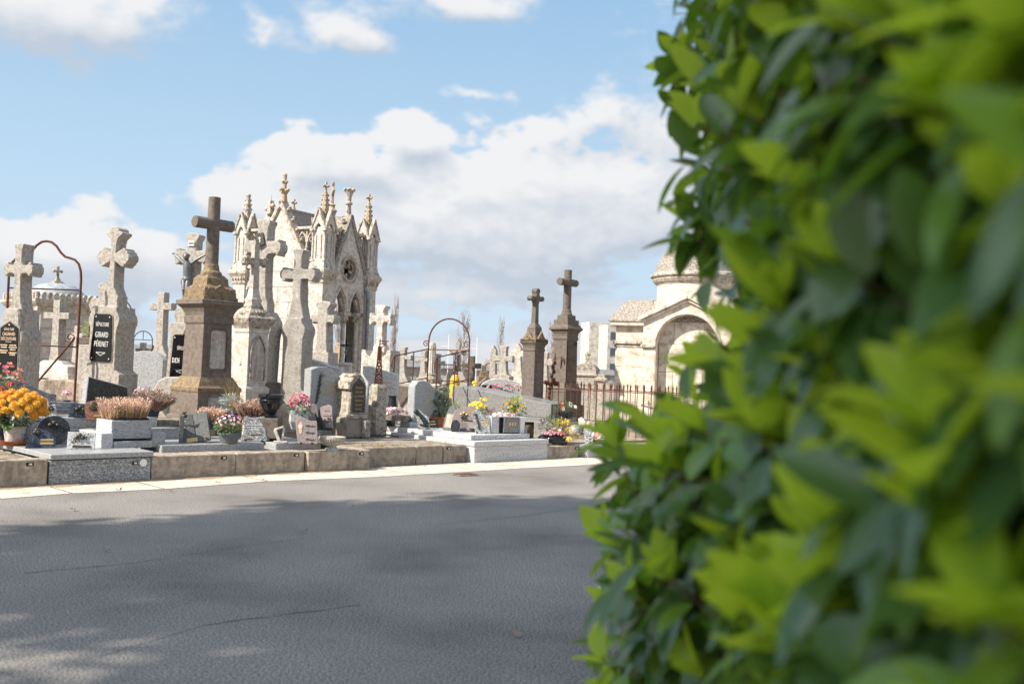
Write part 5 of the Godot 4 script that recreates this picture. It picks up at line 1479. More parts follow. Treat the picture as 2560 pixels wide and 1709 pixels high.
func stelae() -> void:
	# big blue-grey stele at the left edge
	var t := T("granite_stele", "large speckled blue-grey granite stele with a wavy top at the left edge", "headstone", kp(0.86, 2.05, 0.34), YK)
	A(t, "slab", S().extrude(pts([-0.86, 0, 0.46, 0, 0.46, 0.68, 0.34, 0.70, 0.2, 0.755, 0.05, 0.83, -0.12, 0.88, -0.3, 0.895, -0.5, 0.87, -0.86, 0.8]), 0.13, 0.01), M.granite_blue)
	worn_lines(t, 0.2, [[0, 1.0]], M.gold_faded, Vector3(-0.02, 0.52, 0.067), 0.05)
	worn_lines(t, 0.36, [[0, 1.0]], M.gold_faded, Vector3(0.05, 0.36, 0.067), 0.055)
	# stele with the dark polished face
	t = T("polished_stele", "splayed granite stele with a dark polished face, thin cross and gold name", "headstone", kp(2.0, 2.0, 0.3), YK)
	A(t, "slab", S().extrude(pts([-0.34, 0, 0.36, 0, 0.3, 0.84, -0.28, 0.98]), 0.15, 0.008), M.granite_grey)
	var f := A(t, "polished_face", S().extrude(pts([-0.33, 0.02, 0.35, 0.02, 0.292, 0.83, -0.272, 0.968]), 0.012, 0.003, 0.079), M.granite_charcoal)
	A(f, "inlaid_cross", S().box(Vector3(-0.22, 0.62, 0.087), Vector3(0.02, 0.38, 0.006), 0.001).box(Vector3(-0.22, 0.74, 0.087), Vector3(0.11, 0.014, 0.006), 0.001), M.bronze)
	words(f, "ROGER FRESSON", 0.055, Vector3(0.09, 0.66, 0.087), M.gold_faded, 0.62, true)
	words(f, "1920 - 1964", 0.045, Vector3(0.09, 0.53, 0.087), M.gold_faded, 0.8, true)
	words(f, "MARIE FRESSON", 0.055, Vector3(0.06, 0.40, 0.087), M.gold_faded, 0.66, true)
	# pale stele behind the trefoil cross, cut by its shadow
	var p := Vector3(-6.814, 0.500, -18.900)
	t = T("granite_stele", "pale round-topped granite stele right of the trefoil cross, crossed by its shadow", "headstone", Vector3(p.x, GY, p.z), -14.0)
	A(t, "slab", S().extrude(pts([-0.34, 0, 0.3, 0, 0.3, 1.27, 0.2, 1.36, 0.05, 1.42, -0.15, 1.43, -0.34, 1.4]), 0.16, 0.01), M.granite_grey)
	# stepped base right of that one
	p = Vector3(-5.777, 0.500, -17.600)
	t = T("sloped_tomb", "sloping brown-grey stone tomb slab left of the big brown column", "tomb", Vector3(p.x, GY, p.z), -10.0)
	A(t, "body", S().extrude(pts([-0.62, 0, 0.5, 0, 0.5, 1.02, -0.22, 0.98, -0.34, 0.9, -0.42, 0.76, -0.62, 0.7]), 0.5, 0.02), M.stone_grey)
	# the blue-grey stele with the bronze palm
	t = T("granite_stele", "blue-grey granite stele with a wavy top, bronze palm and gold lettering", "headstone", Vector3(-3.276, 0.280, -17.588), YK)
	t.scale = Vector3(1.06, 1.0, 1.06)
	A(t, "slab", S().extrude(pts([-0.34, 0, 0.46, 0, 0.46, 1.0, 0.4, 1.02, 0.25, 1.08, 0.08, 1.2, -0.05, 1.25, -0.2, 1.25, -0.34, 1.2]), 0.2, 0.01), M.granite_grey)
	var pm := S()
	for k in 7:
		pm.tube([Vector3(-0.23 + k * 0.01, 0.62 + k * 0.07, 0.11), Vector3(-0.2 + k * 0.008, 0.7 + k * 0.075, 0.13), Vector3(-0.18 + k * 0.012 + (0.03 if k % 2 else -0.02), 0.76 + k * 0.07, 0.12)], 0.018, 0.004, 5)
	A(t, "bronze_palm", pm, M.bronze)
	worn_lines(t, 0.4, [[0, 0.75], [-0.09, 1.0], [-0.17, 1.0]], M.gold_faded, Vector3(0.16, 0.95, 0.103), 0.042)
	# pale stele behind it
	p = Vector3(-3.612, 0.500, -19.600)
	t = T("granite_stele", "coarse pale granite stele with a dipping top behind the one with the bronze palm", "headstone", Vector3(p.x, GY, p.z), -16.0)
	A(t, "slab", S().extrude(pts([-0.36, 0, 0.33, 0, 0.33, 1.26, 0.26, 1.25, 0.05, 1.28, -0.14, 1.36, -0.36, 1.4]), 0.2, 0.01), M.granite_pale)
	# the old gabled stone with gold letters
	var gp := Vector3(-2.643, 0.300, -17.499)
	t = T("gabled_headstone", "old mossy gabled headstone with rough top and a dark plaque of gold names", "headstone", gp, 45.0)
	t.scale = Vector3(1.14, 1.03, 1.1)
	A(t, "foot", S().box(Vector3(-0.02, 0.18, -0.26), Vector3(0.42, 0.36, 0.5), 0.03), M.concrete_old)
	A(t, "ledge", S().box(Vector3(0.0, 0.37, -0.22), Vector3(0.38, 0.08, 0.46), 0.015), M.limestone_dirty)
	A(t, "body", S().move(Vector3(0, 0.4, -0.22), Vector3(0, 0, 0)).extrude(mir([0.19, 0, 0.17, 0.06, 0.155, 0.4, 0.16, 0.48, 0.1, 0.62, 0.03, 0.7, 0, 0.7]), 0.4, 0.02), M.limestone_dirty)
	var rg := S()
	for k in 9:
		rg.blob(Vector3(rng.randf_range(-0.1, 0.03), 1.03 + rng.randf_range(-0.05, 0.05), -0.05 - k * 0.04), Vector3(0.06, 0.045, 0.055), 0.5, n_puff, 6, 8)
	rg.move(Vector3(0, 0, -0.22)).extrude(pts([-0.2, 0.84, -0.15, 0.8, -0.13, 0.86, -0.02, 1.04, -0.05, 1.1, -0.19, 0.95]), 0.4, 0.02)
	rg.move(Vector3.ZERO)
	A(t, "rough_top", rg, M.limestone_dirty)
	f = A(t, "plaque", S().extrude(pts([-0.125, 0.44, 0.125, 0.44, 0.125, 0.86, 0.1, 0.92, 0, 1.03, -0.1, 0.92, -0.125, 0.86]), 0.02, 0.004, -0.015), M.granite_charcoal)
	var yy := 0.86
	for w in ["FAMILLE", "MICHEL", "LECOINTRE", "VIRAULT", "SCHLAF", "PECTIL"]:
		words(f, w, 0.036, Vector3(0, yy, -0.002), M.gold_faded, 0.78)
		yy -= 0.072
	A(t, "front_foot", S().box(Vector3(0.14, 0.16, 0.02), Vector3(0.14, 0.32, 0.1), 0.03), M.limestone_dirty)
	# stone post with the cast-iron cross
	p = Vector3(-2.410, 0.500, -18.200)
	t = T("stone_post", "square weathered stone post behind the gabled headstone", "post", Vector3(p.x, GY, p.z), 48.0)
	A(t, "shaft", S().loft([0, 0.13, 0.13, 0.3, 0.13, 0.13, 0.31, 0.115, 0.115, 0.92, 0.112, 0.112, 0.98, 0.08, 0.08]), M.limestone_dirty)
	t = T("iron_cross", "rusty openwork cast-iron cross, its arms broken, on the square post", "grave cross", Vector3(p.x, GY + 0.97, p.z), 10.0)
	var ic := S()
	for sx in [-1.0, 1.0]:
		ic.tube([Vector3(sx * 0.065, 0, 0), Vector3(sx * 0.06, 0.12, 0), Vector3(sx * 0.045, 0.3, 0), Vector3(sx * 0.03, 0.46, 0), Vector3(sx * 0.025, 0.7, 0)], 0.014, 0.012, 6)
	for k in 4:
		ic.tube(arc3(0, 0.07 + k * 0.1, 0.042 - k * 0.005, 0, 360, 10), 0.011, -1, 5)
		ic.tube([Vector3(-0.05 + k * 0.006, 0.02 + k * 0.12, 0), Vector3(0.05 - k * 0.006, 0.12 + k * 0.12, 0)], 0.01, -1, 5)
		ic.tube([Vector3(0.05 - k * 0.006, 0.02 + k * 0.12, 0), Vector3(-0.05 + k * 0.006, 0.12 + k * 0.12, 0)], 0.01, -1, 5)
	ic.box(Vector3(0, 0.0, 0), Vector3(0.17, 0.03, 0.06), 0.008)
	ic.extrude(mir([0.045, 0.44, 0.035, 0.62, 0.03, 0.7, 0, 0.7]), 0.022, 0.004)
	A(t, "stem", ic, M.rust_dark)
	A(t, "broken_arm", S().tube([Vector3(0, 0.7, 0), Vector3(0.0, 0.85, 0)], 0.012, 0.008, 6).tube([Vector3(-0.02, 0.8, 0), Vector3(0.16, 0.8, 0)], 0.008, -1, 5).tube([Vector3(0.02, 0.66, 0), Vector3(0.13, 0.79, 0)], 0.008, -1, 5).tube([Vector3(-0.02, 0.75, 0), Vector3(0.12, 0.74, 0)], 0.006, -1, 5), M.rust_dark)
	# stele behind with gold text, its right side in shade
	p = Vector3(-2.555, 0.500, -20.300)
	t = T("granite_stele", "pale blue granite stele with faded gold lines behind the stone post", "headstone", Vector3(p.x, GY, p.z), -12.0)
	A(t, "slab", S().extrude(pts([-0.46, 0, 0.28, 0, 0.28, 1.15, 0.1, 1.2, -0.1, 1.24, -0.3, 1.3, -0.46, 1.3]), 0.16, 0.01), M.granite_pale)
	worn_lines(t, 0.3, [[0, 0.6], [-0.1, 1.0]], M.gold_faded, Vector3(0.06, 0.98, 0.083), 0.04)
	# the tomb of pale granite and its stele
	t = T("granite_tomb", "big two-stepped pale speckled granite tomb at the kerb", "tomb", kp(7.49, 0, 0), YK)
	A(t, "base", S().box(Vector3(0.91, 0.13, -1.42), Vector3(1.82, 0.3, 2.84), 0.008), M.granite_pale)
	A(t, "ledge", S().box(Vector3(0.91, 0.325, -1.42), Vector3(1.85, 0.088, 2.86), 0.008), M.granite_pale)
	A(t, "upper_slab", S().box(Vector3(0.84, 0.415, -1.5), Vector3(1.46, 0.09, 2.56), 0.01), M.granite_pale)
	t = T("granite_stele", "tall grey granite stele with one rounded shoulder at the head of the two-stepped tomb", "headstone", kp(8.14, 2.2, 0.46), YK)
	A(t, "foot", S().box(Vector3(0.1, 0.05, 0), Vector3(1.0, 0.1, 0.3), 0.01), M.granite_pale)
	A(t, "slab", S().extrude(pts([-0.28, 0.1, 0.42, 0.1, 0.42, 0.66, 0.32, 0.68, 0.2, 0.74, 0.08, 0.84, -0.06, 0.885, -0.2, 0.87, -0.27, 0.78, -0.28, 0.7]), 0.2, 0.012), M.granite_grey)
	worn_lines(t, 0.26, [[0, 0.7], [-0.08, 0.4], [-0.16, 0.9], [-0.24, 0.6], [-0.32, 0.8], [-0.4, 0.6]], M.gold_faded, Vector3(0.08, 0.68, 0.103), 0.03)
	# sloping grey sarcophagus
	p = Vector3(0.878, 0.700, -20.900)
	t = T("sloping_tomb", "long polished grey granite tomb sloping down to a black plaque at its foot", "tomb", Vector3(p.x, GY, p.z), 60.0)
	# local: near left foot corner at the origin, x across the foot, z towards the foot
	A(t, "plinth", S().box(Vector3(0.43, 0.12, -1.2), Vector3(1.12, 0.3, 2.9), 0.01).box(Vector3(0.43, 0.31, -1.22), Vector3(1.0, 0.1, 2.7), 0.01), M.granite_tomb)
	A(t, "coffer", S().move(Vector3(0.43, 0.36, 0), Vector3(0, -90, 0)).extrude(pts([0, 0, 0, 0.29, -2.4, 0.58, -2.5, 0.56, -2.52, 0]), 0.86, 0.012), M.granite_tomb)
	A(t, "foot_panel", S().box(Vector3(0.43, 0.505, 0.008), Vector3(0.84, 0.28, 0.016), 0.003), M.black_gloss)
	# steps right of the tan kerb
	t = T("granite_steps", "two low speckled granite slabs stacked at the kerb near the hedge", "tomb", kp(10.22, 0, 0), YK)
	A(t, "lower_slab", S().box(Vector3(0.9, 0.07, -0.9), Vector3(1.6, 0.18, 2.0), 0.008), M.granite_pale)
	A(t, "upper_slab", S().box(Vector3(0.78, 0.2, -0.95), Vector3(1.5, 0.075, 1.96), 0.008), M.granite_pale)
	# left foreground tomb of speckled granite
	t = T("granite_tomb", "dark speckled granite tomb front at the kerb with a round seal and number plate", "tomb", kp(0.53, 0, 0), YK)
	A(t, "front", S().box(Vector3(0.64, 0.12, -0.12), Vector3(1.26, 0.36, 0.24), 0.006), M.granite_blue)
	A(t, "core", S().box(Vector3(0.64, 0.1, -1.2), Vector3(1.2, 0.36, 1.9), 0.006), M.granite_grey)
	A(t, "cover_slab", S().box(Vector3(0.645, 0.346, -1.05), Vector3(1.29, 0.066, 2.16), 0.008), M.granite_grey)
	number_plate(t, 1.06, 0.235, 0.07)
	A(t, "seal", S().move(Vector3(1.17, 0.235, 0.0), Vector3(90, 0, 0)).lathe([0.0, 0.006, 0.04, 0.006, 0.044, 0.0, 0.048, 0.0, 0.05, 0.006, 0.044, 0.01, 0.04, 0.006], 18), M.white_paint)
	# corner of a dark slab at the very left
	t = T("dark_slab", "corner of a dark grey granite slab at the left edge beneath the flower pot", "slab", kp(-0.85, 0.12, 0.325), YK)
	A(t, "slab", S().box(Vector3(0.0, 0.045, -0.4), Vector3(1.7, 0.09, 0.8), 0.006), M.granite_slate)
	# second granite slab with pots and plaques
	t = T("granite_slab", "pale speckled granite grave slab under the open book and the potted pink flowers", "slab", kp(2.14, 0.42, 0.30), YK)
	A(t, "slab", S().box(Vector3(0.78, 0.055, -0.75), Vector3(1.56, 0.11, 1.5), 0.008), M.granite_grey)
	t = T("granite_slab", "smaller granite grave slab under the pinkish plaque and stone bowl", "slab", kp(3.78, 0.28, 0.30), YK)
	A(t, "slab", S().box(Vector3(0.42, 0.055, -0.55), Vector3(0.78, 0.11, 1.1), 0.008), M.granite_grey)
	A(t, "end_block", S().box(Vector3(0.93, 0.045, -0.2), Vector3(0.16, 0.09, 0.3), 0.008), M.granite_slate)
	# U-shaped granite frame tomb holding the heather trough
	t = T("granite_surround", "pale speckled granite surround with a step, holding the heather trough", "tomb", kp(1.18, 0.5, 0.375), YK)
	A(t, "left_block", S().box(Vector3(0.28, 0.1, -0.8), Vector3(0.16, 0.2, 1.46), 0.008), M.granite_pale)
	A(t, "sill", S().box(Vector3(0.63, 0.045, -0.3), Vector3(0.53, 0.09, 0.5), 0.006), M.granite_grey)
	A(t, "right_cheek", S().box(Vector3(0.99, 0.1, -0.32), Vector3(0.18, 0.2, 0.5), 0.008), M.granite_grey)
	t = T("granite_ledge", "granite ledge of the grave behind the heather trough, holding small plaques", "slab", kp(0.9, 1.35, 0.375), YK)
	A(t, "step", S().box(Vector3(0.9, 0.1, -0.4), Vector3(2.2, 0.2, 0.8), 0.008), M.granite_grey)
	A(t, "upper_step", S().box(Vector3(0.75, 0.27, -0.5), Vector3(1.9, 0.15, 0.6), 0.008), M.granite_pale)
	# concrete tomb edges behind
	t = T("concrete_tomb", "long low concrete tomb edge in two courses behind the open book plaque", "tomb", kp(2.35, 1.75, GY), YK)
	A(t, "lower_course", S().box(Vector3(0.55, 0.14, -0.3), Vector3(1.5, 0.3, 0.6), 0.015), M.concrete_old)
	A(t, "upper_course", S().box(Vector3(0.55, 0.34, -0.33), Vector3(1.5, 0.1, 0.6), 0.015), M.concrete)
	t = T("concrete_tomb", "brown concrete tomb block under the black urn", "tomb", kp(4.85, 2.0, GY), YK)
	A(t, "block", S().box(Vector3(0.1, 0.3, -0.2), Vector3(0.5, 0.62, 0.5), 0.02), M.concrete)
	A(t, "foot", S().box(Vector3(0.1, 0.1, -0.1), Vector3(0.6, 0.2, 0.6), 0.02), M.concrete_old)
	t = T("concrete_tomb", "dark square stone block between the gothic pedestal and the pebbly cross", "tomb", Vector3(-4.337, 0.300, -17.800), 30.0)
	A(t, "block", S().box(Vector3(0, 0.45, 0), Vector3(0.4, 0.95, 0.35), 0.02), M.stone_umber)

func ironwork() -> void:
	# left frame
	var p := Vector3(-8.117, 1.000, -17.200)
	var t := T("iron_grave_arch", "rusty iron tube frame with a bell-shaped top behind the leftmost cross", "iron frame", Vector3(p.x, GY, p.z), -4.0)
	var k := 17.2 / 2492.0
	var arch := []
	var half := [[92, 0], [94, 2.6], [92, 2.75], [86, 2.87], [76, 2.94], [62, 2.97], [50, 2.99], [38, 3.06], [26, 3.17], [13, 3.235], [0, 3.25]]
	for i in half.size():
		arch.append(Vector3(-half[i][0] * k, half[i][1], 0))
	for i in range(half.size() - 2, -1, -1):
		arch.append(Vector3(half[i][0] * k, half[i][1], 0))
	A(t, "bent_tube", S().tube(arch, 0.021, -1, 8), M.rust)
	A(t, "crossbar", S().tube([Vector3(-94 * k, 2.42, 0), Vector3(94 * k, 2.42, 0)], 0.013, -1, 6), M.rust_dark)
	A(t, "crossbar", S().tube([Vector3(-93 * k, 1.44, 0), Vector3(93 * k, 1.44, 0)], 0.012, -1, 6), M.rust_dark)
	A(t, "brace", S().tube([Vector3(88 * k, 1.6, 0.05), Vector3(84 * k, 1.5, 0.12), Vector3(22 * k, 0.78, 0.4)], 0.018, -1, 7), M.rust)
	var sc := []
	for i in 22:
		var a := i * 0.42
		var r := 0.012 + 0.0042 * i
		sc.append(Vector3(88 * k - 0.07 + cos(-a) * r, 1.6 + sin(-a) * r, 0.06))
	A(t, "scroll", S().tube(sc, 0.011, -1, 6), M.rust)
	t = T("iron_ring_ornament", "rusty horseshoe-shaped iron ornament at the foot of the brace", "iron ornament", kp(1.45, 2.35, 0.5), -5.0)
	A(t, "loop", S().tube([Vector3(-0.07, -0.3, 0)] + arc3(0, 0.05, 0.07, 180, 0, 10) + [Vector3(0.07, -0.3, 0)], 0.016, -1, 7), M.rust)
	# big frame of the middle grave
	p = Vector3(-1.430, 1.000, -22.600)
	t = T("grave_enclosure", "rusty iron grave enclosure with a round arch, scrolls and sloping side rails", "iron frame", Vector3(p.x, GY, p.z), -24.0)
	var hw := 0.52
	var L := 1.5
	var hp := []
	hp.append(Vector3(-hw, 0, 0))
	hp.append_array(arc3(0, 1.92, hw, 180, 0, 18))
	hp.append(Vector3(hw, 0, 0))
	A(t, "arch", S().tube(hp, 0.018, -1, 8), M.rust)
	for y in [1.73, 1.03]:
		A(t, "crossbar", S().tube([Vector3(-hw, y, 0), Vector3(hw, y, 0)], 0.012, -1, 6), M.rust)
	for sx in [-1.0, 1.0]:
		A(t, "side_rail", S().tube([Vector3(sx * hw, 1.74, 0), Vector3(sx * hw, 1.54, L), Vector3(sx * hw, 1.49, L + 0.06), Vector3(sx * hw, 1.38, L + 0.08)], 0.014, -1, 7), M.rust)
		A(t, "side_rail", S().tube([Vector3(sx * hw, 1.08, 0), Vector3(sx * hw, 0.92, L)], 0.012, -1, 6), M.rust)
		A(t, "post", S().tube([Vector3(sx * hw, 0, L), Vector3(sx * hw, 1.54, L)], 0.016, -1, 7), M.rust)
		A(t, "post", S().tube([Vector3(sx * hw, 0, L * 0.45), Vector3(sx * hw, 1.65, L * 0.45)], 0.013, -1, 7), M.rust)
		var s1 := []
		for i in 20:
			var a := i * 0.45
			var r := 0.082 - 0.0034 * i
			s1.append(Vector3(sx * hw - 0.08 * 0.9 + cos(a) * r, 1.86 + sin(a) * r, 0))
		A(t, "scroll", S().tube(s1, 0.011, -1, 6), M.rust)
		var s2 := []
		for i in 20:
			var a := i * 0.45
			var r := 0.1 - 0.0042 * i
			s2.append(Vector3(sx * hw - 0.02 + cos(a) * r * 0.5, 1.36 + sin(a) * r, L + 0.06 + cos(a) * r * 0.7))
		A(t, "scroll", S().tube(s2, 0.012, -1, 6), M.rust)
	# thin lattice cross inside the arch
	p = Vector3(-1.394, 1.000, -25.000)
	t = T("lattice_cross", "thin rusty lattice cross beside the crucifix tomb", "grave cross", Vector3(p.x, GY, p.z), 0.0)
	var lc := S()
	for x in [-0.05, 0.05]:
		lc.tube([Vector3(x, 0, 0), Vector3(x, 1.68, 0)], 0.01, -1, 5)
	for y in [1.3, 1.4]:
		lc.tube([Vector3(-0.3, y, 0), Vector3(0.3, y, 0)], 0.01, -1, 5)
	for i in 9:
		lc.tube(arc3(0, 0.2 + i * 0.16, 0.045, 0, 360, 8), 0.006, -1, 4)
	lc.tube(arc3(-0.33, 1.35, 0.05, 0, 360, 8), 0.008, -1, 4)
	A(t, "bars", lc, M.rust_dark)
	# ornate rusty cross by the third column
	p = Vector3(0.834, 1.000, -22.800)
	t = T("ornate_iron_cross", "ornate rust-red cast-iron cross leaning beside the tall brown column", "grave cross", Vector3(p.x, GY, p.z), 20.0, "", Vector3(0, 0, -6))
	t.scale = Vector3(0.8, 0.86, 0.8)
	var oc := S()
	oc.tube([Vector3(0, 0, 0), Vector3(0, 1.95, 0)], 0.03, 0.02, 6)
	oc.tube([Vector3(-0.2, 1.25, 0), Vector3(0.2, 1.25, 0)], 0.028, -1, 6)
	for i in 14:
		oc.blob(Vector3(rng.randf_range(-0.07, 0.07), 0.3 + i * 0.115, 0.0), Vector3(0.055, 0.06, 0.03), 0.6, n_puff, 5, 7)
	for x in [-0.19, -0.12, 0.12, 0.19]:
		oc.blob(Vector3(x, 1.25, 0), Vector3(0.055, 0.07, 0.03), 0.6, n_puff, 5, 7)
	oc.lathe([0.05, 1.9, 0.02, 1.98, 0.0, 2.08], 6)
	A(t, "casting", oc, M.rust)
	# spear fence
	var a := Vector3(0.817, 0.300, -22.600)
	var b := Vector3(4.199, 0.300, -20.200)
	a.y = GY
	b.y = GY
	fence(a, b, "rusty spear-topped iron fence in front of the small mausoleum and domed chapel", 26)
	fence(a + Vector3(0.55, 0, -1.7), b + Vector3(0.8, 0, -1.7), "rear run of the rusty spear fence, seen through the front one", 22)
	# hoops
	p = Vector3(-9.367, 1.000, -25.300)
	t = T("iron_hoop", "thin round iron hoop over the little crucifix", "iron frame", Vector3(p.x, GY, p.z), 0.0)
	A(t, "hoop", S().tube([Vector3(-0.24, 0, 0)] + arc3(0, 1.72, 0.24, 180, 0, 14) + [Vector3(0.24, 0, 0)], 0.012, -1, 6), M.rust_dark)
	A(t, "crossbar", S().tube([Vector3(-0.24, 1.74, 0), Vector3(0.24, 1.74, 0)], 0.009, -1, 5).tube([Vector3(0, 1.74, 0), Vector3(0, 1.96, 0)], 0.009, -1, 5), M.rust_dark)
	p = Vector3(-8.208, 1.000, -20.600)
	t = T("iron_hoop", "larger rusty hoop behind the tall trefoil cross", "iron frame", Vector3(p.x, GY, p.z), -10.0)
	A(t, "hoop", S().tube([Vector3(-0.36, 0, 0)] + arc3(0, 2.15, 0.36, 180, 0, 14) + [Vector3(0.36, 0, 0)], 0.014, -1, 6), M.rust)

func fence(a: Vector3, b: Vector3, label: String, n: int) -> void:
	var d := b - a
	var l := d.length()
	var t := T("spear_fence", label, "fence", a, rad_to_deg(atan2(-d.z, d.x)))
	for y in [0.2, 0.95]:
		A(t, "rail", S().box(Vector3(l * 0.5, y, 0), Vector3(l, 0.022, 0.03), 0.003), M.rust)
	var pale := S().tube([Vector3.ZERO, Vector3(0, 0.99, 0)], 0.009, -1, 6)
	pale.lathe([0.011, 0.98, 0.024, 1.0, 0.012, 1.02, 0.02, 1.045, 0.022, 1.06, 0.0, 1.13], 6)
	var m := pale.mesh()
	for i in n:
		A(t, "pale", m, M.rust, Vector3(l * i / (n - 1.0), 0, 0))

# ---------------------------------------------------------------- flowers and small things
var FM := {}

func petal(q: Soup, base: Vector3, dir: Vector3, side: Vector3, l: float, w: float, cup: float) -> void:
	var up := side.cross(dir).normalized()
	var m := base + dir * l * 0.55
	var tip := base + dir * l + up * cup * l
	var a := m - side * w * 0.5 + up * cup * l * 0.25
	var b := m + side * w * 0.5 + up * cup * l * 0.25
	q.flat(base, a, tip, up)
	q.flat(base, b, tip, up)

func make_flower_meshes() -> void:
	var r := RandomNumberGenerator.new()
	r.seed = 21
	# a full pompon
	var q := S()
	for k in 90:
		var y := 1.0 - 1.7 * (k + 0.5) / 90.0
		var a := k * 2.39996
		var d := Vector3(cos(a) * sqrt(1 - y * y), y, sin(a) * sqrt(1 - y * y))
		d = (d + Vector3(r.randf_range(-0.15, 0.15), r.randf_range(-0.15, 0.15), r.randf_range(-0.15, 0.15))).normalized()
		var sd := d.cross(Vector3(0.2, 1, 0.1)).normalized()
		petal(q, d * 0.55, (d + Vector3.UP * 0.2).normalized(), sd, r.randf_range(0.38, 0.55), 0.3, 0.35)
	q.blob(Vector3.ZERO, Vector3.ONE * 0.62, 0.0, null, 5, 8)
	FM.pompon = q.mesh()
	# a rose of cupped petals
	q = S()
	for ring in [[5, 0.62, 0.95, 0.75, 0.0], [5, 0.4, 0.85, 0.7, 0.6], [4, 0.18, 0.7, 0.6, 0.3]]:
		for k in ring[0]:
			var a: float = TAU * k / ring[0] + ring[4]
			var d := Vector3(cos(a), 0, sin(a))
			var sd := Vector3(-sin(a), 0, cos(a))
			var p0 := d * 0.08
			var p1: Vector3 = d * ring[1] + Vector3.UP * (0.15 + ring[2] * 0.35)
			var p2: Vector3 = d * (ring[1] * 1.15) + Vector3.UP * ring[2] * 0.8
			for s in [-1.0, 1.0]:
				q.flat(p0, p1, p1 * 0.9 + sd * s * ring[3] * 0.55 + Vector3.UP * 0.05, d + Vector3.UP)
				q.flat(p1, p2, p1 * 0.9 + sd * s * ring[3] * 0.55 + Vector3.UP * 0.05, d + Vector3.UP)
	q.blob(Vector3(0, 0.4, 0), Vector3(0.2, 0.3, 0.2), 0, null, 5, 7)
	FM.rose = q.mesh()
	# an open five-petalled flower
	q = S()
	for k in 5:
		var a := TAU * k / 5.0
		petal(q, Vector3(cos(a) * 0.1, 0.05, sin(a) * 0.1), Vector3(cos(a), 0.25, sin(a)).normalized(), Vector3(-sin(a), 0, cos(a)), 0.9, 0.85, 0.1)
	q.blob(Vector3(0, 0.12, 0), Vector3(0.18, 0.12, 0.18), 0, null, 4, 6)
	FM.open = q.mesh()

func leaf_quads(q: Soup, p: Vector3, d: Vector3, l: float, w: float, r: RandomNumberGenerator) -> void:
	d = d.normalized()
	var sd := d.cross(Vector3(r.randf_range(-0.4, 0.4), 1, r.randf_range(-0.4, 0.4))).normalized()
	var up := sd.cross(d).normalized()
	var m := p + d * l * 0.5 - up * w * 0.12
	var tip := p + d * l - up * l * 0.12
	q.flat(p, m + sd * w * 0.5 + up * w * 0.15, m, up)
	q.flat(m, m + sd * w * 0.5 + up * w * 0.15, tip, up)
	q.flat(p, m - sd * w * 0.5 + up * w * 0.15, m, up)
	q.flat(m, m - sd * w * 0.5 + up * w * 0.15, tip, up)

# a mound of leaves about c
func foliage(t: Node3D, c: Vector3, r3: Vector3, n: int, l: float, w: float, m: Material, upward := 0.3, called := "foliage") -> void:
	var q := S()
	for i in n:
		var d := Vector3(rng.randfn(), rng.randfn() * 0.8 + upward, rng.randfn()).normalized()
		var p := c + d * r3 * pow(rng.randf_range(0.08, 1.0), 0.4)
		leaf_quads(q, p, d + Vector3(rng.randf_range(-0.5, 0.5), rng.randf_range(-0.3, 0.6), rng.randf_range(-0.5, 0.5)), l * rng.randf_range(0.7, 1.2), w, rng)
	stuff(A(t, called, q, m))

# flower heads over the upper part of a mound, each a part
func heads(t: Node3D, mesh: Mesh, mats: Array, n: int, c: Vector3, r3: Vector3, s: float, low := 0.0, front := true) -> void:
	for i in n:
		var y := 1.0 - (1.0 - low) * (i + 0.5) / n
		var a := i * 2.39996 + 0.6
		var k := sqrt(maxf(0.0, 1 - y * y))
		var d := Vector3(cos(a) * k, y, sin(a) * k)
		if front and d.z < -0.35:
			d.z = -d.z * 0.6
		var o := A(t, "flower", mesh, mats[i % mats.size()], c + d * r3)
		var b := Basis(Quaternion(Vector3.UP, (d + Vector3(0, 0.35, 0.25)).normalized())) * Basis(Vector3.UP, i * 1.3)
		o.basis = b.scaled(Vector3.ONE * s * rng.randf_range(0.8, 1.15))

# upright sprays such as heather
func sprays(t: Node3D, c: Vector3, half: Vector2, h: float, n: int, m: Material, lean := 0.35, thick := 0.014, called := "sprays") -> void:
	var q := S()
	for i in n:
		var x := rng.randf_range(-1, 1)
		var z := rng.randf_range(-1, 1)
		var p := c + Vector3(x * half.x * 0.8, 0, z * half.y * 0.8)
		var hh := h * rng.randf_range(0.55, 1.1)
		var d := Vector3(x * lean + rng.randf_range(-0.12, 0.12), 1, z * lean + rng.randf_range(-0.12, 0.12)).normalized()
		q.tube([p, p + d * hh * 0.5, p + d * hh + Vector3(x * 0.02, 0, 0)], thick * 0.35, thick * 0.2, 3)
		for k in 7:
			var f := rng.randf_range(0.3, 1.0)
			leaf_quads(q, p + d * hh * f, Vector3(rng.randf_range(-1, 1), 0.8, rng.randf_range(-1, 1)), thick * 2.2, thick * 1.2, rng)
	stuff(A(t, called, q, m))

func pot(t: Node3D, r0: float, r1: float, h: float, m: Material, rim := 0.01) -> void:
	A(t, "pot", S().lathe([0.0, 0.0, r0, 0.0, r0 + 0.004, 0.006, r1 - 0.004, h - rim * 2.2, r1 + rim, h - rim * 2.0, r1 + rim, h, r1 - 0.004, h, r1 - 0.012, h - 0.03, 0.0, h - 0.03], 22), m)
	A(t, "soil", S().lathe([r1 - 0.012, h - 0.028, 0.0, h - 0.022], 14), M.earth)

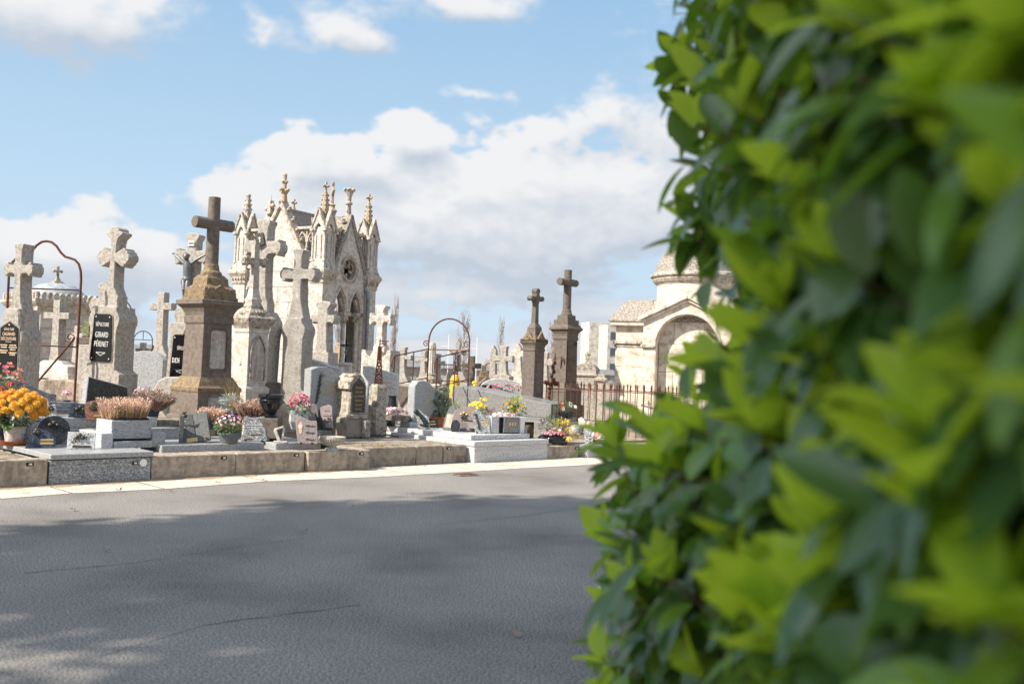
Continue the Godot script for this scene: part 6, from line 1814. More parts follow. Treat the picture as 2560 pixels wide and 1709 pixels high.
func sprig(t: Node3D, c: Vector3, l: float, m: Material, n := 9, ang := 20.0) -> void:
	var q := S()
	var d := Vector3(cos(deg_to_rad(ang)), sin(deg_to_rad(ang)), 0)
	q.tube([c - d * l * 0.5, c + Vector3(0, l * 0.06, 0.008), c + d * l * 0.5], 0.005, 0.003, 5)
	for i in n:
		var p := c + d * l * lerpf(-0.45, 0.45, float(i) / (n - 1)) + Vector3(0, l * 0.04, 0.006)
		leaf_quads(q, p, Vector3(d.x * 0.5, (1.0 if i % 2 else -1.0), 0.25), l * 0.2, l * 0.11, rng)
	for i in 3:
		q.blob(c + Vector3((i - 1) * l * 0.17, l * 0.07 + (0.03 if i == 1 else 0.0), 0.015), Vector3(0.028, 0.028, 0.018), 0.4, n_puff, 6, 8)
	A(t, "bronze_sprig", q, m)

# a plaque standing on a grave, leaning back
func plaque(called: String, label: String, at: Vector3, yaw: float, poly: PackedVector2Array, d: float, m: Material, lean := -14.0) -> Node3D:
	var t := T(called, label, "memorial plaque", at, yaw)
	t.rotation_degrees = Vector3(lean, yaw, 0)
	A(t, "slab", S().extrude(poly, d, 0.005), m)
	return t

func feet(t: Node3D, x: float) -> void:
	for sx in [-1.0, 1.0]:
		A(t, "foot", S().box(Vector3(sx * x, 0.004, 0.01), Vector3(0.03, 0.022, 0.06), 0.004), M.black_matte)

func build_small_things() -> void:
	make_flower_meshes()
	left_things()
	middle_things()
	right_things()

func left_things() -> void:
	# orange chrysanthemums
	var t := T("potted_chrysanthemum", "big pot of orange chrysanthemums in a white pot on a terracotta saucer", "potted plant", Vector3(-6.430, 0.379, -13.013), 20.0)
	A(t, "saucer", S().lathe([0, 0, 0.15, 0, 0.185, 0.05, 0.19, 0.058, 0.178, 0.058, 0.15, 0.015, 0, 0.012], 28), M.terracotta)
	A(t, "white_pot", S().lathe([0, 0.014, 0.105, 0.014, 0.135, 0.22, 0.145, 0.224, 0.145, 0.245, 0.128, 0.245, 0.12, 0.2, 0, 0.2], 26), M.pot_white)
	foliage(t, Vector3(0, 0.38, 0.02), Vector3(0.27, 0.17, 0.25), 260, 0.075, 0.05, M.leaf_mid, -0.1)
	heads(t, FM.pompon, [M.fl_orange, M.fl_orange, M.fl_orange_deep, M.fl_orange], 44, Vector3(0.03, 0.45, 0.02), Vector3(0.32, 0.24, 0.26), 0.062, -0.25)
	# coral roses
	var rp := Vector3(-6.700, 0.734, -13.200)
	t = T("rose_bouquet", "bunch of coral pink roses at the left edge above the orange chrysanthemums", "bouquet", Vector3(rp.x, 0.38, rp.z), 20.0)
	A(t, "vase", S().lathe([0, 0, 0.09, 0, 0.07, 0.1, 0.11, 0.42, 0.1, 0.42, 0, 0.3], 16), M.granite_navy)
	foliage(t, Vector3(0, 0.74, 0), Vector3(0.2, 0.22, 0.16), 110, 0.08, 0.05, M.leaf_mid, 0.2)
	heads(t, FM.rose, [M.fl_coral, M.fl_coral, M.fl_coral, M.fl_rose], 26, Vector3(0.02, 0.78, 0.02), Vector3(0.2, 0.26, 0.16), 0.055, -0.6)
	for k in 5:
		A(t, "stem", S().tube([Vector3(0, 0.35, 0), Vector3((k - 2) * 0.05, 0.8, 0.02)], 0.006, -1, 5), M.leaf_mid)
	# blue plaque with two brass plates on a wedge
	t = plaque("memorial_plaque", "blue grey granite plaque with two brass plates on a triangular stand, beside the white pot", Vector3(-5.922, 0.379, -12.730), 24.0, pts([-0.11, 0, 0.13, 0, 0.145, 0.04, 0.145, 0.12, 0.1, 0.18, 0.03, 0.23, -0.05, 0.26, -0.15, 0.26]), 0.03, M.granite_navy, -18.0)
	for y in [0.06, 0.105]:
		A(t, "brass_plate", S().box(Vector3(0.045, y, 0.018), Vector3(0.15, 0.03, 0.006), 0.002), M.brass)
	A(t, "stand", S().move(Vector3(-0.15, 0, 0.02), Vector3(18, 0, 8)).extrude(pts([-0.06, -0.01, 0.06, -0.01, 0.02, 0.08, -0.03, 0.2, -0.06, 0.19, -0.02, 0.08]), 0.04, 0.005), M.granite_navy)
	sprig(t, Vector3(-0.08, 0.19, 0.025), 0.1, M.bronze, 6, -50.0)
	# dark disc
	t = plaque("memorial_plaque", "round dark slate plaque with a bronze branch, behind the blue wedge plaque", Vector3(-5.874, 0.409, -12.900), 22.0, pts(arc(0, 0.19, 0.195, -90, 262, 30)), 0.022, M.granite_slate, -16.0)
	sprig(t, Vector3(0.0, 0.24, 0.014), 0.26, M.bronze, 10, -24.0)
	# rectangular pale plaque
	t = plaque("memorial_plaque", "rectangular pale granite plaque with a dark bronze rose spray, left of the heather trough", Vector3(-5.452, 0.379, -12.765), 14.0, pts([-0.165, 0, 0.165, 0, 0.165, 0.215, -0.165, 0.22]), 0.03, M.granite_pale, -8.0)
	sprig(t, Vector3(-0.02, 0.13, 0.02), 0.22, M.bronze, 10, 22.0)
	A(t, "bronze_strip", S().box(Vector3(0.01, 0.035, 0.018), Vector3(0.22, 0.028, 0.008), 0.004), M.bronze)
	# heather trough
	t = T("heather_trough", "speckled granite trough full of tan dried heather on its granite surround", "planter", kp(1.18, 0.5, 0.375) + Vector3(0, 0.09, 0), YK)
	A(t, "trough", S().box(Vector3(0.63, 0.15, -0.36), Vector3(0.54, 0.245, 0.5), 0.008), M.granite_grey)
	A(t, "sunlit_left_side", S().box(Vector3(0.356, 0.19, -0.36), Vector3(0.014, 0.165, 0.49), 0.006), M.granite_pale)  # thin paler plate paints the sunlit left side of the trough
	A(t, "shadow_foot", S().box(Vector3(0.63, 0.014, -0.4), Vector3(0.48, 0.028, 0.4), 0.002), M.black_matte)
	A(t, "liner", S().box(Vector3(0.63, 0.285, -0.36), Vector3(0.48, 0.03, 0.44), 0.004), M.black_matte)
	sprays(t, Vector3(0.62, 0.28, -0.36), Vector2(0.30, 0.22), 0.27, 420, M.leaf_dry, 0.22, 0.014)
	sprays(t, Vector3(0.62, 0.28, -0.3), Vector2(0.3, 0.2), 0.17, 160, M.grass_dry, 0.25, 0.012)
	# plaques on the ledge behind
	t = plaque("memorial_plaque", "slanted rose brown plaque with an oval portrait, left of the tan heather", Vector3(-5.642, 0.692, -13.700), 20.0, pts([-0.13, 0, 0.12, 0, 0.17, 0.2, 0.08, 0.25, -0.06, 0.28, -0.17, 0.24, -0.17, 0.12]), 0.035, M.granite_rose, -14.0)
	A(t, "portrait", S().blob(Vector3(-0.06, 0.19, 0.02), Vector3(0.055, 0.07, 0.014), 0.3, n_puff, 8, 12), M.bronze)
	A(t, "brass_strip", S().box(Vector3(0.02, 0.06, 0.021), Vector3(0.14, 0.024, 0.006), 0.002), M.brass)
	t = plaque("memorial_plaque", "rectangular blue granite plaque with a long bronze branch, left of the rose brown one", Vector3(-5.907, 0.723, -13.750), 18.0, pts([-0.15, 0, 0.14, 0, 0.14, 0.19, -0.13, 0.19]), 0.03, M.granite_navy, -12.0)
	sprig(t, Vector3(0, 0.09, 0.018), 0.25, M.bronze, 12, 20.0)
	t = plaque("memorial_plaque", "low plain blue granite block plaque behind the round slate one", Vector3(-6.212, 0.756, -13.850), YK, pts([-0.19, 0, 0.2, 0, 0.2, 0.16, -0.19, 0.17]), 0.06, M.granite_blue, 0.0)
	t = plaque("memorial_plaque", "small pale plaque with a drooping bronze flower, between orange blooms and blue block", Vector3(-6.296, 0.721, -13.700), 15.0, pts([-0.06, 0, 0.09, 0, 0.06, 0.17, -0.08, 0.17]), 0.025, M.granite_pale, -10.0)
	sprig(t, Vector3(0, 0.09, 0.014), 0.13, M.bronze, 6, 70.0)
	t = plaque("memorial_plaque", "dark polished pointed plaque leaning behind the orange chrysanthemums", Vector3(-6.597, 0.862, -13.900), 30.0, pts([-0.2, 0, 0.26, -0.02, 0.05, 0.18, -0.05, 0.21, -0.16, 0.2]), 0.03, M.granite_slate, -20.0)
	# little pink flowers by the frame
	t = T("flower_pot", "tiny pot of pink flowers at the foot of the iron frame", "potted plant", Vector3(-6.613, 0.838, -14.900), 0.0)
	pot(t, 0.03, 0.045, 0.06, M.pot_navy)
	foliage(t, Vector3(0, 0.1, 0), Vector3(0.06, 0.06, 0.06), 40, 0.04, 0.025, M.leaf_mid)
	heads(t, FM.open, [M.fl_rose, M.fl_pink], 9, Vector3(0, 0.13, 0), Vector3(0.06, 0.08, 0.06), 0.03)
	# urns behind the heather
	t = T("black_urn", "glossy dark urn rim just above the tan heather, before the polished stele", "urn", Vector3(-5.783, 0.719, -14.300), 0.0)
	A(t, "bowl", S().lathe([0, 0, 0.08, 0, 0.06, 0.03, 0.12, 0.12, 0.145, 0.18, 0.145, 0.2, 0.12, 0.215, 0.15, 0.24, 0.15, 0.255, 0.12, 0.255, 0, 0.2], 28), M.black_gloss)
	t = T("black_vase", "small black vase between the polished stele and the brown dried bush", "vase", Vector3(-5.531, 0.777, -14.500), 0.0)
	A(t, "vase", S().lathe([0, 0, 0.05, 0, 0.05, 0.02, 0.075, 0.1, 0.06, 0.15, 0.065, 0.17, 0.05, 0.17, 0, 0.12], 20), M.black_gloss)
	# dried bush
	var bp := Vector3(-5.232, 0.703, -14.600)
	t = T("dried_bush", "round brown dried bush in a blue pot left of the big brown column", "potted plant", bp, 0.0)
	pot(t, 0.09, 0.12, 0.12, M.pot_navy)
	sprays(t, Vector3(0, 0.1, 0), Vector2(0.14, 0.12), 0.3, 420, M.leaf_brown, 1.15, 0.018)
	foliage(t, Vector3(0, 0.27, 0), Vector3(0.29, 0.17, 0.2), 500, 0.035, 0.022, M.leaf_brown, 0.2)
	t = T("flower_pot", "pot of pale pink flowers and lime leaves behind the brown dried bush", "potted plant", Vector3(-5.561, 0.868, -15.200), 0.0)
	pot(t, 0.06, 0.08, 0.08, M.terracotta)
	foliage(t, Vector3(0.02, 0.13, 0), Vector3(0.16, 0.08, 0.1), 120, 0.05, 0.025, M.leaf_lime)
	heads(t, FM.open, [M.fl_lilac, M.fl_pale], 12, Vector3(-0.03, 0.17, 0), Vector3(0.14, 0.08, 0.08), 0.028)
	# yellow shrub in a trough
	t = T("planted_trough", "dark trough with a bright yellow-green shrub left of the tall trefoil cross", "planter", Vector3(-8.323, 0.300, -19.600), -10.0)
	A(t, "stone_base", S().box(Vector3(0, 0.74, 0), Vector3(0.34, 1.5, 0.3), 0.02), M.stone_grey)
	A(t, "trough", S().box(Vector3(0, 1.55, 0), Vector3(0.36, 0.13, 0.3), 0.01), M.stone_umber)
	foliage(t, Vector3(0, 1.78, 0), Vector3(0.14, 0.18, 0.12), 260, 0.045, 0.03, M.leaf_lime, 0.3)
	A(t, "stem", S().tube([Vector3(0, 1.6, 0), Vector3(0, 1.85, 0)], 0.012, -1, 5), M.bark)

func middle_things() -> void:
	# the open stone book
	var t := T("stone_book", "open grey stone book on a slanted stand with a bronze rose and brass plates", "memorial plaque", Vector3(-4.408, 0.410, -14.163), 16.0)
	A(t, "stand", S().move(Vector3(-0.21, 0, 0), Vector3(0, 90, 0)).extrude(pts([0.12, 0, -0.22, 0, -0.24, 0.38, -0.2, 0.4]), 0.06, 0.006), M.slate_grey)
	var bk := Node3D.new()
	bk.name = "book"
	t.add_child(bk)
	bk.position = Vector3(0.0, 0.0, 0.1)
	bk.rotation_degrees = Vector3(-30, 0, 10)
	for sx in [-1.0, 1.0]:
		A(bk, "page", S().move(Vector3(sx * 0.1, 0.23, 0.012), Vector3(0, sx * -9, 0)).box(Vector3.ZERO, Vector3(0.195, 0.46, 0.035), 0.012), M.slate_grey)
	A(bk, "brass_plate", S().box(Vector3(-0.06, 0.035, 0.037), Vector3(0.15, 0.065, 0.006), 0.002), M.brass)
	A(bk, "brass_plate", S().box(Vector3(0.13, 0.04, 0.03), Vector3(0.06, 0.07, 0.006), 0.002), M.brass)
	sprig(t, Vector3(-0.2, 0.36, 0.02), 0.16, M.bronze, 9, 60.0)
	for y in [0.12, 0.2, 0.29]:
		A(t, "pearl", S().blob(Vector3(-0.19 + y * 0.05, y, 0.1 - y * 0.3), Vector3.ONE * 0.012, 0, null, 5, 8), M.white_paint)
	# grey pot of pink flowers
	t = T("flower_pot", "grey bowl pot of pink and lilac flowers right of the stone book", "potted plant", Vector3(-3.979, 0.410, -14.233), 0.0)
	pot(t, 0.115, 0.155, 0.15, M.pot_grey, 0.012)
	foliage(t, Vector3(0, 0.22, 0.02), Vector3(0.2, 0.11, 0.17), 300, 0.055, 0.036, M.leaf_mid, 0.2)
	foliage(t, Vector3(-0.02, 0.24, 0.05), Vector3(0.2, 0.1, 0.15), 110, 0.045, 0.03, M.leaf_lime, 0.3)
	heads(t, FM.open, [M.fl_lilac, M.fl_pink, M.fl_lilac, M.fl_pale], 34, Vector3(0.01, 0.26, 0.03), Vector3(0.2, 0.14, 0.15), 0.024, 0.0)
	# grey plaque with gold branch
	t = plaque("memorial_plaque", "blue grey parchment-shaped plaque with gold twigs, right of the pink flower pot", Vector3(-3.737, 0.410, -14.682), 18.0, pts([-0.19, 0, 0.17, 0, 0.2, 0.02, 0.15, 0.2, 0.15, 0.36, 0.13, 0.375, 0.05, 0.355, -0.05, 0.35, -0.11, 0.375, -0.15, 0.36, -0.14, 0.2]), 0.035, M.granite_blue, -12.0)
	feet(t, 0.12)
	for e in [[0.03, 0.1, 0.18], [-0.08, 0.035, 0.12]]:
		A(t, "gold_twig", S().tube([Vector3(e[0] - e[2] * 0.5, e[1], 0.022), Vector3(e[0], e[1] + 0.01, 0.026), Vector3(e[0] + e[2] * 0.5, e[1] + 0.004, 0.022)], 0.008, 0.004, 5), M.brass)
	worn_lines(t, 0.24, [[0, 1.0], [-0.035, 0.9], [-0.07, 0.6]], M.silver_paint, Vector3(0.0, 0.24, 0.02), 0.014)
	# dark pot of dry heather
	t = T("heather_pot", "dark blue pot of tan dried heather behind the stone book", "potted plant", Vector3(-4.456, 0.551, -14.900), 0.0)
	pot(t, 0.09, 0.11, 0.13, M.pot_navy)
	A(t, "pot_label", S().box(Vector3(-0.03, 0.07, 0.1), Vector3(0.035, 0.045, 0.006), 0.001), M.white_paint)
	sprays(t, Vector3(0, 0.12, 0), Vector2(0.12, 0.1), 0.2, 260, M.leaf_dry, 0.7, 0.014)
	# silver plant with grass
	t = T("silver_plant", "silvery dusty miller plant with tall thin grass before the brown column", "potted plant", Vector3(-4.219, 0.670, -15.100), 0.0)
	pot(t, 0.08, 0.1, 0.12, M.pot_grey)
	foliage(t, Vector3(0, 0.27, 0), Vector3(0.17, 0.13, 0.14), 240, 0.07, 0.025, M.leaf_silver, 0.4)
	var gs := S()
	for k in 34:
		var a := rng.randf_range(-0.5, 0.9)
		var h := rng.randf_range(0.35, 0.62)
		gs.tube([Vector3(0, 0.12, -0.03), Vector3(a * 0.12, 0.12 + h * 0.6, -0.05), Vector3(a * 0.35, 0.12 + h, -0.06)], 0.003, 0.001, 3)
	stuff(A(t, "grass_blades", gs, M.grass_dry))
	# big dry heather
	t = T("dried_heather", "wide clump of russet dried heather behind the parchment-shaped plaque", "potted plant", Vector3(-3.865, 0.599, -15.100), 0.0)
	pot(t, 0.13, 0.16, 0.12, M.terracotta)
	sprays(t, Vector3(0, 0.1, 0), Vector2(0.19, 0.14), 0.24, 420, M.leaf_brown, 0.5, 0.016)
	sprays(t, Vector3(0, 0.12, 0), Vector2(0.21, 0.14), 0.29, 200, M.leaf_dry, 0.5, 0.014)
	# glossy black urn
	t = T("black_urn", "large glossy black bowl urn with a thick rolled rim", "urn", Vector3(-3.558, 0.753, -14.900), 0.0)
	A(t, "bowl", S().lathe([0, 0, 0.1, 0, 0.1, 0.03, 0.07, 0.06, 0.12, 0.13, 0.17, 0.22, 0.178, 0.26, 0.17, 0.275, 0.185, 0.29, 0.19, 0.32, 0.18, 0.35, 0.15, 0.355, 0.13, 0.33, 0, 0.3], 36), M.black_gloss)
	A(t, "stone_stand", S().box(Vector3(0, -0.15, 0), Vector3(0.3, 0.3, 0.3), 0.01), M.stone_umber)
	# bark-shaped plaque
	t = plaque("memorial_plaque", "brown stone plaque carved as a split tree trunk, right of the parchment-shaped one", Vector3(-3.511, 0.410, -14.971), 10.0, pts([-0.06, 0, 0.1, 0, 0.09, 0.12, 0.07, 0.3, 0.03, 0.42, -0.04, 0.45, -0.1, 0.42, -0.1, 0.3, -0.07, 0.12]), 0.12, M.wood_stone, -8.0)
	A(t, "split_face", S().extrude(pts([0.02, 0.2, 0.06, 0.26, 0.04, 0.41, -0.03, 0.44, -0.02, 0.36]), 0.02, 0.004, 0.062), M.white_marble)
	# white fallen bracket
	t = T("white_bracket", "small white angled stone bracket on a flat foot, beside the bark-shaped plaque", "ornament", Vector3(-3.346, 0.410, -14.646), 10.0)
	A(t, "foot", S().box(Vector3(0.01, 0.012, 0), Vector3(0.2, 0.024, 0.1), 0.006), M.pot_white)
	A(t, "bar", S().move(Vector3(-0.04, 0.1, 0.02), Vector3(0, 0, 24)).box(Vector3.ZERO, Vector3(0.045, 0.19, 0.03), 0.006), M.pot_white)
	A(t, "bar", S().move(Vector3(0.04, 0.12, -0.02), Vector3(0, 0, -6)).box(Vector3.ZERO, Vector3(0.03, 0.2, 0.03), 0.006), M.pot_white)
	A(t, "top_bar", S().move(Vector3(-0.02, 0.21, 0), Vector3(0, 0, 20)).box(Vector3.ZERO, Vector3(0.14, 0.03, 0.04), 0.006), M.pot_white)
	# granite vase of pink roses
	t = T("rose_vase", "bunch of pink roses in an angular pale granite vase", "bouquet", Vector3(-3.349, 0.529, -15.900), 20.0)
	A(t, "vase", S().loft([0, 0.1, 0.08, 0.12, 0.14, 0.11, 0.3, 0.13, 0.1]), M.granite_pale)
	foliage(t, Vector3(0, 0.33, 0), Vector3(0.16, 0.1, 0.14), 130, 0.07, 0.045, M.leaf_mid, 0.0)
	heads(t, FM.rose, [M.fl_pink, M.fl_pink, M.fl_rose], 20, Vector3(0, 0.4, 0), Vector3(0.14, 0.15, 0.13), 0.055, -0.2)
	# pinkish plaque with three bronze lines
	t = plaque("memorial_plaque", "pinkish granite plaque with a coloured flower and three small bronze scripts", Vector3(-2.947, 0.410, -14.615), 14.0, pts([-0.12, 0, 0.16, 0, 0.16, 0.04, 0.14, 0.32, 0.13, 0.34, 0.06, 0.335, -0.02, 0.36, -0.1, 0.41, -0.17, 0.33, -0.15, 0.15]), 0.035, M.granite_pink, -12.0)
	feet(t, 0.08)
	for y in [0.26, 0.16, 0.06]:
		A(t, "bronze_script", S().tube([Vector3(-0.02, y, 0.022), Vector3(0.02, y + 0.012, 0.026), Vector3(0.05, y - 0.004, 0.026), Vector3(0.11, y + 0.004, 0.022)], 0.008, 0.004, 5), M.bronze)
	A(t, "painted_flower", S().extrude(pts([-0.11, 0.14, -0.08, 0.14, -0.06, 0.26, -0.09, 0.33, -0.13, 0.27]), 0.006, 0.001, 0.02), M.leaf_dry)
	A(t, "enamel_petals", S().blob(Vector3(-0.095, 0.24, 0.024), Vector3(0.025, 0.03, 0.006), 0.4, n_puff, 6, 8), M.fl_white)
	# pale open book with dark praying hands
	t = T("marble_book", "pale open book plaque with dark bronze praying hands before it", "memorial plaque", Vector3(-3.018, 0.523, -16.100), 12.0)
	for sx in [-1.0, 1.0]:
		A(t, "page", S().move(Vector3(sx * 0.1 - 0.02, 0.0, 0.0), Vector3(-14, sx * -14, 6)).extrude(pts([-0.1, 0, 0.11, 0.02, 0.1, 0.38, 0.05, 0.415, -0.09, 0.38]), 0.03, 0.006), M.granite_pink)
	for y in [0.3, 0.22, 0.13]:
		A(t, "bronze_script", S().tube([Vector3(0.04, y, 0.0), Vector3(0.08, y + 0.006, 0.0), Vector3(0.13, y, -0.01)], 0.008, 0.004, 5), M.bronze)
	var hd := S()
	hd.tube([Vector3(-0.03, 0.0, 0.1), Vector3(-0.04, 0.12, 0.09), Vector3(-0.05, 0.2, 0.08)], 0.06, 0.04, 9)
	hd.tube([Vector3(0.02, 0.02, 0.1), Vector3(-0.01, 0.12, 0.1), Vector3(-0.04, 0.2, 0.09)], 0.06, 0.035, 9)
	for k in 4:
		hd.tube([Vector3(-0.045 + k * 0.012, 0.18, 0.085 + k * 0.006), Vector3(-0.055 + k * 0.008, 0.27 - k * 0.012, 0.075), Vector3(-0.05 + k * 0.006, 0.335 - k * 0.02, 0.07)], 0.014, 0.007, 6)
	hd.tube([Vector3(-0.07, 0.18, 0.09), Vector3(-0.1, 0.24, 0.08), Vector3(-0.115, 0.27, 0.075)], 0.014, 0.008, 6)
	A(t, "praying_hands", hd, M.granite_slate)
	A(t, "foot", S().box(Vector3(0.0, 0.02, 0.02), Vector3(0.34, 0.04, 0.2), 0.008), M.granite_slate)
	# fluted bowl
	t = T("stone_bowl", "fluted grey stone bowl planter on a round foot at the kerb edge", "planter", Vector3(-2.633, 0.302, -14.948), 0.0)
	A(t, "foot", S().lathe([0, 0, 0.105, 0, 0.1, 0.02, 0.07, 0.045, 0.06, 0.06], 22), M.granite_pale)
	var bw := S().lathe([0.06, 0.055, 0.13, 0.09, 0.185, 0.14, 0.198, 0.175, 0.2, 0.2, 0.185, 0.205, 0.17, 0.18, 0, 0.165], 32)
	for k in 32:
		var a := TAU * k / 32.0
		bw.tube([Vector3(sin(a) * 0.13, 0.09, cos(a) * 0.13), Vector3(sin(a) * 0.186, 0.14, cos(a) * 0.186), Vector3(sin(a) * 0.2, 0.18, cos(a) * 0.2)], 0.013, -1, 5)
	A(t, "bowl", bw, M.stone_grey)
	A(t, "soil", S().lathe([0.17, 0.18, 0.0, 0.185], 14), M.earth)
	heads(t, FM.open, [M.fl_violet], 2, Vector3(0, 0.21, 0), Vector3(0.08, 0.03, 0.05), 0.028)
	# grass between the slabs, dead grass on the gravel
	var gq := S()
	for e in [[Vector3(-4.097, 0.300, -18.643), 0.14, 150], [Vector3(-3.105, 0.300, -17.042), 0.1, 60]]:
		for k in e[2]:
			var p: Vector3 = e[0] + Vector3(rng.randf_range(-1, 1) * e[1], 0, rng.randf_range(-0.6, 0.6) * e[1])
			var h := rng.randf_range(0.08, 0.2)
			gq.tube([p, p + Vector3(rng.randf_range(-0.03, 0.03), h * 0.6, 0), p + Vector3(rng.randf_range(-0.08, 0.08), h, rng.randf_range(-0.03, 0.03))], 0.003, 0.001, 3)
	var gn := A(self, "grass", gq, M.grass_green)
	gn.set_meta("label", "tufts of yellow green grass growing between the grave slabs")
	gn.set_meta("category", "grass")
	stuff(gn)
	gq = S()
	for k in 140:
		var p := kp(rng.randf_range(5.3, 7.3), rng.randf_range(0.25, 0.9) * rng.randf_range(0.5, 1.0), 0.302)
		if k < 70:
			p = kp(5.75 + rng.randfn() * 0.25, 0.45 + rng.randfn() * 0.1, 0.302)
		var a := rng.randf() * TAU
		var l := rng.randf_range(0.03, 0.1)
		gq.tube([p, p + Vector3(cos(a) * l * 0.5, rng.randf_range(0.01, 0.05), sin(a) * l * 0.5), p + Vector3(cos(a) * l, 0.006, sin(a) * l)], 0.003, 0.0015, 3)
	gn = A(self, "dead_grass", gq, M.grass_dry)
	gn.set_meta("label", "straw coloured dead grass scattered over the gravel behind the rough kerb")
	gn.set_meta("category", "grass")
	stuff(gn)
	# fallen dark branch and cloth
	t = T("fallen_branch", "dark twisted fallen branch lying on the gravel beside the gabled headstone", "branch", Vector3(-2.321, 0.305, -17.814), 40.0)
	A(t, "limb", S().tube([Vector3(-0.3, 0.03, 0), Vector3(-0.12, 0.06, 0.04), Vector3(0.02, 0.03, 0.0), Vector3(0.2, 0.05, -0.03), Vector3(0.42, 0.015, 0.02)], 0.026, 0.01, 7), M.granite_charcoal)
	A(t, "twig", S().tube([Vector3(0.0, 0.03, 0), Vector3(0.08, 0.12, 0.03), Vector3(0.2, 0.13, 0.04)], 0.008, 0.004, 5).tube([Vector3(-0.2, 0.04, 0), Vector3(-0.1, 0.1, 0.08), Vector3(0.0, 0.02, 0.12)], 0.008, 0.004, 5), M.bark)

func right_things() -> void:
	var y := 0.46
	# plaques on the two-stepped tomb, from the left
	var t := plaque("memorial_plaque", "small tilted pink grey plaque with a bronze branch, leftmost on the two-stepped tomb", Vector3(-2.259, 0.370, -18.791), 8.0, pts([-0.1, 0, 0.13, 0, 0.11, 0.28, -0.13, 0.3]), 0.035, M.granite_pink, -16.0)
	sprig(t, Vector3(0.01, 0.1, 0.02), 0.16, M.bronze, 7, 8.0)
	A(t, "bronze_bar", S().box(Vector3(-0.08, 0.15, 0.022), Vector3(0.02, 0.12, 0.008), 0.002), M.bronze)
	t = plaque("memorial_plaque", "grey plaque with a carved curling bird and leaves, left of the small dark plaque", Vector3(-1.566, 0.460, -18.237), 4.0, pts([-0.08, 0, 0.14, 0, 0.12, 0.1, 0.1, 0.22, 0.05, 0.26, -0.02, 0.3, -0.08, 0.36, -0.16, 0.34, -0.17, 0.26, -0.12, 0.2]), 0.045, M.granite_blue, -14.0)
	feet(t, 0.07)
	A(t, "carved_bird", S().tube([Vector3(0.06, 0.08, 0.035), Vector3(0.02, 0.16, 0.04), Vector3(-0.05, 0.24, 0.04), Vector3(-0.11, 0.31, 0.035)], 0.05, 0.03, 8).blob(Vector3(-0.14, 0.315, 0.035), Vector3(0.05, 0.045, 0.03), 0.2, n_puff, 6, 8).tube([Vector3(-0.05, 0.08, 0.03), Vector3(0.02, 0.06, 0.04), Vector3(0.1, 0.05, 0.03)], 0.02, 0.01, 6), M.granite_slate)
	t = plaque("memorial_plaque", "small dark slate plaque with two gold lines, right of the carved bird plaque", Vector3(-1.436, 0.460, -18.716), 14.0, pts([-0.1, 0, 0.13, 0, 0.1, 0.17, -0.13, 0.17]), 0.03, M.granite_slate, -16.0)
	worn_lines(t, 0.14, [[0, 0.6], [-0.05, 0.9]], M.gold, Vector3(0, 0.12, 0.018), 0.014)
	t = plaque("memorial_plaque", "narrow pointed plaque seen almost edge on, left of the heart-shaped plaque", Vector3(-1.109, 0.460, -18.176), -52.0, pts([-0.15, 0, 0.15, 0, 0.17, 0.2, 0.1, 0.42, 0.0, 0.5, -0.1, 0.42, -0.17, 0.2]), 0.04, M.slate_grey, -14.0)
	A(t, "pale_edge", S().extrude(pts([-0.1, 0.05, 0.1, 0.05, 0.1, 0.3, -0.1, 0.3]), 0.006, 0.001, 0.022), M.white_marble)
	t = plaque("memorial_plaque", "little drop-shaped grey plaque on a pale foot in front of the heart", Vector3(-0.954, 0.460, -17.623), -30.0, pts(arc(0, 0.11, 0.09, -90, 262, 20, 0.12)), 0.03, M.granite_slate, -10.0)
	A(t, "foot", S().box(Vector3(0.02, -0.005, 0.02), Vector3(0.16, 0.02, 0.08), 0.004), M.pot_white)
	# the heart
	t = plaque("memorial_plaque", "mauve grey double-heart plaque with an open book, gold lines and a bronze rose", Vector3(-0.780, 0.460, -17.987), 8.0, pts([-0.1, 0, 0.2, 0, 0.24, 0.02, 0.2, 0.1, 0.24, 0.28, 0.23, 0.38, 0.17, 0.46, 0.08, 0.48, 0.0, 0.44, -0.04, 0.4, -0.1, 0.42, -0.17, 0.4, -0.22, 0.33, -0.22, 0.24, -0.16, 0.1]), 0.045, M.granite_pink, -12.0)
	for k in 3:
		A(t, "bronze_rose", S().blob(Vector3(-0.08 + k * 0.05, 0.31 + (0.03 if k == 1 else 0.0), 0.03), Vector3(0.025, 0.025, 0.015), 0.4, n_puff, 6, 8), M.brass)
	sprig(t, Vector3(-0.04, 0.25, 0.025), 0.14, M.bronze, 8, 60.0)
	worn_lines(t, 0.15, [[0, 1.0], [-0.035, 0.7], [-0.07, 0.8], [-0.105, 0.7]], M.gold, Vector3(0.11, 0.4, 0.025), 0.014)
	A(t, "bronze_script", S().box(Vector3(0.05, 0.2, 0.026), Vector3(0.16, 0.018, 0.008), 0.003), M.bronze)
	for sx in [-1.0, 1.0]:
		A(t, "book_page", S().move(Vector3(0.04 + sx * 0.09, 0.1, 0.03), Vector3(0, sx * -12, 0)).box(Vector3.ZERO, Vector3(0.17, 0.12, 0.02), 0.006), M.granite_pink)
		A(t, "bronze_script", S().box(Vector3(0.04 + sx * 0.09, 0.05, 0.045), Vector3(0.13, 0.016, 0.008), 0.003), M.bronze)
	A(t, "foot_rail", S().tube([Vector3(-0.16, 0.0, 0.04), Vector3(0.2, 0.0, 0.06)], 0.014, -1, 6), M.granite_slate)
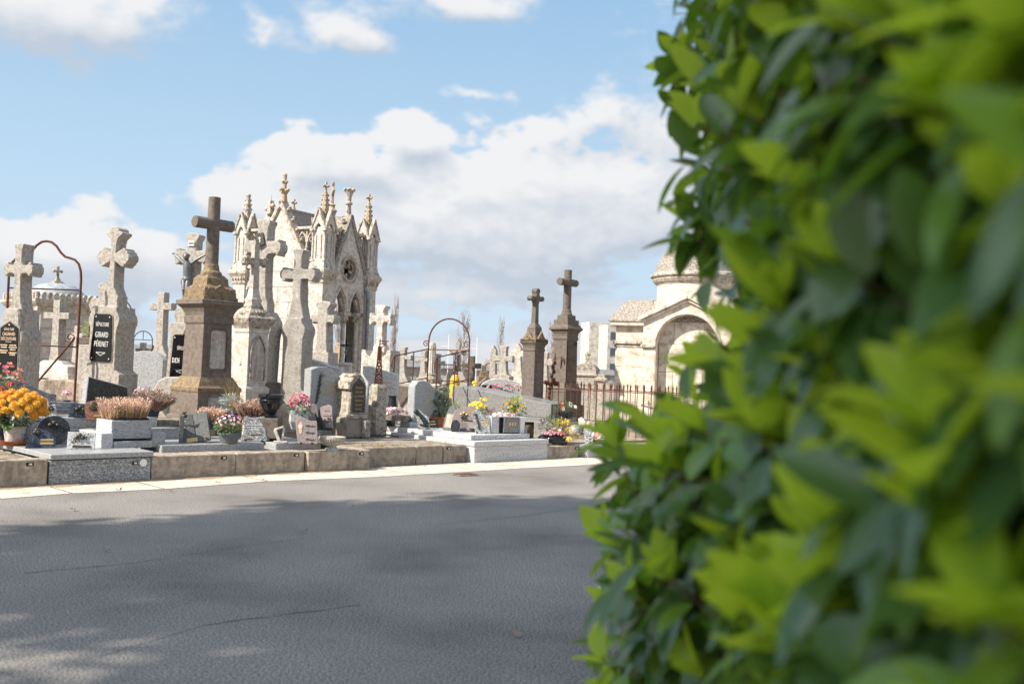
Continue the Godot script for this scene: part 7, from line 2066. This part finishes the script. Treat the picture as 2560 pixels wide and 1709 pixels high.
	t = plaque("memorial_plaque", "blue grey wave-topped plaque with a bronze figure and gold lines, right of the heart", Vector3(-0.483, 0.460, -17.689), 10.0, pts([-0.1, 0, 0.17, 0, 0.15, 0.28, 0.12, 0.33, 0.04, 0.34, -0.03, 0.38, -0.1, 0.42, -0.17, 0.38, -0.18, 0.3, -0.15, 0.22]), 0.04, M.granite_blue, -12.0)
	feet(t, 0.08)
	A(t, "bronze_figure", S().tube([Vector3(-0.04, 0.07, 0.025), Vector3(-0.06, 0.18, 0.03), Vector3(-0.1, 0.3, 0.03)], 0.022, 0.014, 7).blob(Vector3(-0.105, 0.33, 0.03), Vector3(0.02, 0.024, 0.018), 0.1, n_puff, 5, 7), M.bronze)
	worn_lines(t, 0.13, [[0, 0.6], [-0.05, 0.9], [-0.085, 0.8], [-0.12, 0.8]], M.gold, Vector3(0.06, 0.25, 0.022), 0.013)
	t = plaque("memorial_plaque", "dark slate upright plaque standing just left of the square granite planter", Vector3(-0.351, 0.460, -17.841), 24.0, pts([-0.05, 0, 0.06, 0, 0.06, 0.29, -0.05, 0.29]), 0.05, M.granite_slate, 0.0)
	# square planter
	t = T("granite_planter", "square planter of pale and dark granite panels with pink flowers on top", "planter", Vector3(-0.066, 0.460, -17.908), 30.0)
	A(t, "front_panel", S().box(Vector3(0.1, 0.16, 0.02), Vector3(0.3, 0.28, 0.05), 0.006), M.granite_tomb)
	A(t, "left_panel", S().box(Vector3(-0.22, 0.16, -0.12), Vector3(0.16, 0.3, 0.3), 0.006), M.granite_pale)
	A(t, "dark_core", S().box(Vector3(0.02, 0.15, -0.17), Vector3(0.5, 0.28, 0.3), 0.004), M.granite_slate)
	A(t, "rim", S().box(Vector3(0.02, 0.3, -0.14), Vector3(0.56, 0.02, 0.36), 0.004), M.granite_pale)
	for sx in [-1.0, 1.0]:
		A(t, "foot", S().box(Vector3(0.1 + sx * 0.11, 0.012, 0.02), Vector3(0.08, 0.024, 0.06), 0.004), M.black_matte)
	worn_lines(t, 0.12, [[0, 1.0]], M.gold, Vector3(0.12, 0.17, 0.047), 0.06)
	heads(t, FM.open, [M.fl_pale, M.fl_pink, M.fl_pale], 22, Vector3(0.02, 0.31, -0.1), Vector3(0.24, 0.05, 0.13), 0.045, 0.0)
	foliage(t, Vector3(0.02, 0.31, -0.1), Vector3(0.22, 0.03, 0.13), 40, 0.05, 0.03, M.leaf_mid)
	t = T("white_post", "thin white upright marble slab right of the square granite planter", "memorial plaque", Vector3(0.231, 0.460, -18.177), -30.0)
	A(t, "slab", S().box(Vector3(0, 0.15, 0), Vector3(0.05, 0.3, 0.16), 0.005), M.white_paint)
	t = T("photo_plaque", "dark glossy plaque with a pale painted picture behind the white marble slab", "memorial plaque", Vector3(0.380, 0.335, -18.900), 20.0)
	A(t, "slab", S().box(Vector3(0, 0.15, 0), Vector3(0.2, 0.3, 0.03), 0.005), M.black_gloss)
	A(t, "picture", S().blob(Vector3(-0.05, 0.16, 0.014), Vector3(0.035, 0.1, 0.004), 0.5, n_puff, 8, 10), M.granite_pale)
	# bouquets behind
	t = T("mixed_bouquet", "bouquet of yellow, white and orange flowers with strap leaves behind the square planter", "bouquet", Vector3(0.088, 0.621, -18.700), 0.0)
	pot(t, 0.08, 0.11, 0.1, M.pot_grey)
	foliage(t, Vector3(0.03, 0.2, 0), Vector3(0.2, 0.14, 0.16), 170, 0.07, 0.035, M.leaf_mid, 0.2)
	foliage(t, Vector3(0.02, 0.26, 0), Vector3(0.17, 0.2, 0.14), 120, 0.1, 0.025, M.leaf_lime, 0.9)
	heads(t, FM.rose, [M.fl_white, M.fl_yellow, M.fl_white, M.fl_yellow, M.fl_amber], 18, Vector3(0, 0.24, 0.02), Vector3(0.22, 0.17, 0.14), 0.045, -0.1)
	var sp := S()
	for k in 16:
		sp.tube([Vector3(0, 0.15, 0), Vector3((k - 8) * 0.012, 0.3, 0), Vector3((k - 8) * 0.026, 0.34 + rng.randf_range(0.0, 0.14), 0.02)], 0.006, 0.002, 4)
	stuff(A(t, "strap_leaves", sp, M.leaf_lime))
	t = T("yellow_flowers", "pot of bright yellow flowers and a russet shrub behind the heart-shaped plaque", "potted plant", Vector3(-0.556, 0.601, -19.200), 0.0)
	pot(t, 0.1, 0.13, 0.12, M.terracotta)
	foliage(t, Vector3(-0.05, 0.2, 0), Vector3(0.16, 0.12, 0.12), 120, 0.06, 0.03, M.leaf_lime, 0.3)
	heads(t, FM.open, [M.fl_yellow], 26, Vector3(-0.06, 0.24, 0), Vector3(0.17, 0.12, 0.12), 0.04, 0.1)
	foliage(t, Vector3(0.15, 0.14, 0.02), Vector3(0.16, 0.12, 0.12), 150, 0.05, 0.028, M.leaf_red, 0.3, "russet_foliage")
	A(t, "stem", S().tube([Vector3(0, 0.2, 0), Vector3(0.04, 0.4, 0.02)], 0.005, -1, 4), M.leaf_lime)
	heads(t, FM.open, [M.fl_yellow], 4, Vector3(0.05, 0.4, 0.02), Vector3(0.07, 0.04, 0.03), 0.035, 0.2)
	# terracotta trough
	t = T("terracotta_planter", "long terracotta planter with an evergreen shrub, in front of the grey stele", "planter", Vector3(-1.252, 0.460, -19.098), 10.0)
	A(t, "trough", S().loft([0, 0.22, 0.09, 0.16, 0.26, 0.11, 0.165, 0.275, 0.125, 0.2, 0.275, 0.125]), M.terracotta)
	foliage(t, Vector3(-0.06, 0.36, 0), Vector3(0.2, 0.22, 0.13), 230, 0.1, 0.04, M.leaf_dark, 0.1)
	foliage(t, Vector3(-0.15, 0.55, 0), Vector3(0.1, 0.16, 0.08), 60, 0.1, 0.035, M.leaf_mid, 0.3)
	foliage(t, Vector3(0.02, 0.62, 0), Vector3(0.08, 0.14, 0.08), 50, 0.1, 0.035, M.leaf_mid, 0.3)
	foliage(t, Vector3(0.2, 0.36, 0), Vector3(0.12, 0.13, 0.1), 110, 0.06, 0.035, M.leaf_lime, 0.2)
	for x in [-0.15, 0.0]:
		A(t, "stem", S().tube([Vector3(x * 0.5, 0.18, 0), Vector3(x, 0.6, 0)], 0.008, 0.005, 5), M.bark)
	# flowers and black vase before the pale stele
	t = T("flower_bed", "low row of pink and cream flowers on a stone ledge behind the square post", "flower bed", Vector3(-2.149, 0.630, -18.600), -8.0)
	A(t, "ledge", S().box(Vector3(0, 0.0, -0.05), Vector3(0.55, 0.1, 0.3), 0.01), M.concrete_old)
	foliage(t, Vector3(0, 0.08, 0), Vector3(0.26, 0.05, 0.1), 70, 0.05, 0.03, M.leaf_dark)
	heads(t, FM.open, [M.fl_rose, M.fl_pink, M.fl_pale, M.fl_white, M.fl_mauve], 34, Vector3(0, 0.09, 0), Vector3(0.26, 0.09, 0.1), 0.042, 0.0)
	t = T("black_vase", "tapered black vase standing against the pale blue stele behind an iron post", "vase", Vector3(-2.303, 0.749, -19.600), 0.0)
	A(t, "vase", S().lathe([0, 0, 0.1, 0, 0.07, 0.2, 0.075, 0.24, 0.09, 0.26, 0.07, 0.26, 0, 0.2], 18), M.black_matte)
	# wreath of ferns
	t = T("fern_basket", "basket of yellow ferns, pink heather and pansies wrapped in dark plastic", "potted plant", Vector3(0.882, 0.240, -18.710), 0.0)
	var wr := S()
	wr.blob(Vector3(0, 0.09, 0), Vector3(0.24, 0.12, 0.16), 0.35, n_puff, 10, 16)
	wr.blob(Vector3(-0.2, 0.12, 0.02), Vector3(0.12, 0.06, 0.08), 0.5, n_puff, 8, 12)
	A(t, "plastic_wrap", wr, M.black_gloss)
	foliage(t, Vector3(-0.12, 0.36, -0.02), Vector3(0.2, 0.16, 0.14), 170, 0.07, 0.035, M.leaf_dark, 0.2)
	foliage(t, Vector3(-0.2, 0.34, 0), Vector3(0.12, 0.16, 0.1), 60, 0.06, 0.03, M.leaf_red, 0.3, "russet_foliage")
	foliage(t, Vector3(0.14, 0.34, 0.0), Vector3(0.2, 0.14, 0.14), 200, 0.06, 0.02, M.fl_yellow, 0.3, "yellow_fern")
	foliage(t, Vector3(0.25, 0.2, 0.06), Vector3(0.16, 0.1, 0.1), 110, 0.08, 0.018, M.fl_yellow, -0.2, "yellow_fern")
	foliage(t, Vector3(-0.02, 0.32, 0.06), Vector3(0.1, 0.1, 0.06), 70, 0.1, 0.02, M.leaf_lime, 0.9)
	heads(t, FM.open, [M.fl_mauve, M.fl_rose], 34, Vector3(-0.02, 0.2, 0.08), Vector3(0.22, 0.07, 0.1), 0.026, -0.1)
	heads(t, FM.open, [M.fl_violet, M.fl_white], 6, Vector3(0.06, 0.26, 0.12), Vector3(0.14, 0.05, 0.05), 0.034, 0.1)
	t = T("wooden_stump", "small weathered brown stump-shaped ornament left of the fern basket", "ornament", Vector3(0.398, 0.370, -18.363), 0.0)
	A(t, "stump", S().extrude(pts([-0.04, 0, 0.06, 0, 0.05, 0.14, 0.02, 0.23, -0.03, 0.24, -0.06, 0.2]), 0.08, 0.015), M.wood_stone)
	# flowers on the black foot panel
	var fp := Vector3(1.067, 0.834, -20.750)
	t = T("rose_spray", "spray of cream roses and dark leaves on the sloping tomb's black foot", "bouquet", fp, 55.0)
	foliage(t, Vector3(0, 0.02, 0.08), Vector3(0.3, 0.11, 0.08), 120, 0.08, 0.045, M.leaf_dark, 0.1)
	heads(t, FM.rose, [M.fl_white, M.fl_amber, M.fl_white], 7, Vector3(0, 0.02, 0.14), Vector3(0.3, 0.1, 0.06), 0.06, -0.2)
	A(t, "vase", S().box(Vector3(-0.12, -0.12, 0.1), Vector3(0.2, 0.14, 0.08), 0.01).box(Vector3(0.16, -0.12, 0.1), Vector3(0.2, 0.14, 0.08), 0.01), M.granite_slate)
	# things by the hedge
	t = T("ball_vase", "dark grey round stone ball vase right of the fern basket", "vase", Vector3(1.342, 0.300, -20.201), 0.0)
	A(t, "ball", S().blob(Vector3(0, 0.12, 0), Vector3(0.13, 0.13, 0.13), 0, null, 14, 22), M.granite_blue)
	A(t, "foot", S().lathe([0, 0, 0.08, 0, 0.06, 0.03, 0, 0.03], 14), M.granite_slate)
	t = plaque("memorial_plaque", "tall blue grey plaque with three bronze marks leaning at the low granite steps", Vector3(1.492, 0.245, -18.559), -8.0, pts([-0.06, 0, 0.09, 0, 0.1, 0.04, 0.04, 0.3, -0.02, 0.33, -0.1, 0.32]), 0.04, M.granite_blue, -14.0)
	for k in 3:
		A(t, "bronze_mark", S().blob(Vector3(0.04 - k * 0.012, 0.07 + k * 0.06, 0.022), Vector3(0.026, 0.014, 0.008), 0.4, n_puff, 5, 7), M.bronze)
	t = plaque("memorial_plaque", "pink stone plaque with a bronze face, behind the ball vase near the hedge", Vector3(1.636, 0.445, -20.400), -6.0, pts([-0.09, 0, 0.09, 0, 0.13, 0.08, 0.06, 0.19, -0.08, 0.19]), 0.04, M.granite_pink, -12.0)
	A(t, "bronze_face", S().blob(Vector3(0, 0.11, 0.022), Vector3(0.05, 0.06, 0.014), 0.4, n_puff, 7, 9), M.brass)
	t = plaque("memorial_plaque", "small white dove-shaped plaque left of the pink stone one near the hedge", Vector3(1.485, 0.493, -20.600), -16.0, pts([-0.08, 0, 0.06, 0, 0.1, 0.06, 0.06, 0.16, 0.0, 0.2, -0.07, 0.16, -0.05, 0.08]), 0.03, M.pot_white, -16.0)
	t = plaque("memorial_plaque", "dark rounded plaque beside the hedge, right of the pink stone one", Vector3(1.834, 0.424, -20.600), -6.0, pts([-0.07, 0, 0.07, 0] + arc(0, 0.12, 0.07, 0, 180, 8)), 0.03, M.granite_slate, -12.0)
	t = T("flower_bed", "long bed of pink and yellow-green flowers in a dark trough beside the hedge", "flower bed", Vector3(1.828, 0.287, -19.400), 14.0)
	A(t, "trough", S().box(Vector3(0, -0.02, 0), Vector3(0.62, 0.08, 0.3), 0.01), M.black_matte)
	foliage(t, Vector3(0, 0.05, 0.08), Vector3(0.3, 0.06, 0.12), 160, 0.05, 0.03, M.leaf_lime, 0.1)
	heads(t, FM.open, [M.fl_pink, M.fl_rose, M.fl_pale], 40, Vector3(0, 0.07, 0), Vector3(0.3, 0.1, 0.13), 0.04, 0.0)
	# low pink stele with flowers behind the sloping tomb
	var lp := Vector3(-0.216, 0.500, -23.600)
	t = T("low_stele", "low round-topped pale granite stele with pink flowers behind the sloping tomb", "headstone", Vector3(lp.x, GY, lp.z), 6.0)
	A(t, "slab", S().extrude(pts([-0.5, 0, 0.5, 0, 0.5, 0.92] + arc(0, 0.92, 0.48, 0, 180, 12, 0.2) + [-0.5, 0.92]), 0.12, 0.01), M.granite_pale)
	A(t, "dark_book", S().box(Vector3(-0.36, 0.88, 0.2), Vector3(0.24, 0.16, 0.06), 0.01), M.granite_slate)
	heads(t, FM.rose, [M.fl_pink, M.fl_rose, M.fl_pale], 22, Vector3(0.05, 0.86, 0.25), Vector3(0.42, 0.14, 0.1), 0.05, 0.0)
	foliage(t, Vector3(0.15, 0.86, 0.22), Vector3(0.2, 0.14, 0.08), 60, 0.06, 0.035, M.leaf_dark)
	t = T("yellow_bunch", "small bunch of yellow flowers left of the low round-topped stele", "bouquet", Vector3(-0.817, 1.190, -23.000), 0.0)
	A(t, "stem", S().tube([Vector3(0, -0.3, 0), Vector3(0, 0.05, 0)], 0.01, -1, 5), M.leaf_mid)
	heads(t, FM.open, [M.fl_yellow], 12, Vector3(0, 0.06, 0), Vector3(0.06, 0.07, 0.05), 0.035, -0.3)
	# weeds at the kerb foot
	for e in [[Vector3(-1.493, 0.004, -16.360), "green weed tuft at the foot of the pale short kerb block", 60], [Vector3(-1.327, 0.004, -16.568), "larger weed rosette sprouting at the joint of the rough kerb", 90]]:
		t = T("weed_tuft", e[1], "weed", e[0], 0.0, "weeds at the kerb foot")
		foliage(t, Vector3(0, 0.03, 0), Vector3(0.1, 0.09, 0.06), e[2], 0.08, 0.022, M.leaf_mid, 0.5)
	# dead leaves and clods blown about the lane
	var lt := S()
	for e in [Vector3(-4.388, 0.006, -10.166), Vector3(-5.350, 0.010, -11.139), Vector3(-3.928, 0.010, -11.803), Vector3(-3.687, 0.010, -12.798), Vector3(-3.230, 0.010, -13.328), Vector3(-1.308, 0.010, -15.965), Vector3(-3.225, 0.006, -8.133), Vector3(0.104, 0.006, -6.016), Vector3(-2.171, 0.006, -8.319), Vector3(-1.709, 0.006, -11.149), Vector3(-4.510, 0.010, -11.697), Vector3(-1.883, 0.006, -9.408), Vector3(-1.674, 0.010, -16.222)]:
		for k in 3:
			leaf_quads(lt, e + Vector3(rng.randf_range(-0.02, 0.02), 0.008, 0), Vector3(rng.randf_range(-1, 1), 0.4, rng.randf_range(-1, 1)), 0.05, 0.035, rng)
	for k in 160:
		leaf_quads(lt, kp(rng.randf_range(-1, 9.0), rng.randf_range(-0.16, -0.02), 0.012), Vector3(rng.randf_range(-1, 1), 0.2, rng.randf_range(-1, 1)), 0.03, 0.018, rng)
	var lo := A(self, "leaf_litter", lt, M.leaf_brown)
	lo.set_meta("label", "dead brown leaves and crumbs scattered on the lane and along the kerb")
	lo.set_meta("category", "dead leaves")
	stuff(lo)
	# sand swept against the kerb
	var sd := S()
	for k in 40:
		var s0 := -1.5 + k * 0.17
		var w0 := 0.15 + 0.06 * sin(k * 1.7) + 0.03 * sin(k * 0.6)
		sd.quad(kp(s0, 0.02, 0.022), kp(s0 + 0.17, 0.02, 0.022), kp(s0 + 0.17, -w0, 0.0095), kp(s0, -w0 - 0.02 * sin(k * 2.1), 0.0095), Vector3.UP)
	ground_piece("swept_sand", sd, M.sand)

# ---------------------------------------------------------------- hedge and shade trees
func leaf_mesh(w: float, curl: float, fold := 0.25) -> ArrayMesh:
	# one leaf along +y, its upper face towards +z, folded along the midrib
	var q := S()
	var rows := [[0.0, 0.0], [0.1, 0.03], [0.2, 0.5], [0.34, 0.86], [0.5, 1.0], [0.66, 0.95], [0.81, 0.68], [0.93, 0.3], [1.0, 0.0]]
	var p := []
	for r in rows:
		var y: float = r[0]
		var hw: float = w * 0.5 * r[1]
		var z := -curl * y * y
		p.append([Vector3(-hw, y, z + hw * fold), Vector3(0, y, z), Vector3(hw, y, z + hw * fold)])
	for i in rows.size() - 1:
		for s in 2:
			var nn := Vector3(0.3 if s == 0 else -0.3, 0.35 * curl * 2.0, 1).normalized()
			var mid := Vector3(0, 0.35 * curl * 2.0, 1).normalized()
			var n0 := nn if s == 0 else mid
			var n1 := mid if s == 0 else nn
			q.squad(p[i][s], p[i][s + 1], p[i + 1][s + 1], p[i + 1][s], n0, n1, n1, n0)
	return q.mesh()

func hedge_end(y: float) -> float:
	var k := [[0.0, 0.22], [0.73, 0.25], [1.1, 0.27], [1.36, 0.27], [1.46, 0.31], [1.55, 0.47], [1.7, 0.66], [1.84, 0.62], [1.95, 0.50], [2.04, 0.43], [2.2, 0.41], [2.45, 0.41], [2.65, 0.40], [3.4, 0.40]]
	for i in k.size() - 1:
		if y < k[i + 1][0]:
			return lerpf(k[i][1], k[i + 1][1], (y - k[i][0]) / (k[i + 1][0] - k[i][0]))
	return 0.36

func hedge_face(y: float, d: float) -> float:
	var e := hedge_end(y)
	return maxf(0.37, e / 2.85 * d) if d < 2.0 else e + maxf(0.0, 2.5 - d) * 0.03 + 0.05 * n_puff.get_noise_2d(y * 3.0, d * 3.0)

func basis_to(dir: Vector3, up: Vector3, l: float) -> Basis:
	var y := dir.normalized()
	var x := y.cross(up).normalized()
	var z := x.cross(y)
	return Basis(x * l, y * l, z * l)

func build_plants() -> void:
	shade_tree(Vector3(-13.9, 0, -1.0), 14.6, Vector3(3.2, 3.3, 2.9), 1700, "tall broad leafy tree left of the lane, its crown shading the asphalt", 31)
	shade_tree(Vector3(-13.1, 0, 1.7), 14.0, Vector3(1.95, 1.95, 2.05), 360, "slimmer tall leafy tree in the middle of the row left of the lane", 33)
	shade_tree(Vector3(-10.7, 0, 5.5), 14.4, Vector3(2.7, 2.6, 2.4), 520, "tall leafy tree behind the camera, shading the hedge", 32)
	hedge()

func shade_tree(at: Vector3, hc: float, r3: Vector3, n: int, label: String, sd: int) -> void:
	var r := RandomNumberGenerator.new()
	r.seed = sd
	var t := T("shade_tree", label, "tree", at, 0.0, "trees beside the lane")
	A(t, "trunk", S().tube([Vector3.ZERO, Vector3(0.1, hc * 0.4, 0), Vector3(0, hc, 0.1)], 0.3, 0.1, 9), M.bark)
	var lb := S()
	for k in 12:
		var a := TAU * k / 12.0
		var e := Vector3(cos(a) * r3.x * 0.75, r.randf_range(-0.4, 0.6) * r3.y, sin(a) * r3.z * 0.75)
		lb.tube([Vector3(0, hc - 3.0 + k * 0.3, 0), Vector3(0, hc, 0) + e * 0.5, Vector3(0, hc, 0) + e], 0.07, 0.02, 5)
	A(t, "limbs", lb, M.bark)
	var q := S()
	for k in 16:
		leaf_quads(q, Vector3(r.randf_range(-0.3, 0.3), r.randf_range(-0.25, 0.25), r.randf_range(-0.3, 0.3)), Vector3(r.randf_range(-1, 1), r.randf_range(-0.6, 0.8), r.randf_range(-1, 1)), 0.26, 0.15, r)
	var mm := MultiMesh.new()
	mm.transform_format = MultiMesh.TRANSFORM_3D
	mm.mesh = q.mesh()
	mm.instance_count = n
	for i in n:
		var d := Vector3(r.randfn(), r.randfn(), r.randfn()).normalized()
		var k := 1.0 + 0.28 * n_puff.get_noise_3dv(d * 1.7 + Vector3(sd, 0, 0))
		var p := Vector3(0, hc, 0) + d * r3 * k * pow(r.randf(), 0.42)
		mm.set_instance_transform(i, Transform3D(Basis.from_euler(Vector3(r.randf_range(-0.6, 0.6), r.randf() * TAU, r.randf_range(-0.6, 0.6))).scaled(Vector3.ONE * r.randf_range(0.8, 1.25)), p))
	var o := MultiMeshInstance3D.new()
	o.name = "crown"
	o.multimesh = mm
	o.material_override = M.leaf_dark
	t.add_child(o)
	stuff(o)

func hedge() -> void:
	var r := RandomNumberGenerator.new()
	r.seed = 77
	var t := T("hedge", "tall glossy dark green laurel hedge with bright young shoots, out of focus in front", "hedge", Vector3(0.8, 0, -1.8))
	var org := t.position
	var meshes := [leaf_mesh(0.43, 0.22, 0.22), leaf_mesh(0.38, 0.42, 0.3), leaf_mesh(0.40, 0.08, 0.4), leaf_mesh(0.46, 0.3, 0.1)]
	# every leaf: [kind, mesh, transform, apparent size]
	var leaves := []
	var stems := S()
	var n_shoots := 2300
	for i in n_shoots:
		var d := r.randf_range(0.55, 3.15)
		var y := r.randf_range(0.15, 3.3)
		# more shoots where the photograph sees them large
		if i % 3 == 0:
			d = r.randf_range(0.6, 1.7)
			y = 1.6 + r.randf_range(-0.42, 0.42) * d
		var deep := absf(r.randfn()) * 0.11 if i % 5 < 3 else r.randf_range(0.12, 0.85)
		var fx := hedge_face(y, d)
		var tip := Vector3(fx + deep, y, -d)
		if d > 2.95:
			tip.x += 0.03
		var out := Vector3(-1.0, 0.15, 0.25 * r.randfn()).normalized()
		if d > 2.8 and r.randf() < 0.6:
			out = Vector3(-0.4, 0.1, -0.9).normalized()
		var rise := r.randf_range(-0.25, 0.75)
		var sd := (out + Vector3(0, rise, 0) + Vector3(r.randf_range(-0.3, 0.3), 0, r.randf_range(-0.5, 0.5))).normalized()
		var l := r.randf_range(0.16, 0.3)
		var root := tip - sd * l
		var young := r.randf() < ((0.24 if d > 1.7 else 0.5) if deep < 0.16 else 0.06) and n_puff.get_noise_2d(y * 2.2, d * 2.2 + 9.0) > -0.15
		if deep < 0.3:
			stems.tube([root - org, tip - org], 0.0024, 0.0016, 4)
		var n := r.randi_range(6, 9)
		var side0 := sd.cross(Vector3.UP).normalized()
		var side1 := sd.cross(side0)
		for k in n:
			var f := (k + r.randf()) / n
			var a := k * 2.4 + i
			var radial := side0 * cos(a) + side1 * sin(a)
			var ld := (radial * 0.95 + sd * 0.55 + Vector3(0, -0.42, 0)).normalized()
			var b := basis_to(ld, Vector3(0, 0.9, 0) + radial * 0.2 + out * 0.75 + Vector3(r.randf_range(-0.3, 0.3), 0, r.randf_range(-0.3, 0.6)), r.randf_range(0.10, 0.17))
			leaves.append([2 if r.randf() < (0.28 if young else 0.14) else 0, [0, 1, 3][r.randi() % 3], Transform3D(b, root.lerp(tip, f * 0.92)), 0.0])
		if young:
			var m := r.randi_range(3, 6)
			for k in m:
				var a := k * 2.4
				var radial := side0 * cos(a) + side1 * sin(a)
				var ld := (radial * r.randf_range(0.3, 0.75) + sd * 0.55 + Vector3(0, 0.75, 0)).normalized()
				var b := basis_to(ld, -radial * 0.8 + Vector3(0, 0.5, 0) + out * 0.4, r.randf_range(0.06, 0.15))
				leaves.append([1 if k > 0 or r.randf() < 0.6 else 2, [2, 0, 3, 1][(k + i) % 4], Transform3D(b, tip - sd * 0.012 * k * 0.5), 0.0])
	# the few hundred that show largest are parts of their own
	for e in leaves:
		var p: Vector3 = e[2].origin
		var d := -p.z
		var hx := absf(p.x / d)
		var hy := absf((p.y - 1.6) / d - 0.03)
		var depth_in: float = p.x - hedge_face(p.y, d)
		e[3] = (e[2].basis.y.length() / d) * (1.0 if hx < 0.54 and hy < 0.37 else 0.05) * (1.0 if depth_in < 0.08 else 0.4)
	leaves.sort_custom(func(a, b): return a[3] > b[3])
	var mats := [M.hedge_leaf, M.hedge_shoot, M.hedge_mid]
	for i in 300:
		var e = leaves[i]
		var o := A(t, "leaf", meshes[e[1]], M.hedge_amber if e[0] == 0 and i % 61 == 7 else mats[e[0]])
		o.transform = Transform3D(e[2].basis, e[2].origin - org)
	for kind in 3:
		for v in 4:
			var list := []
			for i in range(300, leaves.size()):
				if leaves[i][0] == kind and leaves[i][1] == v:
					list.append(leaves[i][2])
			if list.is_empty():
				continue
			var mm := MultiMesh.new()
			mm.transform_format = MultiMesh.TRANSFORM_3D
			mm.mesh = meshes[v]
			mm.instance_count = list.size()
			for i in list.size():
				mm.set_instance_transform(i, Transform3D(list[i].basis, list[i].origin - org))
			var o := MultiMeshInstance3D.new()
			o.name = ["foliage", "young_foliage", "mid_foliage"][kind]
			o.multimesh = mm
			o.material_override = mats[kind]
			t.add_child(o, true)
			stuff(o)
	stuff(A(t, "stems", stems, M.twig_brown))
	for i in 26:
		var d := r.randf_range(0.7, 3.0)
		var x := r.randf_range(0.6, 1.1)
		var y := r.randf_range(0.5, 2.6)
		A(t, "branch", S().tube([Vector3(x + 0.3, y - 0.5, -d) - org, Vector3(x, y, -d + r.randf_range(-0.2, 0.2)) - org, Vector3(x - 0.28, y + r.randf_range(0.0, 0.35), -d + r.randf_range(-0.3, 0.3)) - org], 0.012, 0.004, 6), M.twig_brown)
